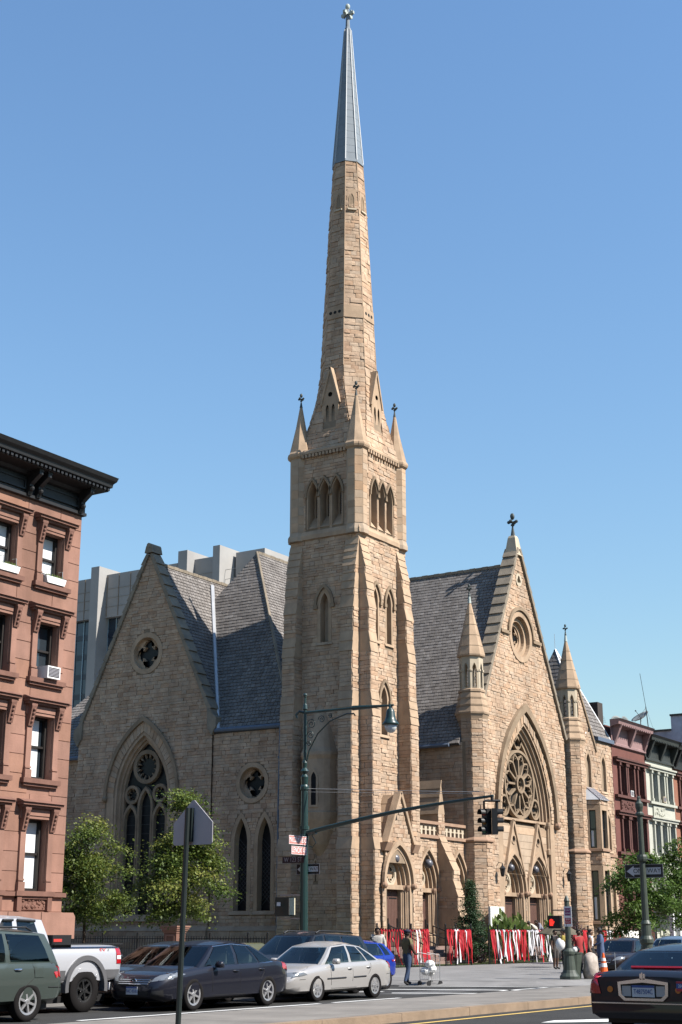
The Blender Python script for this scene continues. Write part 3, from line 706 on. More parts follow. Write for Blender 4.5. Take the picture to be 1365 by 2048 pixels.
# lucarnes on the two visible cardinal faces
for fr0, uc, face0 in ((Fr((TCX - 1.86, TCY, 0), (0, -1, 0), (0, 0, 1)), 0, 0), (Fr((TCX, TCY - 1.86, 0), (1, 0, 0), (0, 0, 1)), 0, 1)):
    z0 = 28.15
    g = [(-.54, z0), (.54, z0), (.54, z0 + 1.5), (0, z0 + 3.45), (-.54, z0 + 1.5)]
    sl = [arch(s * .19, z0 + .1, z0 + 1.15, .095, .28) for s in (-1, 1)]; ho = circ(0, z0 + 2.0, .14, 14)
    m = MB(); m.face(fr0, g, sl + [ho], 0); 
    k_ = len(g)
    vs = [fr0.p(u, v, 0) for u, v in g] + [fr0.p(u, v, -1.2) for u, v in g]
    m.add(vs, [[i, k_ + i, k_ + (i + 1) % k_, (i + 1) % k_] for i in range(k_)])
    lu = m.build('lucarne', m_dress, church)
    m = MB(); m.face(fr0, g, (), -.14); m.build('dark_opening', m_dark, lu)
    m = MB()
    for s in (-1, 1): m.slab(fr0, strip(s * .6, z0 + 1.42, 0, z0 + 3.58, .11), -1.2, .06)
    m.build('lucarne_coping', m_dress, lu)
    m = MB(); m.rect(fr0, -.62, .62, z0 - .12, z0, -.3, .1); m.build('sill', m_dress, lu)
# --- avenue gable front ---
gf = EF(38.5); GU = 81.0; GS = 1.93; GA = 25.15
def gz(u): return GA - abs(u - GU) * GS
# recess with the great window
AH, AV, AR = 3.3, 8.2, 5.7
rec_in = arch(GU, .14, AV, AH, AR, 16)
oc = circ(GU, 19.45, 1.28, 28)
tref = foil(GU, 23.1, .26, 3, 6, rot=RD(90))
keep = [arch(GU, 0, AV, AH + .62, AR + .85, 16), circ(GU, 19.45, 1.62, 28), circ(GU, 23.1, .42, 16)]
gx0, gx1 = GU - 5.95, GU + 5.95
gout = [(gx0, .1), (gx1, .1), (gx1, gz(gx1)), (GU, GA), (gx0, gz(gx0))]
wG = wall('gable_wall', gf, gout, [rec_in, oc, tref], keep)
m = MB(); m.ring(gf, circ(GU, 19.45, 1.28, 28), circ(GU, 19.45, 1.62, 28), -.2, .06); m.ring(gf, circ(GU, 19.45, .98, 28), circ(GU, 19.45, 1.28, 28), -.5, -.2); m.ring(gf, circ(GU, 19.45, .72, 28), circ(GU, 19.45, .98, 28), -.6, -.42)
ocw = m.build('round_window', m_dress, church)
m = MB(); m.slab(gf, circ(GU, 19.45, .95, 24), -.66, -.6); m.build('pane', m_glassd, ocw)
m = MB(); m.ring(gf, foil(GU, 19.45, .66, 4, 6), circ(GU, 19.45, .74, 28), -.6, -.5); m.build('tracery', m_dress, ocw)
m = MB(); m.ring(gf, [(GU + 1.66 * math.cos(RD(t)), 19.45 + 1.66 * math.sin(RD(t))) for t in range(0, 181, 12)], [(GU + 1.86 * math.cos(RD(t)), 19.45 + 1.86 * math.sin(RD(t))) for t in range(0, 181, 12)], 0, .16, closed=False)
m.rect(gf, GU - 2.85, GU - 1.66, 19.3, 19.5, 0, .16); m.rect(gf, GU + 1.66, GU + 2.85, 19.3, 19.5, 0, .16); m.build('hood_mould', m_dressd, ocw)
m = MB(); m.ring(gf, foil(GU, 23.1, .26, 3, 6, rot=RD(90)), circ(GU, 23.1, .42, 21), -.15, .06); tw = m.build('trefoil_window', m_pale, church)
m = MB(); m.slab(gf, circ(GU, 23.1, .3, 14), -.3, -.14); m.build('pane', m_dark, tw)
# great arch: hood, band of carved blocks, moulded reveal
m = MB(); m.ring(gf, arc(GU, AV, AH + .62, AR + .85, 18), arc(GU, AV, AH + .98, AR + 1.35, 18), 0, .26, closed=False); gw = m.build('great_arch', m_dressd, church)
for sg in (-1, 1): m = MB(); m.sphere(gf.p(GU + sg * (AH + .8), AV - .12, .15), .26, 8); m.build('label_stop', m_redst, gw)
pi, po_ = arc(GU, AV, AH + .06, AR + .08, 18), arc(GU, AV, AH + .58, AR + .8, 18)
m = MB(); m.ring(gf, arc(GU, AV, AH, AR, 18), arc(GU, AV, AH + .62, AR + .85, 18), -.1, .02, closed=False); m.rect(gf, GU - AH - .62, GU - AH, .14, AV, -.1, .02); m.rect(gf, GU + AH, GU + AH + .62, .14, AV, -.1, .02); m.build('arch_band', m_dress, gw)
for i in range(len(pi) - 1):
    for q in (0, 1):
        t0, t1 = q * .5, q * .5 + .42
        P = [(pi[i][k] + (pi[i + 1][k] - pi[i][k]) * t0, 0) for k in (0, 1)]
        L = lambda A, B, t: (A[0] + (B[0] - A[0]) * t, A[1] + (B[1] - A[1]) * t)
        a, b = L(pi[i], pi[i + 1], t0), L(pi[i], pi[i + 1], t1); c, d = L(po_[i], po_[i + 1], t1), L(po_[i], po_[i + 1], t0)
        a2, d2 = L(a, d, .15), L(a, d, .85); b2, c2 = L(b, c, .15), L(b, c, .85)
        m = MB(); m.tone = random.random(); m.slab(gf, [a2, b2, c2, d2][::-1] if i >= 0 else [a2, b2, c2, d2], .0, .06 + random.random() * .06); m.build('carved_block', m_ashl, gw)
for q, (d0, d1, w0, w1) in enumerate(((-.06, -.22, 0, .16), (-.22, -.4, .16, .34), (-.4, -.62, .34, .46))):
    m = MB(); m.ring(gf, arc(GU, AV, AH - w1, AR - w1 * 1.3, 18), arc(GU, AV, AH - w0, AR - w0 * 1.3, 18), d1 - .1, (d0 + d1) / 2, closed=False)
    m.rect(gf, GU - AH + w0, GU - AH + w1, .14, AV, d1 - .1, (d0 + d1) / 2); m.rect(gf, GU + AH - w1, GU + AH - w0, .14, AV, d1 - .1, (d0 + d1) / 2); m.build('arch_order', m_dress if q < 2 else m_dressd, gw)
m = MB(); 
for sg in (-1, 1): m.rect(gf, GU + sg * AH - .02, GU + sg * AH + .02, .14, AV + .3, -1.2, .0)
m.ring(gf, arc(GU, AV, AH, AR, 18), arc(GU, AV, AH + .03, AR + .03, 18), -1.2, 0, closed=False); m.build('reveal', m_dress, gw)
# shafts with capitals at the springing
for sg in (-1, 1):
    for uo, nn in ((.1, -.1), (.28, -.3)):
        c = gf.p(GU + sg * (AH - uo), 0, nn)
        m = MB(); m.lathe((c.x, c.y, 0), [(.13, 6.3), (.13, 6.6), (.08, 6.66), (.08, AV - .35)], 8); m.build('column', m_dress, gw)
        m = MB(); m.lathe((c.x, c.y, AV - .35), [(.08, 0), (.18, .2), (.2, .32), (.2, .4)], 8); m.build('capital', m_dress, gw)
# rose window: glass, ring, twelve spokes with cusps, side roundels
wn_, ai_, hi_ = -.62, AH - .46, AR - .6
m = MB(); m.slab(gf, arch(GU, AV - .02, AV, ai_ + .05, hi_ + .05, 16), wn_ - .1, wn_); rose = m.build('rose_window', m_glassd, church)
RC = (GU, 10.35); RR = 2.08
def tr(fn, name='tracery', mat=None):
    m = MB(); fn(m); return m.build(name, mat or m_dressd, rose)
def _spandrel(m):
    # stone filling round the rings is left as glass; a frame follows the arch
    m.ring(gf, arch(GU, AV, AV, ai_ - .1, hi_ - .13, 16), arch(GU, AV - .05, AV, ai_ + .05, hi_ + .06, 16), wn_ - .02, wn_ + .2)
tr(_spandrel, 'window_frame')
tr(lambda m: (m.ring(gf, circ(*RC, RR - .16, 40), circ(*RC, RR, 40), wn_, wn_ + .26), m.ring(gf, circ(*RC, RR - .24, 40), circ(*RC, RR - .16, 40), wn_, wn_ + .16)), 'rose_ring')
tr(lambda m: (m.ring(gf, circ(*RC, .40, 24), circ(*RC, .56, 24), wn_, wn_ + .34), m.ring(gf, foil(*RC, .34, 4), circ(*RC, .42, 36), wn_, wn_ + .2)), 'rose_hub')
for i in range(12):
    t = 2 * math.pi * i / 12 + math.pi / 12 * 0
    def sp(m):
        c, s = math.cos(t), math.sin(t)
        m.slab(gf, strip(RC[0] + .54 * c, RC[1] + .54 * s, RC[0] + (RR - .62) * c, RC[1] + (RR - .62) * s, .12), wn_, wn_ + .22)
        for sg in (-1, 1):
            pts = [(RC[0] + r * math.cos(t + sg * da), RC[1] + r * math.sin(t + sg * da)) for r, da in ((RR - .64, 0), (RR - .46, .10), (RR - .34, .19), (RR - .18, .262))]
            for a, b in zip(pts, pts[1:]): m.slab(gf, strip(*a, *b, .1), wn_, wn_ + .2)
            a = pts[1]; m.slab(gf, strip(a[0], a[1], RC[0] + (RR - .52) * math.cos(t + sg * .2), RC[1] + (RR - .52) * math.sin(t + sg * .2), .06), wn_, wn_ + .16)
    tr(sp, 'rose_spoke')
for sg in (-1, 1):
    cu, cv = GU + sg * 2.12, 8.98
    tr(lambda m: (m.ring(gf, circ(cu, cv, .52, 24), circ(cu, cv, .64, 24), wn_, wn_ + .24), m.ring(gf, foil(cu, cv, .46, 4), circ(cu, cv, .53, 36), wn_, wn_ + .14)), 'roundel')
tr(lambda m: (m.ring(gf, foil(GU, 12.95, .42, 3, 6, rot=RD(90)), circ(GU, 12.95, .5, 21), wn_, wn_ + .2)), 'roundel')
# panelled wall under the rose with two portals and gablets
pn = Fr(gf.p(0, 0, -.2), gf.u, gf.v)
PC = ((79.32, 0), (82.68, 1))
pin = [arch(c, .9, 3.95, 1.38, 2.1) for c, _ in PC]
m = MB(); m.face(pn, [(GU - AH, .1), (GU + AH, .1), (GU + AH, 7.8), (GU - AH, 7.8)], pin, 0)
m.quad(pn.p(GU - AH, 7.8, 0), pn.p(GU + AH, 7.8, 0), pn.p(GU + AH, 8.22, -.4), pn.p(GU - AH, 8.22, -.4)); pw = m.build('portal_wall', m_mortar, church)
m = MB(); m.rect(gf, GU - AH, GU + AH, 8.1, 8.24, -.65, -.12); m.build('sill', m_dress, pw)
pb = Bag('ashlar_block', m_ashl)
CS.cover(pw, pn, [(GU - AH, .9), (GU + AH, .9), (GU + AH, 6.0), (GU - AH, 6.0)], [arch(c, 0, 3.95, 1.62, 2.45) for c, _ in PC] + [[(GU - .9, 5.2), (GU + .9, 5.2), (GU + .9, 7), (GU - .9, 7)]], bulge=.03)
for q in range(6):
    v0, v1 = 5.25 + q * .42, 5.25 + (q + 1) * .42
    for a, b in ((GU - AH, PC[0][0] - .1), (PC[0][0] + .1, PC[1][0] - .1), (PC[1][0] + .1, GU + AH)):
        sp = isect(isect(spans([(a, 5), (b, 5), (b, 9), (a, 9)], [], v0 + .02), spans([(a, 5), (b, 5), (b, 9), (a, 9)], [arch(c, 0, 3.95, 1.62, 2.45) for c, _ in PC], v0 + .05)), [(a, b)])
        for x, y in sp:
            if y - x > .25: m = MB(); m.tone = random.random(); m.rect(pn, x + .008, y - .008, v0 + .008, v1 - .01, -.02, .02 + .01 * (q % 2)); m.build('ashlar_block', m_ashl, pw)
for c, q in PC:
    g = [(c - 1.25, 5.05), (c - .02, 8.05), (c + .02, 8.05), (c + 1.25, 5.05), (c + .9, 5.5), (c, 6.35), (c - .9, 5.5)][::-1]
    m = MB(); m.face(pn, [(c - 1.2, 5.0), (c + 1.2, 5.0), (c, 8.0)], [circ(c, 7.0, .2, 14), [(c - 1.1, 4.99), (c + 1.1, 4.99), (c + .62, 5.7), (c, 6.3), (c - .62, 5.7)]], .1)
    m.slab(pn, strip(c - 1.32, 4.9, c, 8.12, .13), 0, .2); m.slab(pn, strip(c + 1.32, 4.9, c, 8.12, .13), 0, .2); m.ring(pn, circ(c, 7.0, .2, 14), circ(c, 7.0, .3, 14), 0, .14)
    gb = m.build('gablet', m_dress, pw)
    m = MB(); m.slab(pn, circ(c, 7.0, .24, 14), 0, .03); m.build('dark_opening', m_dark, gb)
    portal(pn, c, .9, 3.95, 1.38, 2.1, opened=0 if q == 0 else None, depth=.6, orders=3)
# copings: separate stones up both rakes, apex stone and finial
for sg in (-1, 1):
    L = math.hypot(5.95, 5.95 * GS); n = 17; d = Vector((-sg * 5.95, 0, 5.95 * GS)) / L; nrm = Vector((sg * GS, 0, 1)).normalized()
    A = Vector((GU + sg * 6.0, 0, gz(gx0) - .05))
    for i in range(n):
        a, b = A + d * (L * i / n + .012), A + d * (L * (i + 1) / n)
        m = MB(); m.tone = random.random()
        P = [a, b, b + nrm * .19, a + nrm * .27]
        fr0 = [(p.x, 38.32, p.z) for p in P]; bk = [(p.x, 39.25, p.z) for p in P]
        v = fr0 + bk; m.add(v, [[0, 1, 2, 3], [7, 6, 5, 4], [0, 4, 5, 1], [1, 5, 6, 2], [2, 6, 7, 3], [3, 7, 4, 0]] if sg < 0 else [[3, 2, 1, 0], [4, 5, 6, 7], [1, 5, 4, 0], [2, 6, 5, 1], [3, 7, 6, 2], [0, 4, 7, 3]])
        m.build('coping_slab', m_cop, wG)
m = MB(); m.lathe((GU, 38.75, GA - .45), [(.62, 0), (.5, .5), (.36, 1.15), (.28, 1.3)], 4, math.pi / 4); m.build('apex_stone', m_pale, wG)
finial((GU, 38.75, GA + .95), 1.0, church)
m = MB(); m.box(gx0 + .01, gx1 - .01, 39.85, 39.95, .1, gz(gx0)); m.add([(gx0, 39.2, gz(gx0)), (gx1, 39.2, gz(gx0)), (GU, 39.2, GA)], [[2, 1, 0]]); m.build('gable_backing', m_mortar, church)
# corner turrets: octagonal shafts, open lanterns, stone spirelets
def turret(cx, cy):
    q = .93
    def sh(z0, z1, r):
        for s_ in range(8):
            t0 = OCT + (s_ - 1) * math.pi / 4; t1 = t0 + math.pi / 4; mid = Vector((math.cos((t0 + t1) / 2), math.sin((t0 + t1) / 2)))
            if mid.x > .5 or mid.y > .5: continue
            A = Vector((cx + r * math.cos(t0), cy + r * math.sin(t0), 0)); B = Vector((cx + r * math.cos(t1), cy + r * math.sin(t1), 0))
            f = Fr(A, B - A, (0, 0, 1)); CS.cover(core, f, [(0, z0), ((B - A).length, z0), ((B - A).length, z1), (0, z1)], lens=(.3, .6))
    m = MB(); m.lathe((cx, cy, 0), [(q - .02, .1), (q - .02, 6.5), (q - .08, 6.9), (q - .1, 13.6), (q - .2, 13.9), (.55, 15.15)], 8, OCT); core = m.build('turret', m_mortar, church)
    sh(.14, 6.5, q); sh(6.8, 13.5, q - .08)
    m = MB(); m.lathe((cx, cy, 6.5), [(q, 0), (q + .12, .08), (q + .12, .16), (q - .06, .34)], 8, OCT); m.build('string_course', m_redst, core)
    for z, r0, r1 in ((13.4, q - .06, q + .08), (13.75, q + .08, q - .04), (14.2, q - .02, q - .12), (14.62, q - .1, q - .2)):
        m = MB(); m.lathe((cx, cy, z), [(r0, 0), (r0 + .02, .1), (r1, .45)], 8, OCT); m.build('weathering_slab', m_dress, core)
    r = .70
    m = MB(); m.lathe((cx, cy, 15.05), [(r + .1, 0), (r + .1, .12), (r, .2)], 8, OCT); m.build('lantern_base', m_dress, core)
    for s_ in range(8):
        t0 = OCT + s_ * math.pi / 4; t1 = t0 + math.pi / 4
        A = Vector((cx + r * math.cos(t0), cy + r * math.sin(t0), 0)); B = Vector((cx + r * math.cos(t1), cy + r * math.sin(t1), 0)); f = Fr(A, B - A, (0, 0, 1)); L = (B - A).length
        o_ = [(0, 15.2), (L, 15.2), (L, 17.15), (0, 17.15)]; h_ = arch(L / 2, 15.3, 16.35, L * .22, .38, 5)
        m = MB(); m.face(f, o_, [h_], 0); m.face(f, o_, [h_], -.2); m.ring(f, h_, arch(L / 2, 15.28, 16.35, L * .24, .41, 5), -.2, .02); m.rect(f, 0, L * .26, 16.25, 16.36, 0, .05); m.rect(f, L * .74, L, 16.25, 16.36, 0, .05)
        m.build('lantern_light', m_pale, core)
    m = MB(); m.lathe((cx, cy, 17.1), [(r + .02, 0), (r + .12, .05), (r + .14, .14), (.39, 2.0), (.1, 3.25), (.09, 3.3)], 8, OCT); sp = m.build('turret_spire', m_dress, core)
    for z in (17.75, 18.4, 19.05, 19.7):
        rr = r + .14 - (z - 17.24) * (.24 if z < 19.1 else .238)
        m = MB(); m.lathe((cx, cy, z), [(rr + .012, 0), (rr + .012, .02), (rr - .01, .03)], 8, OCT); m.build('joint', m_dressd, core)
    m = MB(); m.lathe((cx, cy, 20.38), [(.11, 0), (.06, .5), (.06, .55)], 8, OCT); m.build('spire_cap', m_verdl, core)
    finial((cx, cy, 20.85), .5, core)
turret(74.55, 38.65); turret(88.35, 38.65)
# --- nave roof and south clerestory wall ---
NX0, NX1, NEV, NRD = 73.7, 88.4, 12.15, 24.1
nvf = SF(NX0); wN = wall('nave_wall', nvf, [(-62, .1), (-38.7, .1), (-38.7, NEV), (-62, NEV)], stones=False)
CS.cover(wN, nvf, [(-46, 5.5), (-38.9, 5.5), (-38.9, NEV), (-46, NEV)])
SL = Bag('slate', m_slate)
def roof(name, p0, p1, q1, q0, row=.26, lens=(.22, .42), clip=None, under=True, holes=()):
    fr, po = facet(p0, p1, q1, q0)
    m = MB(); m.slab(fr, po, -.15, 0); o = m.build(name, m_slateb, church)
    SL.cover(o, fr, po, holes, rows=(row, row), lens=lens, bulge=.022, base=.01, joint=.004, grid=False, stag=True)
    return o
def tiltslates(bag):    # lay every slate tilted so that its lower edge stands proud of the course below
    out = []
    for a, part, vs, fs, tone in bag.items:
        if len(vs) == 8:
            n = (vs[5] - vs[4]).cross(vs[6] - vs[5]).normalized(); vs = list(vs)
            d = random.uniform(.01, .022); vs[4] = vs[4] + n * d; vs[5] = vs[5] + n * d
        out.append((a, part, vs, fs, tone))
    bag.items = out
roof('nave_roof', (NX0 - .25, 62, NEV - .1), (NX0 - .25, 39.0, NEV - .1), (GU, 39.0, NRD), (GU, 62, NRD), row=.25, lens=(.2, .36))
m = MB(); m.add([(NX1 + .25, 62, NEV - .1), (NX1 + .25, 39.2, NEV - .1), (GU, 39.2, NRD), (GU, 62, NRD)], [[0, 1, 2, 3]]); m.quad((NX1, 39.2, 0), (NX1, 62, 0), (NX1, 62, NEV), (NX1, 39.2, NEV)); m.build('nave_roof', m_slateb, church)
for i in range(52):
    m = MB(); y = 39.25 + i * .44; m.box(GU - .12, GU + .12, y, y + .42, NRD - .05, NRD + .13 + .02 * (i % 2)); m.build('ridge_tile', m_cop, church)
m = MB(); m.tube([(NX0 - .3, 39.6, NEV - .15), (NX0 - .3, 60, NEV - .15)], .11, 8); m.tube([(NX0 - .15, 41.9, NEV - .2), (NX0 - .15, 41.9, 7)], .07, 8); m.build('gutter', m_bluegutter, church)
# --- low link between tower and gable front: wall, balustrade, doorway, arched window, buttress ---
lf = EF(38.9)
i1 = portal(lf, 69.35, 1.0, 3.95, 1.05, 1.9, orders=3, depth=.5, hood=.12, cols=True, ndoor=1)
i2 = portal(lf, 72.75, .9, 3.95, .95, 1.9, orders=2, depth=.45, hood=.12, cols=False, door=False)
wL = wall('link_wall', lf, [(66.8, .1), (74, .1), (74, 6.6), (66.8, 6.6)], [i1, i2], [arch(69.35, 0, 3.95, 1.25, 2.15), arch(72.75, .9, 3.95, 1.15, 2.15)])
m = MB(); m.rect(lf, 66.9, 74, 6.55, 6.72, -.3, .14); m.rect(lf, 66.9, 74, 7.3, 7.46, -.3, .12); m.rect(lf, 66.9, 74, 7.24, 7.3, -.25, .05); balu = m.build('balustrade', m_redst, church)
n = 15
for i in range(n):
    u0, u1 = 66.95 + i * 7.0 / n, 66.95 + (i + 1) * 7.0 / n
    c = (u0 + u1) / 2; w_ = (u1 - u0) / 2
    m = MB(); m.face(lf, [(u0, 6.72), (u1, 6.72), (u1, 7.24), (u0, 7.24)], [[(c - w_ * .62, 6.74), (c + w_ * .62, 6.74), (c + w_ * .62, 6.97), (c - w_ * .62, 6.97)], circ(c, 7.1, w_ * .45, 10)], 0)
    m.ring(lf, circ(c, 7.1, w_ * .45, 10), circ(c, 7.1, w_ * .5, 10), -.16, .0)
    m.rect(lf, c - w_, c - w_ * .62, 6.72, 7.0, -.16, -.001); m.rect(lf, c + w_ * .62, c + w_, 6.72, 7.0, -.16, -.001); m.rect(lf, c - w_ * .62, c + w_ * .62, 6.97, 7.0, -.16, -.001)
    m.build('baluster_panel', m_pale, balu)
m = MB(); m.box(66.8, 74, 39, 42.6, 6.3, 6.6); m.build('flat_roof', m_cop, church)
bu = buttress(lf, 69.95 + .55, 71.2, [(6.9, 4.9, .95, 0), (4.35, 3.5, 1.2, 0), (2.9, 1.9, 1.55, .02)])
m = MB(); m.rect(lf, 70.5, 71.2, 6.6, 7.9, -1.9, .08); m.slab(lf, [(70.45, 7.9), (71.25, 7.9), (70.85, 9.75)], -1.9, .1); m.build('buttress_pier', m_dress, church)
CS.cover(bu, Fr(lf.p(0, 0, .09), lf.u, lf.v), [(70.5, 6.6), (71.2, 6.6), (71.2, 7.9), (70.5, 7.9)])
for q in range(4):
    m = MB(); t0, t1 = q / 4, (q + 1) / 4
    A = (70.45 + .4 * t0, 7.9 + 1.85 * t0); B = (70.45 + .4 * t1, 7.9 + 1.85 * t1)
    m.add([lf.p(A[0] - .03, A[1], .14), lf.p(B[0] - .0, B[1], .14), lf.p(B[0] - .0, B[1], -1.95), lf.p(A[0] - .03, A[1], -1.95), lf.p(A[0] + .06, A[1], .14), lf.p(B[0] + .06, B[1], .14), lf.p(B[0] + .06, B[1], -1.95), lf.p(A[0] + .06, A[1], -1.95)], [[3, 2, 1, 0], [0, 1, 5, 4], [1, 2, 6, 5], [2, 3, 7, 6], [4, 5, 6, 7]])
    m.build('roof_slab', m_dress, church)
# --- south side: transept gable and the bay beside the tower ---
tf = SF(62.3); TU, TA, TS = -52.92, 22.75, 2.08
def tz(u): return TA - abs(u - TU) * TS
op, cl = [], []
wi = arch(TU, 2.6, 8.9, 1.98, 3.55, 14); op.append(wi); cl.append(arch(TU, 2.3, 8.9, 2.62, 4.3, 14))
q1 = circ(-52.95, 16.9, .92, 24); op.append(q1); cl.append(circ(-52.95, 16.9, 1.2, 24))
tu0, tu1 = -57.75, -48.1
wT = wall('transept_wall', tf, [(tu0, .1), (tu1, .1), (tu1, tz(tu1)), (TU, TA), (tu0, tz(tu0))], op, cl)
m = MB(); m.ring(tf, circ(-52.95, 16.9, .92, 24), circ(-52.95, 16.9, 1.2, 24), -.35, .05); rw = m.build('round_window', m_dress, church)
m = MB(); m.slab(tf, circ(-52.95, 16.9, .95, 24), -.42, -.38); m.build('pane', m_glassd, rw)
m = MB(); m.ring(tf, foil(-52.95, 16.9, .78, 4, 8), circ(-52.95, 16.9, .94, 36), -.4, -.2); m.build('tracery', m_dress, rw)
m = MB(); m.ring(tf, arc(TU, 8.9, 2.5, 4.15, 16), arc(TU, 8.9, 2.68, 4.42, 16), 0, .16, closed=False)
for sg in (-1, 1): m.sphere(tf.p(TU + sg * 2.6, 8.85, .1), .17, 8)
bw_ = m.build('great_window', m_dressd, church)
ao, aio = arc(TU, 8.9, 2.5, 4.12, 16), arc(TU, 8.9, 2.04, 3.6, 16)
for i in range(len(ao) - 1):     # voussoirs
    a, b, c, d = aio[i], ao[i], ao[i + 1], aio[i + 1]
    m = MB(); m.tone = random.random(); L = lambda A, B, t: (A[0] + (B[0] - A[0]) * t, A[1] + (B[1] - A[1]) * t)
    m.slab(tf, [L(a, d, .04), L(b, c, .04), L(b, c, .96), L(a, d, .96)], -.1, .02 + random.random() * .03); m.build('voussoir', m_ashl, bw_)
m = MB()
for q, (w0, w1, n1) in enumerate(((-.04, .14, -.02), (.14, .3, -.2), (.3, .42, -.34))):
    m.ring(tf, arch(TU, 2.6, 8.9, 1.98 - w1, 3.55 - w1 * 1.3, 14), arch(TU, 2.55, 8.9, 1.98 - w0, 3.55 - w0 * 1.3, 14), -.6, n1)
m.rect(tf, TU - 2.5, TU - 2.0, 2.6, 8.9, -.1, .02); m.rect(tf, TU + 2.0, TU + 2.5, 2.6, 8.9, -.1, .02)
m.build('moulded_jamb', m_dress, bw_)
m = MB(); m.slab(tf, arch(TU, 2.6, 8.9, 1.9, 3.4, 14), -.6, -.56); m.build('pane', m_glassd, bw_)
ga, gh = 1.56, 3.0
def tt(fn, name='tracery'):
    m = MB(); fn(m); return m.build(name, m_dressd, bw_)
tt(lambda m: (m.ring(tf, circ(TU, 10.55, .72, 36), circ(TU, 10.55, .94, 36), -.56, -.32), m.ring(tf, foil(TU, 10.55, .72, 12, 3, .76), circ(TU, 10.55, .74, 48), -.56, -.42)), 'roundel')
for sg in (-1, 1): tt(lambda m: (m.ring(tf, circ(TU + sg * 1.0, 9.05, .36, 24), circ(TU + sg * 1.0, 9.05, .52, 24), -.56, -.34), m.ring(tf, foil(TU + sg * 1.0, 9.05, .35, 6, 4, .6), circ(TU + sg * 1.0, 9.05, .37, 30), -.56, -.44)), 'roundel')
for sg, vs_, h_ in ((-1, 7.6, .75), (0, 8.35, .9), (1, 7.6, .75)):
    tt(lambda m: m.ring(tf, arch(TU + sg * 1.05, 2.6, vs_, .40, h_, 8), arch(TU + sg * 1.05, 2.55, vs_, .54, h_ + .22, 8), -.58, -.32), 'lancet_frame')
    m = MB()
    for kk in range(12):
        m.rect(tf, TU + sg * 1.05 - .4, TU + sg * 1.05 + .4, 2.9 + kk * .5, 2.92 + kk * .5, -.56, -.54)
    m.build('glazing_bar', m_lead, bw_)
m = MB(); m.wedge(tf, TU - 2.62, TU + 2.62, 2.25, 2.6, -.5, .14, .02); m.build('sill', m_dress, bw_)
# transept copings, kneelers, apex stone
for sg in (-1, 1):
    half = 4.82; L = math.hypot(half, half * TS); n = 15; sgY = -sg
    d = Vector((0, -sgY * half, half * TS)) / L; nrm = Vector((0, sgY * TS, 1)).normalized()
    A = Vector((0, -TU + sgY * (half + .04), tz(TU + half) - .1))
    for i in range(n):
        a, b = A + d * (L * i / n + .012), A + d * (L * (i + 1) / n)
        P = [a, b, b + nrm * .19, a + nrm * .27]; m = MB(); m.tone = random.random()
        f_ = [(62.16, p.y, p.z) for p in P]; b_ = [(62.95, p.y, p.z) for p in P]; m.add(f_ + b_, [[0, 1, 2, 3], [7, 6, 5, 4], [0, 4, 5, 1], [1, 5, 6, 2], [2, 6, 7, 3], [3, 7, 4, 0]] if sgY > 0 else [[3, 2, 1, 0], [4, 5, 6, 7], [1, 5, 4, 0], [2, 6, 5, 1], [3, 7, 6, 2], [0, 4, 7, 3]])
        m.build('coping_slab', m_cop, wT)
    m = MB(); y = A.y; m.slab(tf, [(-y + sg * .0, A.z - .7), (-y + sg * .28, A.z - .25), (-y + sg * .28, A.z + .25), (-y - sg * .35, A.z + .75), (-y - sg * .3, A.z - .3)][::(1 if sg > 0 else -1)], -.7, .16); m.build('kneeler', m_cop, wT)
m = MB(); m.slab(tf, [(TU - .3, TA + .02), (TU + .3, TA + .02), (TU + .2, TA + .42), (TU - .2, TA + .42)], -.7, .2); m.tube([tf.p(TU, TA + .44, .22), tf.p(TU, TA + .44, -.75)], .16, 8); m.build('apex_stone', m_cop, wT)
m = MB(); m.box(63.0, 63.1, 48.12, 57.74, .1, tz(tu0)); m.add([(62.9, 48.12, tz(tu0)), (62.9, 57.74, tz(tu0)), (62.9, -TU, TA)], [[0, 1, 2]]); m.build('gable_backing', m_mortar, church)
# bay wall between transept and tower
sfb = SF(62.42); SEV = 12.15
op, cl = [], []
for u in (-46.13, -44.62):
    i1, k1 = lancet(sfb, u, 2.75, 6.15, .42, 1.3, sur=.24, depth=.42, lead=True, sill=.2); op.append(i1); cl.append(k1)
q2 = circ(-45.45, 9.25, .82, 24); op.append(q2); cl.append(circ(-45.45, 9.25, 1.06, 24))
wB = wall('side_wall', sfb, [(-48.1, .1), (-42.85, .1), (-42.85, SEV), (-48.1, SEV)], op, cl)
m = MB(); m.ring(sfb, circ(-45.45, 9.25, .82, 24), circ(-45.45, 9.25, 1.06, 24), -.42, .05); rw = m.build('round_window', m_dress, church)
m = MB(); m.slab(sfb, circ(-45.45, 9.25, .85, 24), -.5, -.44); m.build('pane', m_glassd, rw)
m = MB(); m.ring(sfb, foil(-45.45, 9.25, .68, 4, 8), circ(-45.45, 9.25, .84, 36), -.46, -.26); m.build('tracery', m_dress, rw)
m = MB(); m.tube([(62.3, 48.0, SEV + .02), (62.3, 43.3, SEV - .03)], .13, 8); m.tube([(62.25, 43.55, SEV - .1), (62.25, 43.62, 8), (62.25, 43.62, 1.2)], .085, 8)
for z in (10.4, 7.6, 4.8, 2.2): m.tube([(62.25, 43.6, z), (62.25, 43.6, z + .1)], .11, 8)
m.build('gutter', m_bluegutter, church)
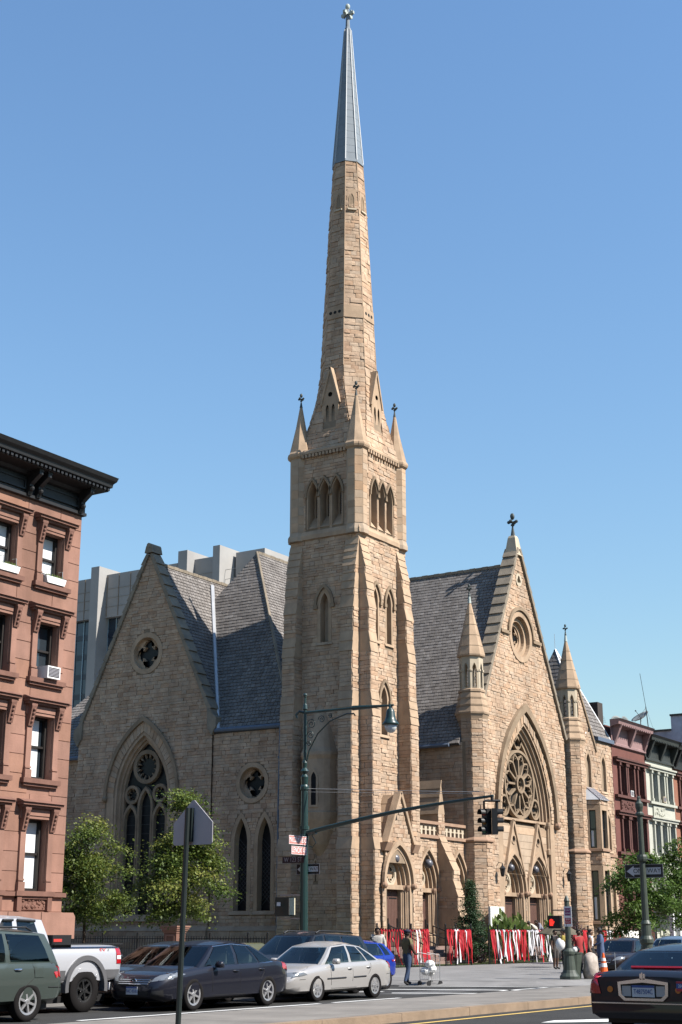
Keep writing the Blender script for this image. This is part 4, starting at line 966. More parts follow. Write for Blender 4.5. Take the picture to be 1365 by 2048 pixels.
# plinth and base course along the south side
for u0, u1, fr in ((tu0, tu1, tf), (-48.1, -42.85, sfb)):
    m = MB(); m.wedge(fr, u0, u1, 1.75, 2.0, -.1, .22, .02); m.build('base_course', m_dress, church)
    CS.cover(wT, Fr(fr.p(0, 0, .16), fr.u, fr.v), [(u0, .14), (u1, .14), (u1, 1.75), (u0, 1.75)], rows=(.25, .4), lens=(.5, 1.1))
    m = MB(); m.rect(fr, u0, u1, .1, 1.75, -.1, .15); m.build('plinth', m_mortar, church)
# transept roof (ridge runs away from the street) and the hipped bay roof
E0 = SEV - .1
m = MB(); m.add([(62.9, 57.9, 12.5), (62.9, 52.92, 22.2), (74, 52.92, 22.2), (74, 57.9, 12.5)], [[0, 1, 2, 3]]); m.build('transept_roof', m_slateb, church)
roof('transept_roof', (62.9, 47.75, E0 + .2), (74, 47.75, E0 + .2), (74, 52.92, 22.25), (62.9, 52.92, 22.25), row=.24, lens=(.2, .36))
for i in range(24): m = MB(); m.box(62.95 + i * .46, 62.95 + i * .46 + .44, 52.8, 53.04, 22.2, 22.36 + .02 * (i % 2)); m.build('ridge_tile', m_cop, church)
HX, HY, HZ = 69.0, 50.2, 23.85
roof('hipped_roof', (62.25, 48.1, E0), (62.25, 42.9, E0), (HX, HY, HZ), (66.3, 53.1, 19.14), row=.24, lens=(.2, .36))
roof('hipped_roof', (62.25, 42.9, E0), (80, 42.9, E0), (80, HY - .05, HZ), (HX, HY - .05, HZ), row=.24, lens=(.2, .36))
m = MB(); m.quad((80, 57.5, E0), (63.3, 57.5, E0), (HX, HY + .05, HZ), (80, HY + .05, HZ)); m.build('hipped_roof', m_slateb, church)
m = MB(); m.tube([(62.25, 42.9, E0 + .06), (HX, HY, HZ + .06)], .1, 6); m.build('hip_roll', m_cop, church)
for i in range(16): m = MB(); m.box(HX + i * .44, HX + i * .44 + .42, HY - .12, HY + .12, HZ - .04, HZ + .12 + .02 * (i % 2)); m.build('ridge_tile', m_cop, church)
m = MB(); vy = lambda X: 47.75 + ((X - 62.25) * 1.748 - .2) / 1.935
m.tube([(62.3, 47.72, E0 + .15), (62.9, vy(62.9), E0 + 1.3), (67.75, vy(67.75), E0 + 5.5 * 1.748 + .2)], .13, 6); m.build('valley_flashing', m_zinc, church)
# low wing beyond the transept, seen past the brownstone
m = MB(); m.box(63.2, 74, 57.75, 64, .1, 11.6); m.build('low_wing', m_mortar, church)
roof('low_wing_roof', (62.9, 64.2, 11.5), (62.9, 57.8, 11.5), (67.5, 57.8, 16.9), (67.5, 60.2, 16.9), row=.24, lens=(.2, .36))
m = MB(); m.tube([(62.9, 64.2, 11.4), (62.9, 57.8, 11.4)], .13, 8); m.build('gutter', m_bluegutter, church)
CS.cover(church, SF(63.2), [(-64, .14), (-57.8, .14), (-57.8, 11.4), (-64, 11.4)])
CS.finish(church, 'stones', 300, 50); tiltslates(SL); SL.finish(church, 'slates', 300, 40)

# ------------------------------------------------------------------ parsonage
pars = thing('parsonage', 'tan stone house with small gable, bay window and slate pyramid roof joined to the church', 'house', (91.3, 38, .14))
PS = Bag('stone', m_stone)
pe = EF(38.0); op, cl = [], []
for u, vb in ((89.62, 10.85), (92.15, 10.75)):
    i1, k1 = lancet(pe, u, vb, 12.35, .36, .7, sur=.2, depth=.3, root=pars, pane=m_glassw, name='arched_window'); op.append(i1); cl.append(k1)
i1, k1 = lancet(pe, 92.55, 6.9, 8.55, .34, .7, sur=.2, depth=.3, root=pars, pane=m_glassw, name='arched_window'); op.append(i1); cl.append(k1)
i1, k1 = lancet(pe, 92.7, 2.2, 4.4, .5, .9, sur=.2, depth=.4, hood=.14, root=pars, pane=m_glassw, name='arched_window'); op.append(i1); cl.append(k1)
wP = wall('front_wall', pe, [(88.6, .1), (93.65, .1), (93.65, 14.05), (90.6, 14.05), (88.4, 17.2), (88.3, 17.2)], op, cl, root=pars, bag=PS)
m = MB(); m.box(88.7, 93.6, 38.15, 47, .1, 14); m.build('side_walls', m_mortar, pars)
m = MB(); m.slab(pe, strip(91.0, 13.3, 88.3, 17.35, .16), -.3, .12); m.build('gable_coping', m_dressd, pars)
m = MB(); m.slab(pe, circ(89.85, 14.6, .12, 10), -.05, .07); m.build('vent_hole', m_dark, pars)
m = MB(); m.rect(pe, 91.0, 93.8, 14.05, 14.3, -.4, .22); m.build('gutter', m_bluegutter, pars)
pc = Vector((91.6, 40.9, 20.6))
PR = Bag('slate', m_slate)
def proof(a, b):
    fr, po = facet(a, b, pc + (Vector(b) - Vector(a)).normalized() * .05, pc - (Vector(b) - Vector(a)).normalized() * .05)
    m = MB(); m.slab(fr, po, -.1, 0); o = m.build('pyramid_roof', m_slateb, pars); PR.cover(o, fr, po, rows=(.3, .3), lens=(.3, .5), bulge=.02, base=.01, joint=.005, grid=False, stag=True)
bz = 14.3; cs = [(89.4, 38.0, bz), (93.7, 38.0, bz), (93.7, 43.5, bz), (89.4, 43.5, bz)]
proof(cs[0], cs[1]); proof(cs[3], cs[0]); proof(cs[1], cs[2])
m = MB(); m.tube([cs[0], pc], .07, 6); m.tube([cs[1], pc], .07, 6); m.tube([pc, pc + Vector((0, 0, 1.1))], .015, 5); m.build('hip_flashing', m_zinc, pars)
# bay window: three faces, two storeys, metal roof
by0 = 37.1; bpts = [(88.7, 38.0), (89.0, by0), (90.35, by0), (91.15, 38.0)]
for i in range(3):
    A, B = Vector((*bpts[i], 0)), Vector((*bpts[i + 1], 0)); f = Fr(A, B - A, (0, 0, 1)); L = (B - A).length
    op, cl = [], []
    for vb, vt in ((2.4, 5.5), (6.9, 9.3)):
        a_ = L / 2 - (.28 if i == 1 else .26); o_ = [(L / 2 - a_, vb), (L / 2 + a_, vb), (L / 2 + a_, vt), (L / 2 - a_, vt)]
        ou = [(.03, vb - .2), (L - .03, vb - .2), (L - .03, vt + .3), (.03, vt + .3)]; op.append(o_); cl.append(ou)
        m = MB(); m.ring(f, o_, ou, -.2, .04); w = m.build('bay_window', m_dress, pars)
        m = MB(); m.slab(f, o_, -.3, -.2); m.build('pane', m_glassw, w)
        m = MB(); mid = (vb + vt) / 2; m.rect(f, L / 2 - a_, L / 2 + a_, mid - .03, mid + .03, -.2, -.14); m.ring(f, [(L / 2 - a_ + .06, vb + .06), (L / 2 + a_ - .06, vb + .06), (L / 2 + a_ - .06, vt - .06), (L / 2 - a_ + .06, vt - .06)], o_, -.2, -.15); m.build('sash', m_sash, w)
        m = MB(); m.rect(f, L / 2 - a_ + .08, L / 2 + a_ * .1, vb + .1, mid - .1, -.2, -.19); m.build('curtain', m_white, w)
        m = MB(); m.rect(f, -.02, L + .02, vb - .2, vb - .05, -.1, .12); m.build('sill', m_redst, w)
    wq = wall('bay_wall', f, [(0, .1), (L, .1), (L, 9.95), (0, 9.95)], op, cl, root=pars, bag=PS)
m = MB(); T = [(89.1, 38.0, 10.8), (90.2, 38.0, 10.8)]; Bq = [(88.55, 38.0, 9.95), (88.92, by0 - .12, 9.95), (90.42, by0 - .12, 9.95), (91.3, 38.0, 9.95)]
m.add(Bq + T, [[0, 1, 4], [1, 2, 5, 4], [2, 3, 5]]); m.build('bay_roof', m_zinc, pars)
for t in (.0, .2, .4, .6, .8, 1.0):
    m = MB(); a = Vector(Bq[1]).lerp(Vector(Bq[2]), t); b = Vector(T[0]).lerp(Vector(T[1]), t); m.tube([a + Vector((0, 0, .03)), b + Vector((0, 0, .03))], .025, 5); m.build('roof_seam', m_alum, pars)
for t in (.33, .66): m = MB(); a = Vector(Bq[2]).lerp(Vector(Bq[3]), t); m.tube([a + Vector((0, 0, .03)), Vector(T[1]) + Vector((0, 0, .03))], .025, 5); m.build('roof_seam', m_alum, pars)
m = MB(); m.rect(pe, 91.2, 93.65, 6.5, 6.68, -.1, .1); m.build('string_course', m_redst, pars)
PS.finish(pars, 'stones', 300, 40); tiltslates(PR); PR.finish(pars, 'slates', 120, 60)
# ------------------------------------------------------------------ brownstone on the near corner
BX0, BX1, BY = 27.0, 37.3, 35.0
bs = thing('brownstone_building', 'brownstone row house with black bracketed cornice on the near street corner', 'house', (34, 35, .14))
bf = EF(BY); BS = Bag('stone_block', m_brown)
rows_ = [(13.27, 15.08), (9.95, 11.9), (6.58, 8.69), (2.95, 5.27)]
cols_ = [35.87, 33.6, 31.33, 29.06]
op = [[(c - .52, a), (c + .52, a), (c + .52, b), (c - .52, b)] for c in cols_ for a, b in rows_]
wb = wall('front_wall', bf, [(BX0, .1), (BX1, .1), (BX1, 16.2), (BX0, 16.2)], op, [], mat=m_brown, stones=False, root=bs)
cl = [[(c - .52, a), (c + .52, a), (c + .52, b + .0), (c - .52, b)] for c in cols_ for a, b in rows_]
v = 2.3; 
BS.cover(wb, bf, [(BX0, 2.3), (BX1, 2.3), (BX1, 16.1), (BX0, 16.1)], cl, rows=(.63, .63), lens=(1.0, 1.9), bulge=.008, base=.012, joint=.003, grid=False)
m = MB(); m.box(BX0, BX1 - .01, BY + .62, 61, .1, 16.3); m.build('side_walls', m_brownt, bs)
m = MB(); m.quad((BX1, BY + .02, .1), (BX1, BY + .65, .1), (BX1, BY + .65, 16.2), (BX1, BY + .02, 16.2)); m.build('corner_return', m_brown, bs)
for ci, c in enumerate(cols_):
    for ri, (a, b) in enumerate(rows_):
        m = MB(); m.ring(bf, [(c - .5, a), (c + .5, a), (c + .5, b), (c - .5, b)], [(c - .53, a - .02), (c + .53, a - .02), (c + .53, b + .02), (c - .53, b + .02)], -.4, .0)
        for sg in (-1, 1):
            u = c + sg * .64; m.rect(bf, u - .12, u + .12, a, b + .02, -.02, .10); m.rect(bf, u - .15, u + .15, a, a + .28, -.02, .15); m.rect(bf, u - .135, u + .135, a + .32, a + .38, -.02, .13)
        m.rect(bf, c - .8, c + .8, b, b + .34, -.02, .10); m.rect(bf, c - .52, c + .52, b + .1, b + .3, .1, .13)
        w = m.build('window', m_brown, bs)
        for sg in (-1, 1):
            u = c + sg * .66; m = MB(); m.wedge(bf, u - .11, u + .11, b - .4, b + .26, 0, .15, .3); m.rect(bf, u - .13, u + .13, b + .26, b + .34, 0, .3)
            for q in range(4): m.sphere(bf.p(u, b - .25 + q * .13, .19 + q * .035), .055, 6)
            m.build('console', m_brownt, w)
        m = MB(); m.rect(bf, c - .9, c + .9, b + .34, b + .42, -.02, .24); m.rect(bf, c - .95, c + .95, b + .42, b + .51, -.02, .34); m.wedge(bf, c - .97, c + .97, b + .51, b + .62, -.02, .4, .12); m.build('hood', m_brownt, w)
        m = MB(); m.rect(bf, c - .88, c + .88, a - .16, a - .003, -.3, .2); m.rect(bf, c - .8, c + .8, a - .25, a - .16, -.02, .13); m.build('sill', m_brownt, w)
        m = MB(); fo = [(c - .5, a), (c + .5, a), (c + .5, b), (c - .5, b)]; fi = [(c - .40, a + .1), (c + .40, a + .1), (c + .40, b - .08), (c - .40, b - .08)]
        m.ring(bf, fi, fo, -.4, -.22); mid = (a + b) / 2 + .05; m.rect(bf, c - .42, c + .42, mid - .035, mid + .035, -.36, -.25); m.build('sash', m_sash, w)
        rnd = (ri * 7 + ci * 3) % 5
        bt = mid if (ri, ci) == (1, 0) else a + .1
        m = MB(); m.rect(bf, c - .4, c + .4, a + .1, b - .08, -.45, -.36); m.build('pane', m_glassw, w)
        if (ri, ci) != (1, 0) and (ri, ci) != (1, 1) and (ri, ci) != (2, 1):
            m = MB(); x1 = c + (.40 if ri in (0, 3) else .24); n = int((b - .12 - bt) / .085)
            m.rect(bf, c - .4, x1, bt, b - .1, -.37, -.35)
            for q in range(n): z = bt + q * .085; m.rect(bf, c - .4, x1, z, z + .012, -.35, -.3485)
            m.build('blind', m_blind, w)
        if ri == 3:
            m = MB(); m.rect(bf, c - .72, c + .72, 2.36, 2.72, -.02, .06); m.rect(bf, c - .8, c - .6, 2.32, 2.78, 0, .16); m.rect(bf, c + .6, c + .8, 2.32, 2.78, 0, .16)
            for q in range(40): m.sphere(bf.p(c + random.uniform(-.55, .55), random.uniform(2.42, 2.68), .06), random.uniform(.03, .06), 5)
            m.build('carved_panel', m_brownt, w)
m = MB(); m.rect(bf, BX0, BX1 + .06, 2.78, 2.92, -.02, .14); m.build('string_course', m_brownt, bs)
m = MB(); m.rect(bf, BX0, BX1, .1, 2.3, -.2, .05); m.build('basement_wall', m_brown, bs)
for q in range(5): m = MB(); u = BX1 - 1.5 * q; m.slab(bf, [(u - 1.48, 1.45), (u + .1 if q == 0 else u - .01, 1.45), (u + .1 if q == 0 else u - .01, 2.15), (u - (.0 if q == 0 else .01), 2.28), (u - 1.48, 2.28)], .05, .55); m.build('parapet_block', m_brown, bs)
m = MB(); m.rect(bf, BX1 - .9, BX1 - .05, .1, 1.44, .05, .42); m.build('gate_pier', m_brown, bs)
# cornice
prof = [(p, 16.08 + (z - 16.1) * .74) for p, z in ((.0, 16.1), (.16, 16.14), (.16, 16.28), (.1, 16.32), (.1, 17.1), (.22, 17.16), (.3, 17.3), (.85, 17.36), (.85, 17.5), (.98, 17.55), (1.0, 17.72), (1.12, 17.84), (1.18, 18.03), (.0, 18.12))]
CZ = lambda z: 16.08 + (z - 16.1) * .74
m = MB()
ringA = [Vector((BX0, BY - p, z)) for p, z in prof]; ringB = [Vector((BX1 + p * .5, BY - p, z)) for p, z in prof]; ringC = [Vector((BX1 + p * .5, BY + .5, z)) for p, z in prof]
m.loft([ringA, ringB, ringC], caps=True); co = m.build('cornice', m_corn, bs)
for u in (29.9 - .2, 29.9 + .2, 32.2 - .2, 32.2 + .2, 34.52, 34.95, 37.12):
    m = MB(); m.slab(Fr((u - .09, BY, 0), (0, -1, 0), (0, 0, 1)), [(p, CZ(z)) for p, z in ((.1, 16.2), (.22, 16.2), (.28, 16.45), (.3, 16.7), (.55, 16.95), (.72, 17.1), (.72, 17.36), (.1, 17.36))], -.09, .09)
    m.box(u - .2, u + .02, BY - .74, BY - .1, CZ(17.26), CZ(17.36)); m.sphere((u - .09, BY - .3, CZ(16.5)), .1, 6); m.build('bracket', m_corn, co)
n = 52
for i in range(n):
    u = BX0 + .3 + i * (BX1 + .5 - BX0 - .3) / n; m = MB(); m.box(u, u + .11, BY - .93, BY - .84, CZ(17.38), CZ(17.5)); m.build('dentil', m_corn, co)
for a, b in ((35.1, 36.95), (32.5, 34.3), (30.2, 31.9)):
    m = MB(); m.rect(bf, a, b, 16.33, 16.7, .1, .13); m.ring(bf, [(a + .08, 16.39), (b - .08, 16.39), (b - .08, 16.64), (a + .08, 16.64)], [(a, 16.33), (b, 16.33), (b, 16.7), (a, 16.7)], .13, .17); m.build('frieze_panel', m_corn, co)
BS.finish(bs, 'stone_blocks', 300, 40)
def flower_box(c, a, label):
    t = thing('flower_box', label, 'flower box', (c, BY - .1, a))
    m = MB(); m.slab(bf, [(c - .42, a), (c + .42, a), (c + .5, a + .24), (c - .5, a + .24)], .02, .24); m.build('trough', m_white, t)
    m = MB()
    for q in range(60):
        p = bf.p(c + random.uniform(-.42, .42), a + .24, random.uniform(.05, .2)); d = Vector((random.uniform(-.08, .08), random.uniform(-.06, .06), random.uniform(.05, .16))); s = Vector((.03, .01, 0)); m.tone = random.random()
        m.add([p - s, p + s, p + d], [[0, 1, 2]])
    m.build('plants', m_leafs, t)
    for sg in (-.3, .3): m = MB(); m.tube([bf.p(c + sg, a + .5, .02), bf.p(c + sg, a + .5, .22), bf.p(c + sg, a + .2, .24)], .012, 5); m.build('bracket', m_steel, t)
def ac_unit(fr, c, a, label, w=.62, h=.42, mat=None, root=None, proud=.34):
    t = thing('air_conditioner', label, 'air conditioner', tuple(fr.p(c, a, 0)))
    m = MB(); m.rect(fr, c - w / 2, c + w / 2, a, a + h, -.3, proud); m.build('case', mat or m_white, t)
    m = MB(); m.rect(fr, c - w / 2 + .05, c + w / 2 - .05, a + .05, a + h - .05, proud, proud + .004); g = m.build('grille', m_dark, t)
    for q in range(6): m = MB(); z = a + .08 + q * (h - .14) / 6; m.rect(fr, c - w / 2 + .05, c + w / 2 - .05, z, z + .02, proud + .002, proud + .012); m.build('fin', m_alum, g)
flower_box(35.95, 13.29, 'white flower box under the top right window of the brownstone')
flower_box(33.7, 13.29, 'white flower box at the left edge on the brownstone top floor')
ac_unit(bf, 35.98, 9.97, 'white air conditioner in a third floor brownstone window')
ac_unit(bf, 35.75, 13.3, 'air conditioner behind the flower box in the top right brownstone window', .45, .42, m_white, proud=-.1)

# ------------------------------------------------------------------ the rest of the block and the avenue's other side (out of frame, added to shade and reflect)
def plain_block(name, x0, x1, y0, y1, h, mat, faces, label, nx=6):
    t = thing(name, label, 'building', ((x0 + x1) / 2, (y0 + y1) / 2, .14)); m = MB(); m.box(x0, x1, y0, y1, .1, h); m.build('walls', mat, t)
    m = MB(); m.box(x0 - .3, x1 + .3, y0 - .6, y1 + .6, h, h + .6); m.build('cornice', m_corn, t); gw_ = MB()
    for f, u0, u1 in faces:
        n = max(2, int((u1 - u0) / 2.4))
        for i in range(n):
            for z in range(int(h / 3.4)): u = u0 + (u1 - u0) * (i + .5) / n; gw_.rect(f, u - .5, u + .5, 2.6 + z * 3.3, 4.5 + z * 3.3, -.1, .03)
    gw_.build('windows', m_glassw, t, kind='stuff')
plain_block('unseen_row_building', -70, 26.9, 35.1, 50, 14.5, m_brownt, [(EF(35.1), -70, 26.9)], 'unseen brownstone row continuing along the avenue left of the picture')
plain_block('unseen_row_building', -20, 38, 61.5, 120, 11, m_brownt, [(NF(38), 61.5, 140)], 'unseen row building along the side street behind the corner brownstone')
plain_block('unseen_apartment_building', -90, 60, -34, -15, 17, M('buff_brick', (.33, .24, .17), .9, var=.15), [(WF(-15), -60, 90)], 'unseen buff brick apartment house on the far side of the avenue, behind the viewer')
plain_block('unseen_apartment_building', 66, 170, -34, -15, 15, M('dark_red_brick_b', (.26, .13, .09), .9, var=.15), [(WF(-15), -170, -66)], 'unseen red brick apartment house up the far side of the avenue, behind the viewer')

# ------------------------------------------------------------------ distant concrete office tower
ot = thing('office_tower', 'grey concrete office tower with blank top and dark glass strips beyond the church', 'office tower', (225, 185, 0))
of = SF(220)
def seg(y0, y1, z, px=0, glass=None, name='concrete_bay'):
    m = MB(); 
    if glass: m.box(220 - px, 240, y1, y0, glass, z); m.box(221.2, 240, y1, y0, 0, glass)
    else: m.box(220 - px, 240, y1, y0, 0, z)
    o = m.build(name, m_conc, ot)
    if glass:
        f = SF(221.2); m = MB(); m.rect(f, -y0, -y1, 0, glass, 0, .05); g = m.build('glazing', m_offgl, o)
        n = max(1, round((y0 - y1) / 2.3))
        for i in range(n + 1): m = MB(); u = -y0 + (y0 - y1) * i / n; m.rect(f, u - .09, u + .09, 0, glass, 0, .25); m.build('mullion', m_mull, g)
        for i in range(14):
            m = MB(); z0 = glass - 4.1 * (i + 1); m.rect(f, -y0, -y1, z0, z0 + 1.1, .05, .12); m.build('spandrel', M('office_spandrel', (.02, .03, .05), .3), g)
seg(216, 200.7, 73.1, 0, 64.4); seg(200.7, 198.5, 74.7, 2.4, name='pier'); seg(198.5, 178.0, 73.3, 0, 64.2); seg(177.7, 175.4, 74.9, 2.4, name='pier')
seg(175.4, 169.4, 73.4, 0); seg(169.3, 167.6, 74.9, 2.0, name='pier'); seg(167.0, 160, 74.2, -2.5); seg(185, 178.1, 72.6, 2.0)
for i in range(3): m = MB(); m.box(219.9, 220.0, 160, 216, 70.2 - i * 1.9, 70.26 - i * 1.9); m.build('pour_line', m_conc, ot)
for i in range(12): m = MB(); y = 179.5 + i * 3.1; m.box(219.88, 219.99, y, y + .1, 64.4, 73.0); m.build('panel_joint', m_mortar, ot)

# ------------------------------------------------------------------ row houses up the avenue
def row_house(x0, x1, zt, body, trim, label, corn, lit=False, cols=3, cornh=1.25, side=None):
    t = thing('row_house', label, 'house', ((x0 + x1) / 2, 38, .14), 'row houses along the avenue beyond the church')
    f = EF(38.0); zr = [(10.75, 12.75), (6.95, 9.15), (2.6, 5.3)]
    w_ = x1 - x0; cs = [x0 + w_ * q for q in ((.26, .5, .8) if cols == 3 else (.3, .7))]
    hw = .46
    ho = [[(c - hw, a), (c + hw, a), (c + hw, b), (c - hw, b)] for c in cs for a, b in zr]
    m = MB(); m.face(f, [(x0, .1), (x1, .1), (x1, zt - 1), (x0, zt - 1)], ho, 0); m.box(x0, x1, 38.4, 50, .1, zt - .3); m.quad((x0, 38, .1), (x0, 38.4, .1), (x0, 38.4, zt - 1), (x0, 38, zt - 1)); wl = m.build('front_wall', body, t)
    for a, b in zr:
        m = MB(); m.rect(f, x0 + .2, x1 - .05, b + .22, b + .4, -.05, .26); m.rect(f, x0 + .15, x1, b + .4, b + .52, -.05, .36); m.build('lintel_band', trim, wl)
        m = MB(); m.rect(f, x0 + .2, x1 - .05, a - .2, a - .02, -.3, .24); m.build('sill_band', trim, wl)
        m = MB(); m.rect(f, cs[0] - .5, cs[1] + .5, a - 1.1, a - .3, 0, .1)
        for q in range(36): m.sphere(f.p(random.uniform(cs[0] - .4, cs[1] + .4), random.uniform(a - 1.0, a - .4), .1), random.uniform(.05, .1), 5)
        m.build('carved_panel', trim, wl)
        for c in cs:
            m = MB(); m.ring(f, [(c - hw, a), (c + hw, a), (c + hw, b), (c - hw, b)], [(c - hw - .03, a - .02), (c + hw + .03, a - .02), (c + hw + .03, b + .02), (c - hw - .03, b + .02)], -.36, .01); w = m.build('window', body, t)
            m = MB(); m.rect(f, c - hw, c + hw, a, b, -.4, -.3); m.build('pane', m_glassw, w)
            m = MB(); m.ring(f, [(c - hw + .08, a + .08), (c + hw - .08, a + .08), (c + hw - .08, b - .08), (c - hw + .08, b - .08)], [(c - hw, a), (c + hw, a), (c + hw, b), (c - hw, b)], -.32, -.2); m.rect(f, c - hw, c + hw, (a + b) / 2 - .04, (a + b) / 2 + .04, -.3, -.2); m.build('sash', m_sash, w)
            for sg in (-1, 1):
                u = c + sg * (hw + .13); m = MB(); m.rect(f, u - .1, u + .1, a, b + .2, -.02, .16); m.rect(f, u - .13, u + .13, b, b + .2, 0, .22); m.rect(f, u - .13, u + .13, a, a + .2, 0, .2); m.build('pilaster', trim, w)
    m = MB(); pf_ = [(.05, zt - cornh - .5), (.15, zt - cornh - .45), (.15, zt - cornh - .3), (.08, zt - cornh - .25), (.08, zt - .45), (.3, zt - .4), (.75, zt - .35), (.8, zt - .12), (.95, zt), (0, zt + .04)]
    m.loft([[Vector((x0 - .05 - p * .4, 38 - p, z)) for p, z in pf_], [Vector((x1 - .02, 38 - p, z)) for p, z in pf_]]); c_ = m.build('cornice', corn, t)
    for q in range(3):
        u = x0 + .3 + q * (w_ - .6) / 2; m = MB(); m.wedge(f, u - .14, u + .14, zt - cornh - .3, zt - .38, .05, .2, .72); m.build('bracket', corn, c_)
    for q in range(16): m = MB(); u = x0 + .2 + q * (w_ - .4) / 16; m.rect(f, u, u + .12, zt - .42, zt - .3, .2, .78); m.build('dentil', corn, c_)
    m = MB(); m.box(x0 + .02, x1 - .02, 36.0, 37.95, .14, 1.0); m.build('stoop', trim, t)
    return t
m_rbrick = M('dark_red_brick', (.15, .055, .042), .9, var=.15, vs=1.5); m_rtrim = M('dark_red_trim', (.105, .042, .033), .85, var=.15)
m_cream = M('cream_facade', (.46, .46, .39), .8, var=.1, vs=1.2); m_creamt = M('cream_trim', (.42, .42, .35), .8, var=.12)
m_pinkc = M('pink_cornice', (.27, .165, .16), .7, var=.15); m_bl = M('blue_grey_render', (.30, .36, .44), .9, var=.35, vs=.7); m_grc = M('grey_green_cornice', (.03, .035, .032), .6, var=.2)
row_house(93.75, 99.9, 15.75, m_rbrick, m_rtrim, 'dark red row house with pink bracketed cornice beside the church parsonage', m_pinkc)
row_house(99.95, 105.5, 15.35, m_cream, m_creamt, 'cream row house with black cornice between two red ones', m_grc)
row_house(105.55, 111.6, 15.2, M('brown_red_front', (.27, .115, .07), .9, var=.15), m_rtrim, 'brown row house with dark cornice at the right picture edge', m_corn)
ch_ = bpy.data.objects['row_house.001']
for u in (100.3, 101.6, 102.9, 104.2): m = MB(); m.box(u - .14, u + .14, 36.7, 36.98, .14, 3.3); m.box(u - .2, u + .2, 36.64, 37.04, 3.1, 3.3); m.build('porch_column', m_white, ch_)
m = MB(); m.box(100.0, 104.6, 36.5, 37.95, 3.3, 3.6); m.build('porch_roof', m_rtrim, ch_)
bb = thing('rendered_building', 'blue grey rendered side wall of the tall building above the cream row house', 'building', (116, 41, .14))
m = MB(); m.box(111.7, 122, 38.2, 52, .1, 17.2); m.build('side_wall', m_bl, bb)
m = MB(); m.box(111.7, 122, 38.3, 40.1, 17.2, 18.35); m.build('chimney_wall', m_bl, bb)
m = MB(); m.box(111.6, 122, 40.1, 52, 17.2, 17.34); m.box(111.6, 122, 38.2, 40.15, 18.35, 18.5); m.build('parapet_cap', m_grc, bb)
ac_unit(EF(38), 96.9, 10.78, 'white air conditioner in an upper window of the dark red row house', .5, .4, proud=.12)
ac_unit(EF(38), 102.75, 10.78, 'cream air conditioner in the upper middle window of the cream row house', .55, .42, m_pale, proud=.3)
m = MB(); m.box(94.6, 95.5, 39.2, 40.6, 15.3, 17.2); tag(m.build('chimney', M('dark_chimney', (.05, .04, .035), .9), None), 'dark square chimney beside the slate pyramid roof', 'chimney')
def dish(c, r, nrm, label, tilt=0):
    t = thing('satellite_dish', label, 'satellite dish', c, 'satellite dishes on the row house roofs')
    n = Vector(nrm).normalized(); a = n.cross((0, 0, 1)).normalized(); b = a.cross(n); C_ = Vector(c)
    m = MB(); R_ = [(.02, -.28), (.5, -.2), (.8, -.1), (1, 0), (1, -.03), (.8, -.14), (.5, -.24), (.02, -.32)]; rings = []
    for rr, d in R_: rings.append([C_ + n * (d * r) + (a * math.cos(2 * math.pi * i / 16) + b * math.sin(2 * math.pi * i / 16)) * (rr * r) for i in range(16)])
    m.loft(rings, caps=False); m.build('reflector', M('dish_grey', (.16, .18, .18), .6, var=.2), t, smooth=True)
    m = MB(); m.tube([C_ - n * .2 * r, C_ + Vector((0, 0, -r * 1.5))], .04, 6); m.tube([C_ - n * .25 * r, C_ + n * .7 * r - b * .1], .02, 5); m.sphere(C_ + n * .7 * r - b * .1, .06, 6); m.build('mount', m_iron, t)
dish((98.3, 39.3, 16.25), .48, (-.6, -.8, .3), 'dark dish on the pink corniced roof, left of two')
dish((100.0, 39.3, 16.4), .5, (-.2, -.9, .25), 'dark dish with pale feed horn on the pink corniced roof, right of two')
dish((107.3, 41.0, 17.9), .75, (-.5, .3, .85), 'large grey dish tilted skywards beside the tall radio mast')
t = thing('radio_mast', 'thin guyed radio mast rising from the row house roofs', 'antenna', (104.4, 39.2, 15.6))
m = MB(); m.tube([(104.4, 39.2, 15.5), (104.2, 39.3, 18.1)], .035, 6); m.tube([(104.2, 39.3, 18.1), (103.9, 39.5, 20.6)], .018, 5); m.build('mast', m_iron, t)
m = MB()
for p in ((106.5, 39.5, 16.2), (102.4, 39.5, 15.6), (103.2, 41, 15.6)): m.tube([(104.2, 39.3, 18.0), p], .008, 4)
m.build('guy_wire', m_iron, t)
for (x, y, z, lb) in ((95.6, 41, 16.4, 'small aerial beside the pyramid roof of the parsonage'), (98.0, 40.6, 16.0, 'small aerial behind the two dark dishes'), (100.9, 39.6, 15.6, 'flat aerial on the roof right of the two dark dishes')):
    m = MB(); m.tube([(x, y, 14.8), (x, y, z + .7)], .02, 5)
    for q in range(4): m.tube([(x - .6 + q * .1, y - .5, z + .25 + q * .12), (x + .7 - q * .1, y - .3, z + .3 + q * .12)], .012, 4)
    tag(m.build('roof_aerial', m_iron, None), lb, 'antenna')

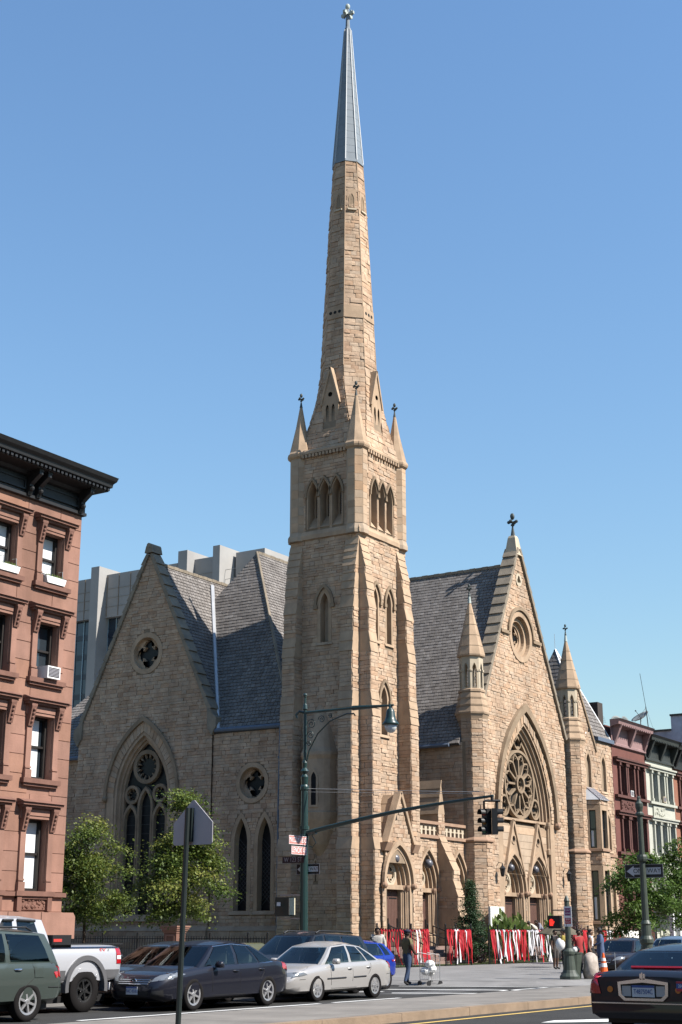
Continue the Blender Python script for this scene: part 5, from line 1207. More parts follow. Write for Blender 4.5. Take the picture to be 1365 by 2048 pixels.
# ------------------------------------------------------------------ trees and planting
def tree(name, loc, h, crown, n, leaf, mat, label, cat='tree', group=None, trunk_r=.09, lean=(0, 0), clump=26, spread=.3, seed=1, limbs=9, zfloor=.14):
    """crown: list of (height, radius) from the crown's foot to its tip"""
    rnd = random.Random(seed); x, y = loc
    t = thing(name, label, cat, (x, y, zfloor), group)
    z0 = crown[0][0]
    def rad(z):
        for (a, ra), (b, rb) in zip(crown, crown[1:]):
            if a <= z <= b: return ra + (rb - ra) * (z - a) / (b - a)
        return .05
    m = MB(); top = crown[-1][0]; pts = [(x + lean[0] * q + .05 * math.sin(q * 7), y + lean[1] * q, zfloor + (top - zfloor) * q * .92) for q in (0, .2, .4, .6, .8, 1)]
    m.tube(pts, [trunk_r * (1 - .9 * q) for q in (0, .2, .4, .6, .8, 1)], 8); m.build('trunk', m_bark, t, smooth=True)
    m = MB(); tips = []
    for i in range(limbs):
        z = z0 + (top - z0) * (i + .3) / limbs * .85; a = i * 2.4 + rnd.random(); r = rad(min(top, z + .3)) * .8
        q = (z - zfloor) / (top - zfloor) / .92; bx, by = x + lean[0] * q, y + lean[1] * q
        e = (bx + r * math.cos(a), by + r * math.sin(a), z + .45 * r + .1); m.tube([(bx, by, z - .15), (bx + r * .5 * math.cos(a), by + r * .5 * math.sin(a), z + .3 * r), e], [trunk_r * .4, trunk_r * .25, trunk_r * .08], 5)
    m.build('limb', m_bark, t, smooth=True)
    m = MB(); rmax = max(q_[1] for q_ in crown); nl = max(14, int(42 * rmax / 1.8)) if rmax > 1.2 else 220; lobes = []
    while len(lobes) < nl:
        z = rnd.uniform(z0, top); r = rad(z)
        if rnd.random() > (r / rmax) + .12: continue
        a = rnd.uniform(0, 2 * math.pi); k = rnd.random() ** .55 * (rnd.uniform(.75, 1.12) if rmax > 1.2 else .95); q = (z - zfloor) / (top - zfloor)
        lobes.append((x + lean[0] * q + r * k * math.cos(a), y + lean[1] * q + r * k * math.sin(a), z, a, rnd.random(), rnd.uniform(.65, 1.25)))
    for i in range(n):
        cx, cy, cz, a, tone, sc = lobes[i % nl] if rnd.random() < .9 else rnd.choice(lobes)
        e = spread * sc * (1.25 if rmax > 1.2 else .8); d1, d2, d3 = rnd.gauss(0, e * 1.35), rnd.gauss(0, e), abs(rnd.gauss(0, e * .55)) * rnd.choice((-1.2, .8))
        p = Vector((cx + d1 * math.cos(a) - d2 * math.sin(a), cy + d1 * math.sin(a) + d2 * math.cos(a), cz + d3 - .22 * d1 - .5 * abs(d1) * (rnd.random() < .3) * .4))
        d = Vector((rnd.gauss(math.cos(a) * .5, .8), rnd.gauss(math.sin(a) * .5, .8), rnd.gauss(-.35, .6))).normalized(); s = d.cross(Vector((rnd.gauss(0, .5), rnd.gauss(0, .5), rnd.gauss(1, .5)))).normalized(); L = leaf * rnd.uniform(.45, 1.3)
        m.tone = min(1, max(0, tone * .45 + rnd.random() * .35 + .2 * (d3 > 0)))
        nrm = d.cross(s) * (L * .08 * rnd.uniform(-1, 1)); m.add([p, p + d * L * .45 + s * L * .32 + nrm, p + d * L, p + d * L * .45 - s * L * .32 + nrm], [[0, 1, 2], [0, 2, 3]])
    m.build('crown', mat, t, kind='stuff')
    return t
tree('street_tree', (49.0, 44.6), 7, [(2.2, .9), (2.9, 2.0), (3.8, 1.9), (4.8, 1.4), (5.7, .9), (6.7, .2)], 22000, .13, m_leafl, 'leafy street tree half hidden behind the brownstone corner', seed=3, spread=.26)
tree('street_tree', (48.6, 38.9), 7, [(2.3, .8), (2.9, 2.05), (3.7, 2.0), (4.6, 1.65), (5.4, .95), (6.3, .5), (7.2, .12)], 25000, .13, m_leafl, 'leafy street tree before the large south window, behind the school sign', seed=8, spread=.26)
tree('street_tree', (72.8, 28.5), 6, [(1.7, .9), (2.3, 1.6), (3.2, 1.75), (4.3, 1.55), (5.2, 1.1), (6.1, .35)], 11000, .16, m_leafr, 'broad leafy street tree behind the right one way sign', seed=5, spread=.25)
tree('street_tree', (79.5, 28.6), 6, [(1.9, .8), (2.6, 1.5), (3.6, 1.6), (4.6, 1.4), (5.6, .9), (6.6, .3)], 10000, .16, m_leafr, 'leafy street tree cut by the right picture edge', seed=9, spread=.25)
tree('conifer', (67.95, 35.6), 5, [(.3, .5), (.9, .9), (1.8, .75), (2.7, .5), (3.5, .25), (4.3, .05)], 17000, .085, m_leafc, 'dark green conical evergreen beside the church buttress', 'evergreen tree', seed=4, spread=.16)
def shrub(name, c, r, h, n, leaf, mat, label, seed, up=.4):
    rnd = random.Random(seed); m = MB()
    for i in range(n):
        a, k = rnd.uniform(0, 6.283), rnd.random() ** .5; p = Vector((c[0] + r * k * math.cos(a), c[1] + r * .6 * k * math.sin(a), .2 + h * rnd.random() ** .7 * (1.1 - .5 * k)))
        d = Vector((rnd.gauss(0, 1), rnd.gauss(0, 1), rnd.gauss(up, .6))).normalized(); s = d.cross(Vector((rnd.random(), rnd.random(), rnd.random()))).normalized(); L = leaf * rnd.uniform(.6, 1.3); m.tone = rnd.random()
        m.add([p, p + d * L * .5 + s * L * .22, p + d * L, p + d * L * .5 - s * L * .22], [[0, 1, 2, 3]])
    for q in range(6): m.tube([(c[0], c[1], .15), (c[0] + rnd.uniform(-r, r) * .6, c[1] + rnd.uniform(-r, r) * .4, h * .9)], .012, 4)
    return tag(m.build(name, mat, None), label, 'shrub')
shrub('shrub', (68.8, 35.5), 1.0, .9, 900, .14, m_leafs, 'low green shrub at the foot of the evergreen', 1)
shrub('shrub', (67.9, 35.1), .5, .7, 350, .12, m_leafp, 'dark purple shrub left of the long ribbon fence', 2)
shrub('tall_grass', (71.4, 35.6), 1.0, 2.3, 420, .5, m_leafs, 'tall grassy plants behind the ribbon fence in front of the church doors', 3, 2.5)
shrub('tall_grass', (74.0, 35.8), .8, 2.2, 260, .5, m_leafs, 'clump of tall yellow green grass before the right church door', 6, 2.5)
shrub('shrub', (77.7, 35.7), .6, 2.3, 300, .3, m_leafs, 'yellow green bush behind the pedestrian signal post', 4, 1.5)
shrub('smoke_bush', (80.4, 35.6), 1.5, 2.3, 2600, .13, m_leafp, 'purple smoke bush below the bay window', 5)
shrub('shrub', (80.6, 35.0), .7, 1.6, 600, .16, m_leafs, 'bright green shrub in the gap of the ribbon fence', 7)

# ------------------------------------------------------------------ fences with ribbons, steps, notice boards
def fence(x0, x1, y, h, label, along='x', z=.14, gap=.145, group=None):
    t = thing('iron_fence', label, 'fence', ((x0 + x1) / 2 if along == 'x' else y, y if along == 'x' else (x0 + x1) / 2, z), group)
    P = (lambda s, zz, o=0: (s, y + o, zz)) if along == 'x' else (lambda s, zz, o=0: (y + o, s, zz))
    n = max(2, round((x1 - x0) / gap))
    def bar(s, z0, z1, w): m = MB(); a = P(s - w, z0, -w); b = P(s + w, z1, w); m.box(min(a[0], b[0]), max(a[0], b[0]), min(a[1], b[1]), max(a[1], b[1]), z0, z1); return m
    base = bar(0, z + .05, z + h, .011); me = None
    for i in range(n + 1):
        s = x0 + (x1 - x0) * i / n
        if i in (0, n) or i % 14 == 7:
            m = bar(s, z, z + h + .12, .03); q = P(s, z + h + .16); m.sphere(q, .05, 6); m.build('post', m_iron, t)
        else:
            if me is None: o = base.build('picket', m_iron, t); me = o.data; o.location = P(s, 0) if along == 'x' else P(s, 0); 
            else: o = link('picket', me, t); o.location = P(s, 0)
            o.location = (s, 0, 0) if along == 'x' else (0, s, 0)
    for zz in (z + .15, z + h - .12):
        m = MB(); a, b = P(x0, zz, -.02), P(x1, zz + .035, .02); m.box(min(a[0], b[0]), max(a[0], b[0]), min(a[1], b[1]), max(a[1], b[1]), zz, zz + .035); m.build('rail', m_iron, t)
    return t
FY, FH = 34.5, 1.72
FG = 'iron fence sections along the church front'
fence(56.9, 61.5, FY, FH, 'iron fence section with sparse red ribbons beside the tower', group=FG)
fence(63.2, 65.8, FY, FH, 'short iron fence section hung with red ribbons right of the steps', group=FG)
fence(67.7, 75.8, FY, FH, 'long iron fence section hung with red and white ribbons', group=FG)
fence(77.6, 80.2, FY, FH, 'iron fence section with red ribbons behind the pedestrian signal post', group=FG)
fence(82.2, 91.0, FY, FH, 'iron fence section with ribbons and white banner under the right tree', group=FG)
fence(36.0 + 4.5, 60.5, 57.0, 1.35, 'plain dark iron fence along the south side of the church', along='y', gap=.16)
RIB = {}
def ribbon(x, col, L, w, where, drift=0., ztop=None):
    z = (ztop or .14 + FH - .1) + random.uniform(-.03, .02); m = MB(); m.tone = random.random(); n = 6; ph = random.random() * 6; am = random.uniform(.01, .05)
    y = FY - .05 - random.random() * .03; vs = []; tw = random.uniform(-.8, .8)
    for i in range(n + 1):
        q = i / n; a = tw * q + .5 * math.sin(ph + q * 4); dx, dy = w / 2 * math.cos(a), w / 2 * math.sin(a); cx = x + drift * q * q + am * math.sin(ph + q * 5); cy = y - .05 * abs(math.sin(ph * 2 + q * 4)) - .03 * q
        vs += [(cx - dx, cy - dy, z - L * q), (cx + dx, cy + dy, z - L * q)]
    k = len(vs); vs2 = [(a, b + .006, c) for a, b, c in vs]; m.add(vs + vs2, [[2 * i, 2 * i + 1, 2 * i + 3, 2 * i + 2] for i in range(n)] + [[k + 2 * i + 2, k + 2 * i + 3, k + 2 * i + 1, k + 2 * i] for i in range(n)])
    m.box(x - w * .5, x + w * .5, FY - .05, FY + .04, z - .05, z + .05)
    c = 'red' if col is m_red else 'white'; RIB.setdefault(where, []).append((x, m.build('ribbon', col, None), c))
rr = random.Random(5)
for i in range(19): ribbon(56.95 + i * .235, m_red, rr.choice((.5, 1.1, 1.5, 1.5)), rr.uniform(.04, .08), 'on the fence beside the tower', rr.choice((0, 0, .1, .5 if 5 < i < 9 else 0)))
for x in (60.9, 61.05, 61.2, 61.35): ribbon(x, m_red, 1.6, .16, 'on the fence beside the tower', .05)
for x in (60.6, 60.35): ribbon(x, m_wht, 1.4, .1, 'on the fence beside the tower', .0)
for i in range(19):
    x = 63.3 + i * .132; ribbon(x, m_wht if i in (6, 8, 14) else m_red, rr.uniform(1.2, 1.58), rr.uniform(.06, .12), 'on the short fence', rr.uniform(-.15, .15))
for i in range(48):
    x = 67.85 + i * .158
    wh = (i in (4, 6, 9, 10, 13, 16, 18, 20)) if i < 24 else (rr.random() < .62 if i < 42 else True)
    if i > 43 and i % 2: continue
    ribbon(x, m_wht if wh else m_red, rr.uniform(1.15, 1.6), rr.uniform(.05, .12), 'on the long fence', rr.uniform(-.12, .3 if wh else .12))
for i in range(10):
    if i in (5, 6): continue
    ribbon(77.9 + i * .22, m_red, rr.uniform(1.2, 1.58), rr.uniform(.1, .17), 'on the fence behind the signal post', rr.uniform(-.05, .1))
for i in range(17): ribbon(82.3 + i * .155, m_red if i < 3 or rr.random() < .35 else m_wht, rr.uniform(1.25, 1.6), rr.uniform(.05, .11), 'on the fence below the right tree', rr.uniform(-.05, .35))
nseg = 10
for where, L_ in RIB.items():
    L_.sort(key=lambda t_: t_[0])
    for i, (x, o, c) in enumerate(L_):
        n_ = i + 1; sf_ = 'th' if 10 < n_ % 100 < 14 else {1: 'st', 2: 'nd', 3: 'rd'}.get(n_ % 10, 'th')
        tag(o, f'{c} cloth ribbon, {n_}{sf_} from the left {where}', 'ribbon', f'ribbons {where}')
m = MB(); W_ = []
for j in range(5):
    for i in range(nseg + 1): q = i / nseg; W_.append((84.9 + 3.6 * q, FY - .06 + .05 * math.sin(q * 9 + j), 1.8 - (1.35 - .12 * q) * j / 4 + .04 * math.sin(q * 7)))
m.add(W_, [[j * 11 + i, j * 11 + i + 1, (j + 1) * 11 + i + 1, (j + 1) * 11 + i] for j in range(4) for i in range(nseg)])
bn = tag(m.build('banner', M('white_banner', (.78, .76, .70), .7, var=.06), None), 'white painted cloth banner hung on the fence right of the green dress', 'banner')
fb = EF(FY - .13); m = MB()
for q in range(26): u, v_ = rr.uniform(85.1, 86.2), rr.uniform(.7, 1.5); m.slab(fb, strip(u, v_, u + rr.uniform(-.12, .12), v_ + rr.uniform(.06, .2), .05), 0, .004)
m.build('painted_mark', M('banner_mark', (.30, .19, .10), .8), bn, inv=False)
m = MB(); m.rect(EF(FY - .12), 75.15, 75.62, 1.1, 1.62, 0, .01); tag(m.build('paper_notice', m_white, None), 'white paper notice on the right end of the long fence', 'notice')
def steps(x0, x1, y0, y1, n, ztop, label):
    t = thing('steps', label, 'steps', ((x0 + x1) / 2, y0, .14))
    for i in range(n):
        a = y0 + (y1 - y0) * i / n; m = MB(); z0, z1 = .14 + (ztop - .14) * i / n, .14 + (ztop - .14) * (i + 1) / n; nb = 3
        for q in range(nb):
            mm = MB(); mm.tone = random.random(); xa, xb = x0 + (x1 - x0) * q / nb, x0 + (x1 - x0) * (q + 1) / nb; mm.box(xa + .005, xb - .005, a, y1 + .2, z0, z1 - .004); mm.build('step', M('step_stone', (.24, .165, .14), .9, var=.15, vs=2), t)
    return t
steps(64.2, 69.9, 36.2, 38.1, 5, 1.0, 'brownish stone steps climbing to the link doorway between tower and front')
steps(62.6, 64.1, 36.2, 37.5, 5, 1.0, 'stone steps below the tower portal doors')
steps(77.7, 84.3, 36.2, 38.9, 5, .9, 'stone steps below the twin front portals')
def rail(pts, label):
    t = thing('handrail', label, 'handrail', pts[0]); m = MB(); m.tube(pts, .03, 6); m.build('rail', m_iron, t)
    for p in pts[::max(1, len(pts) - 1)]: m = MB(); m.tube([p, (p[0], p[1], .14)], .025, 6); m.build('post', m_iron, t)
rail([(64.15, 35.6, 1.15), (64.15, 38.2, 2.0)], 'black handrail on the left of the link steps')
rail([(66.6, 35.6, 1.1), (66.6, 38.3, 2.0)], 'black handrail up the middle of the link steps')
rail([(62.7, 35.4, 1.1), (62.7, 37.3, 2.0)], 'black handrail at the tower portal steps')
rail([(68.1, 35.3, 1.1), (68.1, 37.9, 2.0)], 'black handrail right of the link steps')
nbd = thing('notice_board', 'white church notice board with pale panel left of the front doors', 'notice board', (74.4, 37.4, .14))
nf = EF(37.3); m = MB(); m.rect(nf, 73.5, 75.2, 1.95, 3.05, -.12, 0); m.build('board', m_white, nbd)
m = MB(); m.rect(nf, 73.9, 75.13, 2.02, 2.68, 0, .012); m.build('panel', M('pale_panel', (.62, .60, .47), .4), nbd)
m = MB(); m.rect(nf, 73.53, 75.17, 2.76, 3.0, 0, .015); m.build('header', M('header_white', (.85, .86, .87), .5), nbd)
m = MB(); m.rect(nf, 73.45, 75.25, 1.87, 1.95, -.15, .05); m.build('ledge', m_rtrim, nbd)
for u in (73.75, 74.95): m = MB(); m.rect(nf, u - .05, u + .05, .14, 1.87, -.1, -.02); m.build('post', m_iron, nbd)
def globe(p, label):
    t = thing('globe_lamp', label, 'lamp', p, 'dark globe lamps in the church doorways'); m = MB(); m.sphere(p, .24, 12); m.build('globe', M('dark_globe', (.10, .10, .115), .35, spec=.5), t, smooth=True)
    m = MB(); m.tube([(p[0], p[1], p[2] + .24), (p[0], p[1], p[2] + .5)], .02, 5); m.build('stem', m_iron, t)
globe((63.95, 37.7, 5.22), 'dark globe lamp in the tower portal arch'); globe((69.35, 38.8, 5.2), 'dark globe lamp in the link doorway arch')
globe((79.32, 38.85, 5.35), 'dark globe lamp in the left twin portal'); globe((82.68, 38.85, 5.35), 'dark globe lamp in the right twin portal')
for u, lb in ((76.75, 'black wall lantern left of the twin portals'), (86.0, 'black wall lantern right of the twin portals')):
    t = thing('wall_lantern', lb, 'lantern', (u, 38.2, 5), 'wall lanterns beside the church doors'); c = (u, 38.1, 4.75)
    m = MB(); m.lathe(c, [(.06, 0), (.1, .06), (.16, .42), (.19, .45), (.05, .62), (.02, .75)], 6); m.build('lantern_body', m_iron, t)
    m = MB(); m.tube([(u, 38.1, 5.5), (u, 38.35, 5.55), (u, 38.5, 5.3)], .02, 5); m.tube([(u, 38.1, 5.5), (u, 38.1, 5.4)], .015, 5); m.build('bracket', m_iron, t)
for y, z, lb in ((46.0, 1.95, 'brownstone gate pier with moulded cap in the south fence'),):
    t = thing('gate_pier', lb, 'gate pier', (57, y, .14)); m = MB(); m.box(56.65, 57.35, y - .38, y + .38, .14, z - .3); m.build('shaft', m_brownt, t)
    m = MB()
    for q, e in enumerate((.03, .08, .13, .17)): m.box(56.65 - e, 57.35 + e, y - .38 - e, y + .38 + e, z - .3 + q * .085, z - .3 + (q + 1) * .085 - .006)
    m.build('cap', m_brown, t); f = SF(56.65); m = MB(); m.ring(f, [(-y - .2, .7), (-y + .2, .7), (-y + .2, 1.5), (-y - .2, 1.5)], [(-y - .28, .62), (-y + .28, .62), (-y + .28, 1.58), (-y - .28, 1.58)], 0, .03); m.build('panel_moulding', m_brown, t)
# ------------------------------------------------------------------ street furniture
def green_lamp():
    x, y = 43.7, 29.5
    t = thing('street_lamp', 'dark green bishop crook street lamp post on the church corner', 'street lamp', (x, y, .14)); c = (x, y, .14)
    m = MB(); m.lathe(c, [(.26, 0), (.26, .12), (.22, .2), (.2, .75), (.24, .8), (.24, .9), (.17, 1.0), (.15, 1.3)], 14); m.build('base', m_green, t)
    m = MB(); m.lathe(c, [(.15, 1.3), (.135, 4.8), (.12, 6.4), (.15, 6.45), (.15, 6.55), (.11, 6.62), (.14, 6.9), (.07, 7.0), (.16, 7.1), (.07, 7.22), (.09, 7.4), (.06, 7.5), (.055, 9.3), (.09, 9.35), (.07, 9.5), (.04, 9.55), (.04, 9.75), (.055, 9.8), (.02, 9.86)], 14); m.sphere((x, y, 10.0), .075, 8); m.build('shaft', m_green, t, smooth=False)
    m = MB(); z = 9.3; m.tube([(x, y + .35, z - .12), (x, y + .4, z), (x, y + .25, z + .12), (x, y, z + .05), (x, y - 2.0, z + .06), (x, y - 2.05, z + .06), (x, y - 3.5, z + .03), (x, y - 3.75, z + .03)], [.03, .05, .05, .055, .05, .09, .04, .035], 8)
    m.tube([(x, y - .08, z - 1.7), (x, y - .2, z - 1.3), (x, y - .55, z - .75), (x, y - 1.1, z - .32), (x, y - 1.8, z - .12), (x, y - 2.1, z - .14), (x, y - 2.15, z - .22)], .028, 6)
    for cy, cz, r in ((-.28, -.38, .2), (-.24, -.78, .16), (-.17, -1.08, .11), (-.72, -.24, .15), (-1.1, -.14, .09)):
        m.tube([(x, y + cy + r * (1 - q / 22) * math.cos(q * .55), z + cz + r * (1 - q / 22) * math.sin(q * .55)) for q in range(20)], .016, 5)
    m.build('arm', m_green, t)
    lc = (x, y - 3.62, z - .88); m = MB(); m.lathe(lc, [(.29, .22), (.3, .27), (.22, .36), (.17, .5), (.15, .68), (.12, .76), (.06, .82), (.05, .95)], 14); ln = m.build('lantern_hood', m_green, t, smooth=True)
    m = MB(); m.lathe(lc, [(.02, -.06), (.13, -.02), (.2, .08), (.23, .24)], 14); m.build('lens', m_lens, ln, smooth=True)
    m = MB(); A, B = Vector((x, y - .1, 5.06)), Vector((x, y - 7.55, 6.0)); P = [A.lerp(B, q / 8) + Vector((0, 0, .12 * math.sin(math.pi * q / 8))) for q in range(9)]
    m.tube(P, [.085 - .005 * q for q in range(9)], 10); m.build('signal_arm', m_green, t)
    m = MB(); m.lathe((x, y, 4.8), [(.17, 0), (.17, .18), (.15, .2), (.15, .36), (.17, .38), (.17, .5)], 12); m.tube([(x, y - .18, 5.05), (x, y - .5, 5.1)], .1, 8)
    m.tube([(x, y - .3, 5.0), (x, y - .42, 4.85), (x, y - .5, 4.7), (x, y - .35, 4.55), (x, y - .2, 4.6)], .015, 5); m.build('clamp', m_green, t)
    m = MB(); m.tube([(x, y - .1, 6.62), (x, y - 3.8, 6.36), (x, y - 7.5, 6.12)], .009, 4); m.tube([(x, y - .1, 6.5), (x, y - 3.8, 6.28), (x, y - 7.5, 6.06)], .006, 4); m.build('guy_wire', m_steel, t)
    return t
green_lamp()
LX, LY = 43.7, 29.5
def signal_head(c, face, label):
    t = thing('traffic_light', label, 'traffic light', c); f = Fr(c, Vector((0, 0, 1)).cross(Vector(face)), (0, 0, 1)); f = Fr(c, f.u, f.v)
    if f.n.dot(Vector(face)) < 0: f = Fr(c, -f.u, f.v)
    m = MB(); m.rect(f, -.15, .15, -.42, .42, -.18, .0); m.build('housing', m_black, t)
    for q, col in ((.28, 'red'), (0, 'amber'), (-.28, 'green')):
        mm = M('signal_' + col, {'red': (.25, .01, .01), 'amber': (.25, .12, .01), 'green': (.01, .12, .06)}[col], .25); m = MB(); m.slab(f, circ(0, q, .1, 14), 0, .02); l = m.build('lens', mm, t)
        m = MB(); k = 12; P = [(math.cos(RD(-20 + 220 * i / k)) * .125, q + math.sin(RD(-20 + 220 * i / k)) * .125) for i in range(k + 1)]; m.ring(f, [(a * .93, q + (b - q) * .93) for a, b in P], P, 0, .2, closed=False); m.build('visor', m_black, t)
    m = MB(); m.tube([Vector(c) + Vector((0, 0, .42)), Vector(c) + Vector((0, 0, .68))], .04, 6); m.build('hanger', m_black, t)
signal_head((LX + .1, LY - 7.62, 5.17), (.5, -.87, 0), 'black traffic signal head with visors turned right on the mast arm end')
signal_head((LX - .05, LY - 7.22, 5.17), (-.9, .45, 0), 'black traffic signal head seen from its back on the mast arm end')
t = thing('signal_bracket', 'bracket holding both traffic signals below the mast arm end', 'bracket', (LX, LY - 7.5, 5.9)); m = MB(); m.tube([(LX, LY - 7.5, 6.0), (LX, LY - 7.5, 5.86)], .06, 6); m.tube([(LX - .15, LY - 7.3, 5.84), (LX + .15, LY - 7.72, 5.84)], .045, 6); m.build('bar', m_black, t)
def street_sign(fr, u0, u1, v0, v1, txt, bg, fg, label, size, sx=.62, border=None, n=.0):
    t = thing('street_sign', label, 'street sign', tuple(fr.p((u0 + u1) / 2, v0, n))); m = MB(); m.rect(fr, u0, u1, v0, v1, n - .02, n); b = m.build('plate', bg, t)
    if border: m = MB(); e = .012; m.ring(fr, [(u0 + e, v0 + e), (u1 - e, v0 + e), (u1 - e, v1 - e), (u0 + e, v1 - e)], [(u0, v0), (u1, v0), (u1, v1), (u0, v1)], n, n + .003); m.build('border', border, t)
    lettering(txt, fg, b, fr, (u0 + u1) / 2, (v0 + v1) / 2, size, n=n + .004, sx=sx)
m_sgr = M('faded_red_sign', (.50, .20, .17), .6); m_sbr = M('brown_sign', (.045, .02, .022), .6); m_swt = M('sign_white', (.80, .80, .80), .5)
fE = EF(LY - .17); fS = SF(LX - .17)
street_sign(fE, LX - 1.2, LX - .1, 4.62, 4.92, 'MALCOLM X BLVD', m_sgr, m_swt, 'faded red MALCOLM X BLVD street sign on the green lamp post', .25, .5, m_swt)
street_sign(fE, LX - 1.05, LX - .1, 4.28, 4.56, 'LENOX AV', m_sgr, m_swt, 'faded red LENOX AV street sign under the longer one', .26, .72, m_swt)
street_sign(fS, -LY - .82, -LY + .1, 4.02, 4.24, 'W 123 ST', m_sbr, m_alum, 'dark brown W 123 ST street sign on the green lamp post', .22, .85)
def one_way(fr, u0, u1, v0, v1, label, n=0.):
    t = thing('one_way_sign', label, 'one way sign', tuple(fr.p((u0 + u1) / 2, v0, n))); w, h = u1 - u0, v1 - v0; m = MB(); m.rect(fr, u0, u1, v0, v1, n - .02, n); m.build('plate', m_black, t)
    m = MB(); c = (v0 + v1) / 2; m.slab(fr, [(u0 + w * .045, c), (u0 + w * .235, v0 + h * .1), (u0 + w * .235, c - h * .25), (u1 - w * .06, c - h * .25), (u1 - w * .06, c + h * .25), (u0 + w * .235, c + h * .25), (u0 + w * .235, v1 - h * .1)], n, n + .003); a = m.build('arrow', M('sign_grey_white', (.55, .56, .58), .5), t)
    e = .012; m = MB(); m.ring(fr, [(u0 + e, v0 + e), (u1 - e, v0 + e), (u1 - e, v1 - e), (u0 + e, v1 - e)], [(u0, v0), (u1, v0), (u1, v1), (u0, v1)], n, n + .003); m.build('border', m_alum, t)
    lettering('ONE WAY', m_black, t, fr, u0 + w * .58, c, h * .46, n=n + .006, sx=1.0 * w / 1.05 / (h / .36) * .98)
one_way(SF(LX + .14), -LY - .42, -LY + .56, 3.63, 3.99, 'black ONE WAY sign on the green lamp post, half hidden by the post')
t = thing('control_box', 'signal control box with cream side on the green lamp post', 'control box', (LX, LY + .9, 2.2)); m = MB(); m.box(LX - .2, LX + .1, LY + .5, LY + 1.1, 2.2, 2.85); m.build('cabinet', m_green, t)
m = MB(); m.box(LX - .22, LX + .12, LY + .45, LY + .49, 2.25, 2.82); m.build('door', M('cream_box', (.60, .55, .40), .6), t); m = MB(); m.rect(SF(LX - .2), -LY - 1.02, -LY - .86, 2.55, 2.68, 0, .005); m.build('sticker', m_swt, t)
m = MB()
for z in (2.1, 2.9): m.box(LX - .03, LX + .03, LY + .1, LY + 1.0, z, z + .05)
m.build('bracket', m_steel, t)
# foreground school sign seen from behind
t = thing('school_sign', 'back of a grey pentagon school sign on a dark foreground post', 'traffic sign', (19.3, 15.45, .15)); fN = SF(19.33)
m = MB(); m.tube([(19.3, 15.45, .14), (19.28, 15.36, 3.62)], .045, 8); m.build('post', m_postb, t)
m = MB(); a = .41; v0 = 3.02; u0 = -15.32; m.slab(fN, [(u0 - a + .03, v0), (u0 + a - .03, v0), (u0 + a, v0 + .03), (u0 + a, v0 + .36), (u0 + .02, v0 + .73), (u0 - .02, v0 + .73), (u0 - a, v0 + .36), (u0 - a, v0 + .03)], -.06, -.045); m.build('plate', m_alum, t)
m = MB(); m.rect(fN, u0 - .1, u0 + .02, v0 + .05, v0 + .6, -.045, .02); m.build('bracket', m_postb, t)
# median lamp post with the second one way sign
t = thing('lamp_post', 'grey green fluted lamp post with fat base on the median', 'lamp post', (43, 16.6, .15)); px_, py_ = 43.0, 16.62; c = (px_, py_, .15)
m = MB(); m.lathe(c, [(.26, 0), (.26, .25), (.2, .35), (.17, 1.15), (.21, 1.2), (.21, 1.3), (.16, 1.4), (.14, 1.7), (.16, 1.75), (.11, 1.85)], 16); m.build('base', m_greeng, t)
m = MB(); m.lathe(c, [(.105, 1.85), (.09, 3.4), (.08, 4.9), (.13, 4.95), (.13, 5.0), (.09, 5.05), (.12, 5.2), (.12, 5.3), (.07, 5.36), (.05, 5.45)], 12); m.sphere((px_, py_, 5.62), .06, 6); m.build('shaft', m_greeng, t)
m = MB(); m.lathe((px_, py_, 3.72), [(.14, 0), (.16, .06), (.16, .14), (.14, .2)], 10); m.tube([(px_, py_ - .1, 3.8), (px_ + .05, py_ - .3, 3.75)], .025, 5); m.build('clamp', m_greeng, t)
one_way(SF(px_ + .12), -py_ - .62, -py_ + .6, 3.24, 3.64, 'black ONE WAY sign on the right median lamp post, fully lettered')
# pedestrian signal pole at the bulb-out with its notice, bin, bag and cone
px_, py_ = 47.0, 20.95; c = (px_, py_, .14)
t = thing('pedestrian_signal_post', 'short green pedestrian signal post with round base on the corner', 'signal post', c)
m = MB(); m.lathe(c, [(.34, 0), (.34, .1), (.26, .2), (.22, .3), (.17, .75), (.2, .82), (.2, .9), (.12, 1.0), (.1, 1.3)], 14); m.build('base', m_greeng, t)
m = MB(); m.lathe(c, [(.1, 1.3), (.085, 2.5), (.1, 2.55), (.06, 2.65), (.02, 2.72)], 10); m.build('shaft', m_greeng, t)
m = MB()
for z in (1.72, 2.38): m.tube([(px_, py_, z), (px_ - .02, py_ + .52, z)], .02, 5)
m.build('bracket', m_greeng, t)
t = thing('pedestrian_signal', 'pedestrian signal showing a red hand left of its post', 'pedestrian signal', (px_, py_ + .5, 1.8)); f = SF(px_ - .08)
m = MB(); m.rect(f, -py_ - .68, -py_ - .26, 1.78, 2.2, -.25, 0); m.build('housing', m_black, t)
hc = (-py_ - .55, 1.97); m = MB(); m.slab(f, [(hc[0] - .07, hc[1] - .1), (hc[0] + .05, hc[1] - .1), (hc[0] + .065, hc[1] + .02), (hc[0] - .07, hc[1] + .03)], .0, .006)
for q in range(4): m.rect(f, hc[0] - .07 + q * .034, hc[0] - .043 + q * .034, hc[1] + .03, hc[1] + .1 + .02 * (q in (1, 2)), 0, .006)
m.slab(f, strip(hc[0] + .05, hc[1] - .03, hc[0] + .1, hc[1] + .04, .03), 0, .006); m.build('red_hand', M('signal_red_lit', (.6, .02, .01), .4, emis=(1, .03, .02), es=.5), t)
t = thing('parking_notice', 'white notice with purple and red panels on the pedestrian post', 'notice', (px_ - .12, py_ - .1, 1.95)); m = MB(); u0 = -py_ + .06; m.rect(f, u0 - .14, u0 + .14, 1.84, 2.5, 0, .012); m.build('plate', m_swt, t)
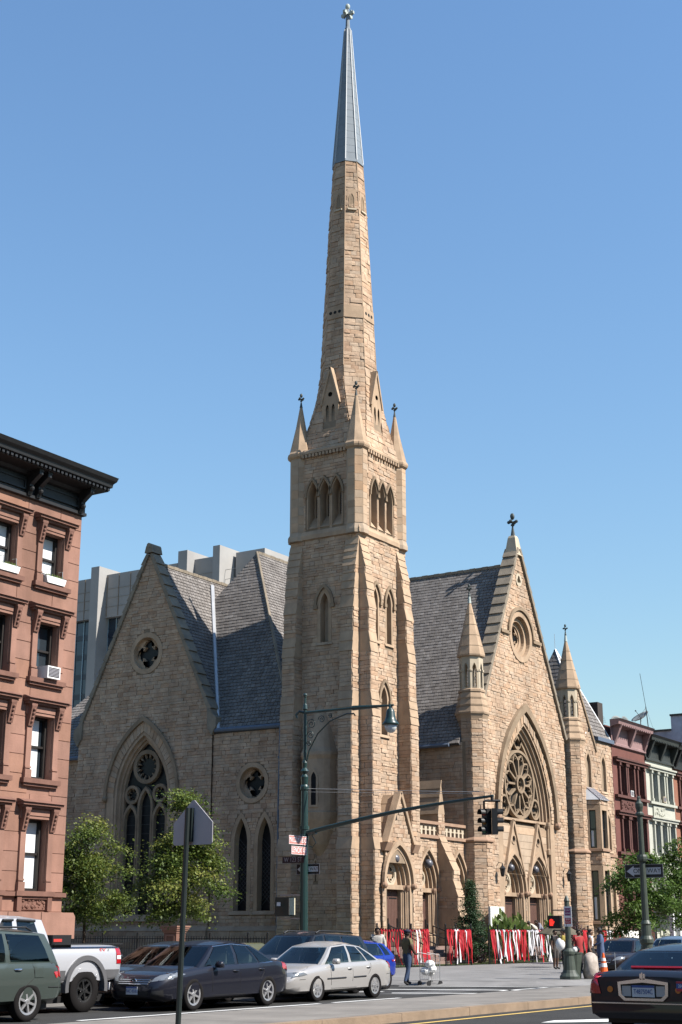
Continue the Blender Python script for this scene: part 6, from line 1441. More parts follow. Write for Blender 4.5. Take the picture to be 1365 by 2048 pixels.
m = MB(); m.rect(f, u0 - .105, u0 + .105, 2.2, 2.44, .012, .015); p_ = m.build('panel', M('purple_panel', (.20, .015, .12), .5), t); m = MB(); m.rect(f, u0 - .105, u0 + .105, 1.93, 2.12, .012, .015); p2 = m.build('panel', M('red_panel', (.45, .02, .03), .5), t)
for tx, v_, pp in (("DON'T", 2.37, p_), ('HONK', 2.27, p_), ('$350', 2.075, p2), ('PENALTY', 1.985, p2)): lettering(tx, m_swt, pp, f, u0, v_, .085 if tx != 'PENALTY' else .055, n=.018, sx=.8)
t = thing('litter_bin', 'green wire litter bin with rubbish heaped on top by the signal post', 'litter bin', (47.65, 21.1, .14)); m = MB(); m.lathe((47.65, 21.1, .14), [(.26, 0), (.32, .8), (.34, .82), (.34, .86)], 14); m.build('basket', m_greeng, t)
m = MB()
for q in range(14): m.sphere((47.65 + random.uniform(-.22, .22), 21.1 + random.uniform(-.22, .22), 1.0 + random.uniform(0, .14)), random.uniform(.05, .12), 6)
m.build('rubbish', m_black, t); m = MB(); m.sphere((47.5, 20.95, 1.08), .1, 7); m.build('paper_scrap', m_white, t)
m = MB(); random.seed(3); rings = []
for z, r in ((.14, .3), (.3, .34), (.6, .33), (.85, .3), (.95, .2), (1.0, .06)): rings.append([(48.02 + r * math.cos(q * .785) * random.uniform(.85, 1.1), 20.62 + r * .8 * math.sin(q * .785) * random.uniform(.85, 1.1), z) for q in range(8)])
m.loft(rings); tag(m.build('rubbish_bag', M('grey_bag', (.42, .36, .31), .6, var=.35, vs=6), None, smooth=True), 'pale full rubbish bag beside the litter bin', 'rubbish bag')
t = thing('traffic_cone', 'orange traffic cone with two white bands by the kerb', 'traffic cone', (49.25, 20.66, .14)); c = (49.25, 20.66, .14)
m = MB(); m.box(49.01, 49.49, 20.42, 20.9, .14, .2); m.lathe((49.25, 20.66, .2), [(.17, 0), (.035, .75), (.03, .77)], 14); m.build('cone', m_orange, t)
for z0, z1 in ((.3, .43), (.5, .6)): m = MB(); m.lathe((49.25, 20.66, .2), [(.17 - .18 * z0 + .006, z0), (.17 - .18 * z1 + .006, z1)], 14); m.build('white_band', m_swt, t)
t = thing('mailbox', 'olive green round topped relay mailbox behind the charcoal sedan', 'mailbox', (36.4, 26.4, .14)); m = MB(); m.box(35.95, 36.85, 26.15, 26.75, .14, 1.05)
f = SF(35.95); k = 14; P = [(-26.45 + .3 * math.cos(math.pi * i / k), 1.05 + .3 * math.sin(math.pi * i / k)) for i in range(k + 1)]; m.slab(f, P, -.9, 0); m.build('body', M('olive_paint', (.075, .075, .03), .4, coat=.3), t); m = MB(); m.ring(f, [(-26.45 + .27 * math.cos(math.pi * i / k), 1.05 + .27 * math.sin(math.pi * i / k)) for i in range(k + 1)], P, 0, .015, closed=False); m.build('rim', m_steel, t)

# ------------------------------------------------------------------ cars
from mathutils.bvhtree import BVHTree
def paint(name, col, metal=.15, rough=.4): return M(name, col, rough, metal=metal, coat=.5, spec=.2)
m_carglass = glassmat('car_glass', (.50, .62, .62)); m_seat = M('seat_cloth', (.07, .068, .065), .9); m_tyre = M('tyre_rubber', (.012, .011, .011), .9, spec=.12); m_rim = M('alloy_rim', (.55, .55, .56), .3, metal=.8); m_trim = M('car_black_trim', (.015, .015, .016), .5)
m_chrome = M('chrome', (.65, .66, .68), .12, metal=1.); m_hl = M('headlight_glass', (.24, .26, .28), .15, spec=.6, metal=.4); m_tl = M('tail_light_red', (.38, .008, .012), .12, spec=.7, coat=.6); m_amb = M('amber_lens', (.6, .18, .02), .2); m_plate = M('plate_white', (.62, .64, .66), .5); m_seam = M('panel_gap', (.006, .006, .006), .8); m_plateb = M('plate_blue', (.05, .10, .30), .5)
def interp(tab, x):
    for (a, b), (c, d) in zip(tab, tab[1:]):
        if x <= c: return b + (d - b) * max(0, (x - a)) / (c - a)
    return tab[-1][1]
def wheel(car, x, y, r, w, rimr, style, col=None):
    s = 1 if y > 0 else -1
    def rev(m, prof, n=26, mi=0):
        vs = []; k = len(prof)
        for rr, yy in prof:
            for j in range(n): t_ = 2 * math.pi * j / n; vs.append((x + rr * math.cos(t_), y + s * yy, r + rr * math.sin(t_)))
        fs = [[i * n + j, i * n + (j + 1) % n, (i + 1) * n + (j + 1) % n, (i + 1) * n + j] for i in range(k - 1) for j in range(n)]; m.add(vs, fs if s < 0 else [f[::-1] for f in fs], mi)
    m = MB(); rev(m, [(rimr, -w), (r * .96, -w), (r, -w + .03), (r, -.03), (r * .97, -.006), (rimr + .05, .0), (rimr, -.015), (rimr, -.06)]); o = m.build('wheel', m_tyre, car, smooth=True)
    if style == 'offroad':
        for q in range(28):
            t_ = 2 * math.pi * q / 28
            for yy in (-.05, -.14, -.22): mm = MB(); 
        mm = MB()
        for q in range(30):
            t_ = 2 * math.pi * q / 30
            for yy in (-.04, -.12, -.2):
                cx, cz = x + (r + .008) * math.cos(t_), r + (r + .008) * math.sin(t_); ux, uz = -math.sin(t_), math.cos(t_); e = .028
                mm.add([(cx - ux * e, y + s * (yy - .03), cz - uz * e), (cx + ux * e, y + s * (yy - .03), cz + uz * e), (cx + ux * e, y + s * (yy + .03), cz + uz * e), (cx - ux * e, y + s * (yy + .03), cz - uz * e)], [[0, 1, 2, 3]])
        mm.build('tread', m_tyre, o, kind='stuff')
    m = MB(); rev(m, [(rimr, -.02), (rimr - .025, -.03), (rimr - .03, -.07), (rimr * .55, -.10), (.03, -.10)]); m.build('wheel_well', m_seam if style != 'cap' else m_rim, o, smooth=True)
    m = MB(); rev(m, [(rimr + .004, -.012), (rimr - .035, -.02), (rimr - .035, -.05)]); k = {'six': 6, 'five': 5, 'cap': 7, 'offroad': 6}[style]
    for q in range(k):
        t_ = 2 * math.pi * q / k + .3; c, s_ = math.cos(t_), math.sin(t_); a, b = rimr * .18, rimr * .97; w0, w1 = rimr * (.20 if style != 'cap' else .3), rimr * (.16 if style != 'cap' else .36)
        P = [(a, -w0 / 2), (b, -w1 / 2), (b, w1 / 2), (a, w0 / 2)]; V = [(x + u * c - v_ * s_, y + s * d, r + u * s_ + v_ * c) for d in (-.02, -.06) for u, v_ in P]; F = [[0, 1, 2, 3], [0, 4, 5, 1], [1, 5, 6, 2], [2, 6, 7, 3], [3, 7, 4, 0]]; m.add(V, F if s < 0 else [f[::-1] for f in F])
    rev(m, [(rimr * .24, -.05), (rimr * .22, -.012), (.01, -.008)], 14); m.build('rim', col or m_rim, o)
    return o
def car(name, label, loc, heading, body, L, W_, zl, belt, deck, plan, gh, wheels, r, rimr=.2, style='six', extras=None, rimcol=None, cat='car', arch=.06, rails=False, bumper=None, group=None):
    """belt/deck/zl/plan: tables along x (rear negative); gh: greenhouse dict"""
    t = thing(name, label, cat, loc, group, absolute=False, rz=heading)
    N = 34; xs = [-L / 2 + L * i / N for i in range(N + 1)]; m = MB(); rings = []
    xs = [-L / 2, -L / 2 + .04] + xs[1:-1] + [L / 2 - .04, L / 2]
    for x in xs:
        hw = interp(plan, x) * W_ / 2; z0, zb, zd = interp(zl, x), interp(belt, x), interp(deck, x); zm = z0 + (zb - z0) * .5
        half = [(hw * .84, z0), (hw * .955, z0 + .06), (hw * .985, zm - .08), (hw, zm + .06), (hw * .985, zb - .1), (hw * .955, zb - .02), (hw * .90, zb + (zd - zb) * .35), (hw * .72, zb + (zd - zb) * .8), (hw * .35, zd - .004)]
        ring = [(x, y, z) for y, z in half] + [(x, 0, zd)] + [(x, -y, z) for y, z in half[::-1]] + [(x, 0, z0)]
        rings.append(ring[::-1])
    m.loft(rings); b = m.build('body', [body, m_trim], t, smooth=True, inv=False)
    for wx in wheels:
        c = MB(); n = 28; R_ = r + arch
        for s in (-1, 1):
            va = [(wx + R_ * math.cos(2 * math.pi * j / n), s * (W_ / 2 - .3), r + R_ * math.sin(2 * math.pi * j / n)) for j in range(n)]; vb = [(p[0], s * (W_ / 2 + .3), p[2]) for p in va]
            c.loft([va, vb] if s < 0 else [vb, va])
        co = c.build('cut', m_trim, None); md = b.modifiers.new('b', 'BOOLEAN'); md.operation = 'DIFFERENCE'; md.object = co; md.solver = 'EXACT'; md.material_mode = 'TRANSFER'
        dg = bpy.context.evaluated_depsgraph_get(); dg.update(); me = bpy.data.meshes.new_from_object(b.evaluated_get(dg)); b.modifiers.clear(); b.data = me; bpy.data.objects.remove(co)
    me = b.data; me.polygons.foreach_set('use_smooth', [True] * len(me.polygons))
    try: me.set_sharp_from_angle(angle=RD(38))
    except Exception: pass
    # greenhouse
    g = gh; nb = g['belt']; rt = g['roof']; wb, wt = g['wb'] / 2, g['wt'] / 2; bx, rx, ty = g['bx'], g['rx'], g['ty']
    zbelt = lambda x: interp(belt, x) - .02
    zr = lambda x: interp(rt, x)
    def side(s, i, lvl):
        bxx, rxx = bx[i], rx[i]; P0 = Vector((bxx, s * wb * interp(g.get('bp', [(-9, 1), (9, 1)]), bxx), zbelt(bxx))); P1 = Vector((rxx, s * wt * interp(g.get('tp', [(-9, 1), (9, 1)]), rxx), zr(rxx) - .07))
        p = P0.lerp(P1, lvl); p.y += s * .03 * math.sin(math.pi * lvl); return p
    lv = (0, .08, .5, .93, 1); nside = len(bx)
    gm = MB(); panes = []
    for s in (-1, 1):
        for i in range(nside - 1):
            for a in range(len(lv) - 1):
                if ty[i] == 'g' and 0 < a < 3: continue
                q = [side(s, i, lv[a]), side(s, i + 1, lv[a]), side(s, i + 1, lv[a + 1]), side(s, i, lv[a + 1])]; q = q if s > 0 else q[::-1]
                gm.add(q, [[3, 2, 1, 0]])
            if ty[i] == 'g':
                q = []
                pm = MB(); G = 4; pts = []
                for a in range(G + 1):
                    la = .07 + .86 * a / G
                    A, B = side(s, i, la), side(s, i + 1, la); d = (B - A); pts.append([A + d * .01 + Vector((0, s * .008, 0)), B - d * .01 + Vector((0, s * .008, 0))])
                vs = [p for pr_ in pts for p in pr_]; pm.add(vs, [[2 * a, 2 * a + 1, 2 * a + 3, 2 * a + 2][::(1 if s > 0 else -1)] for a in range(G)])
                pm.build('side_window', m_carglass, t, smooth=True, inv=False)
    def cap(i, name, bow):
        K = 8; pm = MB(); rows = []
        for l in lv:
            A, B = side(-1, i, l), side(1, i, l); row = []
            for k in range(K + 1):
                p = A.lerp(B, k / K); p.x += bow * (1 - (2 * k / K - 1) ** 2); row.append(p)
            rows.append(row)
        for a in range(len(lv) - 1):
            for k in range(K) if a in (0, 3) else (0, K - 1): f = [rows[a][k], rows[a][k + 1], rows[a + 1][k + 1], rows[a + 1][k]]; gm.add(f if bow > 0 else f[::-1], [[0, 1, 2, 3]])
        nx = (rows[2][4] - rows[0][4]).cross(rows[0][8] - rows[0][0]).normalized(); nx = nx if nx.x * bow > 0 else -nx
        pr2 = []
        for l in (.06, .35, .65, .95):
            A, B = side(-1, i, l), side(1, i, l)
            for k in range(K + 1): q = .05 + .9 * k / K; p = A.lerp(B, q); p.x += bow * (1 - (2 * q - 1) ** 2); pr2.append(p + nx * .008)
        pm.add(pr2, [[a * (K + 1) + k, a * (K + 1) + k + 1, (a + 1) * (K + 1) + k + 1, (a + 1) * (K + 1) + k][::(1 if bow > 0 else -1)] for a in range(3) for k in range(K)]); pm.build(name, m_carglass, t, smooth=True, inv=False)
    cap(0, 'windscreen', .1); cap(nside - 1, 'rear_window', -.1)
    # roof skin
    K = 8; NR = 8; rows = []
    xa, xb = rx[0], rx[-1]
    for a in range(NR + 1):
        x = xa + (xb - xa) * a / NR; row = []
        yw = wt * interp(g.get('tp', [(-9, 1), (9, 1)]), x); e = .1 * (1 - (2 * 0) ** 2)
        for k in range(K + 1):
            u = 2 * k / K - 1; xx = x
            if a == 0: xx += .1 * (1 - u * u)
            if a == NR: xx -= .1 * (1 - u * u)
            fa = min(1, min(a, NR - a) / 1.5) ** .6; row.append(Vector((xx, yw * u, zr(x) - .07 + (.07 * (1 - abs(u) ** 3.0)) * fa + .004)))
        rows.append(row)
    for a in range(NR):
        for k in range(K): gm.add([rows[a][k], rows[a][k + 1], rows[a + 1][k + 1], rows[a + 1][k]], [[0, 1, 2, 3]])
    go = gm.build('roof', body, t, smooth=True, inv=False)
    bmx = bmesh.new(); bmx.from_mesh(go.data); bmesh.ops.remove_doubles(bmx, verts=bmx.verts, dist=.002); bmesh.ops.recalc_face_normals(bmx, faces=bmx.faces); bmx.to_mesh(go.data); bmx.free()
    try: go.data.set_sharp_from_angle(angle=RD(30))
    except Exception: pass
    x0_, x1_ = rx[0], rx[-1]; zb_ = zbelt((x0_ + x1_) / 2); sx = [x0_ - .55, x0_ - 1.45] if x0_ - x1_ > 1.3 else [x0_ - .55]
    for q, xx in enumerate(sx):     # seats seen through the glass
        for s in (-1, 1):
            m = MB(); m.loft([[(xx - .1 * c_ + dx * (1 - .2 * c_), s * .37 + dy * (1 - .25 * c_), zb_ - .1 + .36 * c_) for dx, dy in ((.07, -.24), (.07, .24), (-.07, .24), (-.07, -.24))] for c_ in (0, .7, 1)]); m.loft([[(xx - .13 + dx, s * .37 + dy, zb_ + .28 + .16 * c_) for dx, dy in ((.04, -.12), (.04, .12), (-.04, .12), (-.04, -.12))] for c_ in (0, 1)]); m.build('seat', m_seat, t, inv=False)
    m = MB(); m.tube([(x0_ - .02 + .05 * math.sin(2 * math.pi * k_ / 14), .37 + .18 * math.cos(2 * math.pi * k_ / 14), zb_ + .06 + .17 * math.sin(2 * math.pi * k_ / 14)) for k_ in range(15)], .016, 5); m.build('steering_wheel', m_trim, t, inv=False)
    m = MB(); m.box(x1_ - .2, x0_ + .35, -wb + .12, wb - .12, zb_ - .06, zb_ + .005); m.build('interior', m_trim, t, inv=False)
    for wx in wheels:
        for s in (-1, 1): wheel(t, wx, s * (W_ / 2 - .015), r, .21 if style != 'offroad' else .28, rimr, style, rimcol)
    m = MB(); m.box(-L / 2 + .25, L / 2 - .25, -W_ / 2 + .25, W_ / 2 - .25, .2, .34); m.build('underbody', m_trim, t, inv=False)
    # patches laid on the body
    tree_ = BVHTree.FromPolygons([v.co for v in b.data.vertices], [p.vertices[:] for p in b.data.polygons])
    def hit(o, d):
        h = tree_.ray_cast(Vector(o), Vector(d)); return h
    def patch(nm, mat, poly, axis, sgn, off=.008, par=None, rings_=3):
        """poly in (a, z): axis 'x' -> a is y, cast along x; axis 'y' -> a is x, cast along y"""
        P = []; k0 = len(poly)
        for i in range(k0):
            for q in range(3): P.append(((poly[i][0] + (poly[(i + 1) % k0][0] - poly[i][0]) * q / 3), (poly[i][1] + (poly[(i + 1) % k0][1] - poly[i][1]) * q / 3)))
        cx, cz = sum(p[0] for p in P) / len(P), sum(p[1] for p in P) / len(P); vs = []; k = len(P)
        for rr in range(rings_ + 1):
            f_ = 1 - rr / (rings_ + .001)
            for a, z in P:
                a2, z2 = cx + (a - cx) * f_, cz + (z - cz) * f_
                o = (sgn * 9, a2, z2) if axis == 'x' else (a2, sgn * 9, z2); d = (-sgn, 0, 0) if axis == 'x' else (0, -sgn, 0); h = hit(o, d)
                if h[0] is None or (h[0] - Vector(o)).length > 9 - (L / 2 if axis == 'x' else W_ / 2) + .45: h = tree_.find_nearest(Vector((sgn * (L / 2), a2, z2)) if axis == 'x' else Vector((a2, sgn * W_ / 2, z2)))
                vs.append((h[0] + h[1] * off) if h[0] is not None else None)
        good = [v for v in vs if v is not None]
        if not good: return None
        last = good[0]
        for i, v in enumerate(vs):
            if v is None: vs[i] = last
            else: last = v
        m = MB(); m.add(vs, [[r_ * k + i, r_ * k + (i + 1) % k, (r_ + 1) * k + (i + 1) % k, (r_ + 1) * k + i] for r_ in range(rings_) for i in range(k)])
        o = m.build(nm, mat, par or t, smooth=True, inv=False); bm_ = bmesh.new(); bm_.from_mesh(o.data); bmesh.ops.remove_doubles(bm_, verts=bm_.verts, dist=.0005); bmesh.ops.recalc_face_normals(bm_, faces=bm_.faces); bm_.to_mesh(o.data); bm_.free(); return o
    def seam(pts, axis='y', rad=.006, nm='panel_gap', mat=None):
        for s in ((-1, 1) if axis == 'y' else (1,)):
            V = []
            for i in range(len(pts) - 1):
                for q in range(4):
                    a, z = pts[i][0] + (pts[i + 1][0] - pts[i][0]) * q / 4, pts[i][1] + (pts[i + 1][1] - pts[i][1]) * q / 4; h = hit((a, s * 9, z), (0, -s, 0))
                    if h[0] is not None: V.append(h[0])
            if len(V) > 1: m = MB(); m.tube(V, rad, 4); m.build(nm, mat or m_seam, t, inv=False)
    def handle(x, z, mat):
        for s in (-1, 1):
            h = hit((x, s * 9, z), (0, -s, 0))
            if h[0] is not None: p = h[0]; m = MB(); m.tube([p + Vector((-.1, 0, 0)), p + Vector((-.05, s * .03, .005)), p + Vector((.06, s * .03, .005)), p + Vector((.1, 0, 0))], .016, 6); m.build('door_handle', mat, t, inv=False)
    def mirror(x, z, mat):
        for s in (-1, 1):
            y = s * (wb + .02); m = MB(); m.loft([[(x + dx * sc, y + s * (.05 + .2 * q) , z + dz * sc) for dx, dz in ((.07, -.05), (.09, .03), (.04, .09), (-.05, .09), (-.06, -.05))] for q, sc in ((0, .5), (.2, .95), (.8, 1), (1, .7))]); m.build('wing_mirror', mat, t, smooth=True, inv=False)
    def plate(sgn, y, z, txt, w=.32, h=.16, mat=m_plate, tcol=None):
        hx = hit((sgn * 9, y, z), (-sgn, 0, 0)); x = hx[0].x + sgn * .03 if hx[0] is not None else sgn * L / 2; f = Fr((x, 0, 0), (0, 1, 0) if sgn > 0 else (0, -1, 0), (0, 0, 1)); yy = y if sgn > 0 else -y
        m = MB(); m.rect(f, yy - w / 2, yy + w / 2, z - h / 2, z + h / 2, -.04, 0); p = m.build('number_plate', mat, t, inv=False)
        m = MB(); m.rect(f, yy - w / 2, yy + w / 2, z + h * .3, z + h / 2, 0, .002); m.build('plate_band', m_plateb, p, inv=False)
        if txt: lettering(txt, tcol or m_plateb, p, f, yy, z - .01, h * .62, n=.004, sx=.72, inv=False)
        return f, yy
    if extras: extras(dict(t=t, b=b, patch=patch, seam=seam, handle=handle, mirror=mirror, plate=plate, hit=hit, L=L, W=W_, wb=wb, body=body, side=side))
    if rails:
        for s in (-1, 1): m = MB(); m.tube([(rx[0] - .25, s * (wt - .12), zr(rx[0]) - .01), (rx[0] - .4, s * (wt - .12), zr(rx[0]) + .05), (rx[-1] + .4, s * (wt - .12), zr(rx[-1]) + .06), (rx[-1] + .25, s * (wt - .12), zr(rx[-1]) + .0)], .02, 6); m.build('roof_rail', m_trim, t, inv=False)
    return t
def doors(c, x0, x1, x2, zt, zb=.3, wa=None):
    c['seam']([(x0, zt), (x0 - .02, .6), (x0 - .06, zb)]); c['seam']([(x1, zt), (x1, zb)]); c['seam']([(x2, zt), (x2 + .0, .75), (x2 + .18, .55)] if wa is None else [(x2, zt), (x2, zb)]); c['seam']([(x0 - .06, zb), (x2 + .3, zb)])
def sedan_tabs(L, hood=.78, beltz=.92, trunk=1.0, nose=.62):
    h = L / 2
    return dict(zl=[(-h, .34), (-h + .2, .24), (h - .25, .2), (h, .3)],
                belt=[(-h, .62), (-h + .12, trunk - .12), (-h + .6, trunk - .04), (-1.0, beltz + .02), (.6, beltz - .02), (1.2, beltz - .08), (h - .35, nose + .08), (h - .1, nose - .06), (h, nose - .16)],
                deck=[(-h, .66), (-h + .1, trunk - .04), (-h + .25, trunk), (-1.2, beltz + .06), (.9, beltz + .02), (1.3, hood + .12), (h - .45, nose + .13), (h - .12, nose + .02), (h, nose - .12)],
                plan=[(-h, .72), (-h + .12, .88), (-h + .5, .965), (-.6, 1), (.8, 1), (h - .6, .96), (h - .2, .84), (h - .05, .7), (h, .6)])
def ex_camry(c):
    h = c['L'] / 2
    for s in (-1, 1):
        c['patch']('headlight', m_hl, [(s * .42, .60), (s * .80, .66), (s * .80, .80), (s * .55, .74)], 'x', 1); c['patch']('headlight', m_hl, [(h - .75, .76), (h - .28, .66), (h - .22, .76), (h - .45, .82)], 'y', s)
        c['patch']('tail_light', m_tl, [(s * .5, .78), (s * .84, .80), (s * .84, .97), (s * .6, .94)], 'x', -1); c['patch']('tail_light', m_tl, [(-h + .02, .76), (-h + .42, .84), (-h + .36, .96), (-h + .02, .95)], 'y', s)
        c['patch']('fog_recess', m_trim, [(s * .48, .30), (s * .72, .32), (s * .72, .45), (s * .52, .42)], 'x', 1)
    c['patch']('grille', m_trim, [(-.42, .54), (.42, .54), (.5, .67), (-.5, .67)], 'x', 1)
    for z in (.57, .61, .65): m = MB(); P = [c['hit']((9, y, z), (-1, 0, 0))[0] for y in (-.42, -.2, 0, .2, .42)]; m.tube([p + Vector((.015, 0, 0)) for p in P], .008, 5); m.build('grille_bar', m_chrome, c['t'], inv=False)
    p = c['hit']((9, 0, .63), (-1, 0, 0))[0]; f = Fr((p.x + .03, 0, 0), (0, 1, 0), (0, 0, 1)); m = MB(); m.ring(f, circ(0, .625, .055, 18, .04), circ(0, .625, .07, 18, .052), -.02, .01); m.ring(f, circ(0, .64, .03, 12, .02), circ(0, .64, .042, 12, .03), -.02, .01); m.build('emblem', m_chrome, c['t'], inv=False)
    c['patch']('lower_grille', m_trim, [(-.4, .28), (.4, .28), (.44, .42), (-.44, .42)], 'x', 1)
    c['plate'](1, 0, .43, 'FAC 4518', .31, .16)
    doors(c, .78, -.28, -1.22, .9); c['handle'](-.1, .8, c['body']); c['handle'](-1.1, .82, c['body']); c['mirror'](.62, .93, c['body'])
    for s in (-1, 1):
        P = [c['side'](s, i, .03) + Vector((0, s * .012, 0)) for i in range(7)]; m = MB(); m.tube(P, .01, 5); m.build('chrome_strip', m_chrome, c['t'], inv=False)
        P = [c['side'](s, i, .95) + Vector((0, s * .012, 0)) for i in range(7)]; m = MB(); m.tube(P, .009, 5); m.build('chrome_strip', m_chrome, c['t'], inv=False)
GH = lambda L, beltz, H, xw, xa, xc, xr, wb=1.6, wt=1.18: dict(belt=beltz, roof=[(-9, H - .1), (xc, H - .03), (-.3, H), (.2, H - .005), (xa, H - .05), (9, H - .05)], wb=wb, wt=wt)
def sedan_gh(H, xw=1.25, xa=.42, xb=-.25, xc=-1.2, xr=-1.75, xrr=-1.02, wb=1.62, wt=1.2):
    return dict(belt=0, roof=[(-9, H - .16), (xrr, H - .06), (-.45, H - .005), (-.1, H), (xa, H - .05), (9, H - .1)], wb=wb, wt=wt,
                bx=[xw, xw - .2, xb + .07, xb - .05, xc + .1, xc + .04, xr + .1, xr], rx=[xa, xa - .08, xb + .04, xb - .04, xrr + .28, xrr + .22, xrr + .1, xrr], ty=['p', 'g', 'p', 'g', 'p', 'g', 'p'])
T_ = sedan_tabs(4.82, .80, .93, 1.03, .68)
car('sedan', 'charcoal sedan in front of the church, second from the left in the near lane', (27.57, 21.42, 0), math.pi, paint('charcoal_paint', (.011, .012, .02)), 4.82, 1.82, T_['zl'], T_['belt'], T_['deck'], T_['plan'], sedan_gh(1.47), (-1.39, 1.39), .335, .225, 'six', ex_camry)
def ex_accord(c):
    h = c['L'] / 2
    for s in (-1, 1):
        c['patch']('headlight', m_hl, [(s * .40, .56), (s * .82, .60), (s * .82, .71), (s * .45, .68)], 'x', 1); c['patch']('headlight', m_hl, [(h - .62, .64), (h - .2, .58), (h - .16, .68), (h - .5, .70)], 'y', s)
        c['patch']('tail_light', m_tl, [(s * .45, .74), (s * .84, .74), (s * .84, .92), (s * .5, .92)], 'x', -1); c['patch']('tail_light', m_tl, [(-h + .0, .72), (-h + .24, .76), (-h + .2, .90), (-h + .0, .90)], 'y', s)
        P = [];
    c['seam']([(.95, .53), (-.2, .545)], rad=.022, nm='rub_strip', mat=m_trim); c['seam']([(-.28, .545), (-1.1, .56)], rad=.022, nm='rub_strip', mat=m_trim)
    c['seam']([(h - .05, .52), (h - .7, .54)]); c['seam']([(-h + .03, .6), (-h + .55, .58)]); c['seam']([(h - .45, .72), (1.35, .86)], rad=.004)
    c['patch']('grille', m_trim, [(-.3, .55), (.3, .55), (.36, .64), (-.36, .64)], 'x', 1); c['patch']('lower_grille', m_trim, [(-.5, .27), (.5, .27), (.5, .38), (-.5, .38)], 'x', 1); c['plate'](1, 0, .44, 'DLP 2206')
    doors(c, .8, -.24, -1.15, .88); c['handle'](-.1, .76, c['body']); c['handle'](-1.02, .78, c['body']); c['mirror'](.66, .92, c['body']); c['plate'](-1, 0, .62, 'DLP 2206')
T_ = sedan_tabs(4.8, .76, .89, .98, .64)
car('sedan', 'silver beige sedan stopped behind the charcoal one', (32.6, 21.52, 0), math.pi, paint('silver_beige_paint', (.45, .435, .42), .35, .3), 4.8, 1.78, T_['zl'], T_['belt'], T_['deck'], T_['plan'], sedan_gh(1.42, 1.2, .38, -.28, -1.2, -1.72, -1.0, 1.56, 1.16), (-1.36, 1.36), .31, .205, 'cap', ex_accord)
def ex_suv(c):
    h = c['L'] / 2
    for s in (-1, 1):
        c['patch']('tail_light', m_tl, [(s * .66, .78), (s * .88, .78), (s * .88, 1.1), (s * .70, 1.1)], 'x', -1); c['patch']('tail_light', m_tl, [(-h + .0, .78), (-h + .16, .8), (-h + .2, 1.08), (-h + .02, 1.1)], 'y', s)
        c['patch']('fuel_flap', c['body'], [(-h + .62, .80), (-h + .86, .80), (-h + .86, 1.0), (-h + .62, 1.0)], 'y', s, .01); c['patch']('headlight', m_hl, [(s * .45, .7), (s * .82, .74), (s * .82, .9), (s * .5, .86)], 'x', 1)
    c['seam']([(-h + .9, 1.05), (-h + .85, .8), (-h + 1.15, .6), (-h + 1.3, .5)]); c['seam']([(-.3, 1.1), (-.3, .35)]); c['seam']([(-h + .02, .6), (-h + .6, .62)], rad=.012); c['seam']([(1.0, .52), (-.95, .52)], rad=.03, nm='rub_strip', mat=c['body']); c['handle'](-1.05, .95, m_chrome); c['handle'](.0, .93, m_chrome); c['mirror'](.75, 1.1, c['body']); c['plate'](-1, 0, .85, 'CKR 7731')
h = 2.35
SUVT = dict(zl=[(-h, .42), (-h + .2, .34), (h - .25, .3), (h, .4)], belt=[(-h, .62), (-h + .05, .9), (-h + .2, 1.06), (-1, 1.07), (.7, 1.04), (1.3, 1.0), (h - .3, .86), (h, .62)], deck=[(-h, .66), (-h + .05, 1.0), (-h + .25, 1.1), (.8, 1.1), (1.3, 1.07), (h - .3, .95), (h - .06, .82), (h, .66)], plan=[(-h, .86), (-h + .12, .95), (-h + .5, .99), (.8, 1), (h - .6, .97), (h - .2, .86), (h, .66)])
SUVG = dict(belt=0, roof=[(-9, 1.6), (-2.0, 1.66), (-1.4, 1.71), (0, 1.73), (.5, 1.68), (9, 1.6)], wb=1.66, wt=1.3, bx=[1.35, 1.12, .22, .1, -.78, -.9, -1.98, -2.22], rx=[.45, .36, .08, -.02, -.78, -.86, -1.75, -1.95], ty=['p', 'g', 'p', 'g', 'p', 'g', 'p'])
car('suv', 'grey green estate car cut off by the left picture edge', (19.85, 21.52, 0), math.pi, paint('sage_paint', (.075, .095, .085), .45), 4.7, 1.83, SUVT['zl'], SUVT['belt'], SUVT['deck'], SUVT['plan'], SUVG, (-1.36, 1.36), .36, .235, 'six', ex_suv, rails=True)
def ex_dark(c):
    for s in (-1, 1): c['patch']('headlight', m_hl, [(s * .45, .66), (s * .82, .70), (s * .82, .86), (s * .5, .82)], 'x', 1)
    c['patch']('grille', m_trim, [(-.36, .58), (.36, .58), (.4, .78), (-.4, .78)], 'x', 1); c['plate'](1, 0, .46, 'BGT 5502'); c['mirror'](.75, 1.05, c['body']); doors(c, .9, -.2, -1.1, 1.0)
car('wagon', 'black wagon with roof rails parked behind the silver sedan', (34.75, 23.45, 0), math.pi, paint('black_paint_a', (.012, .012, .014)), 4.6, 1.8, SUVT['zl'], SUVT['belt'], SUVT['deck'], SUVT['plan'], dict(SUVG, roof=[(-9, 1.55), (-2.0, 1.6), (0, 1.68), (.5, 1.63), (9, 1.55)], wb=1.64), (-1.34, 1.34), .34, .22, 'six', ex_dark, rails=True)
T_ = sedan_tabs(4.6, .78, .92, 1.0, .66)
car('sedan', 'dark sedan parked between pickup and charcoal sedan', (28.75, 23.35, 0), math.pi, paint('black_paint_b', (.016, .017, .02)), 4.6, 1.76, T_['zl'], T_['belt'], T_['deck'], T_['plan'], sedan_gh(1.43, 1.2, .4, -.28, -1.15, -1.65, -.98, 1.56, 1.16), (-1.33, 1.33), .32, .21, 'six', ex_dark)
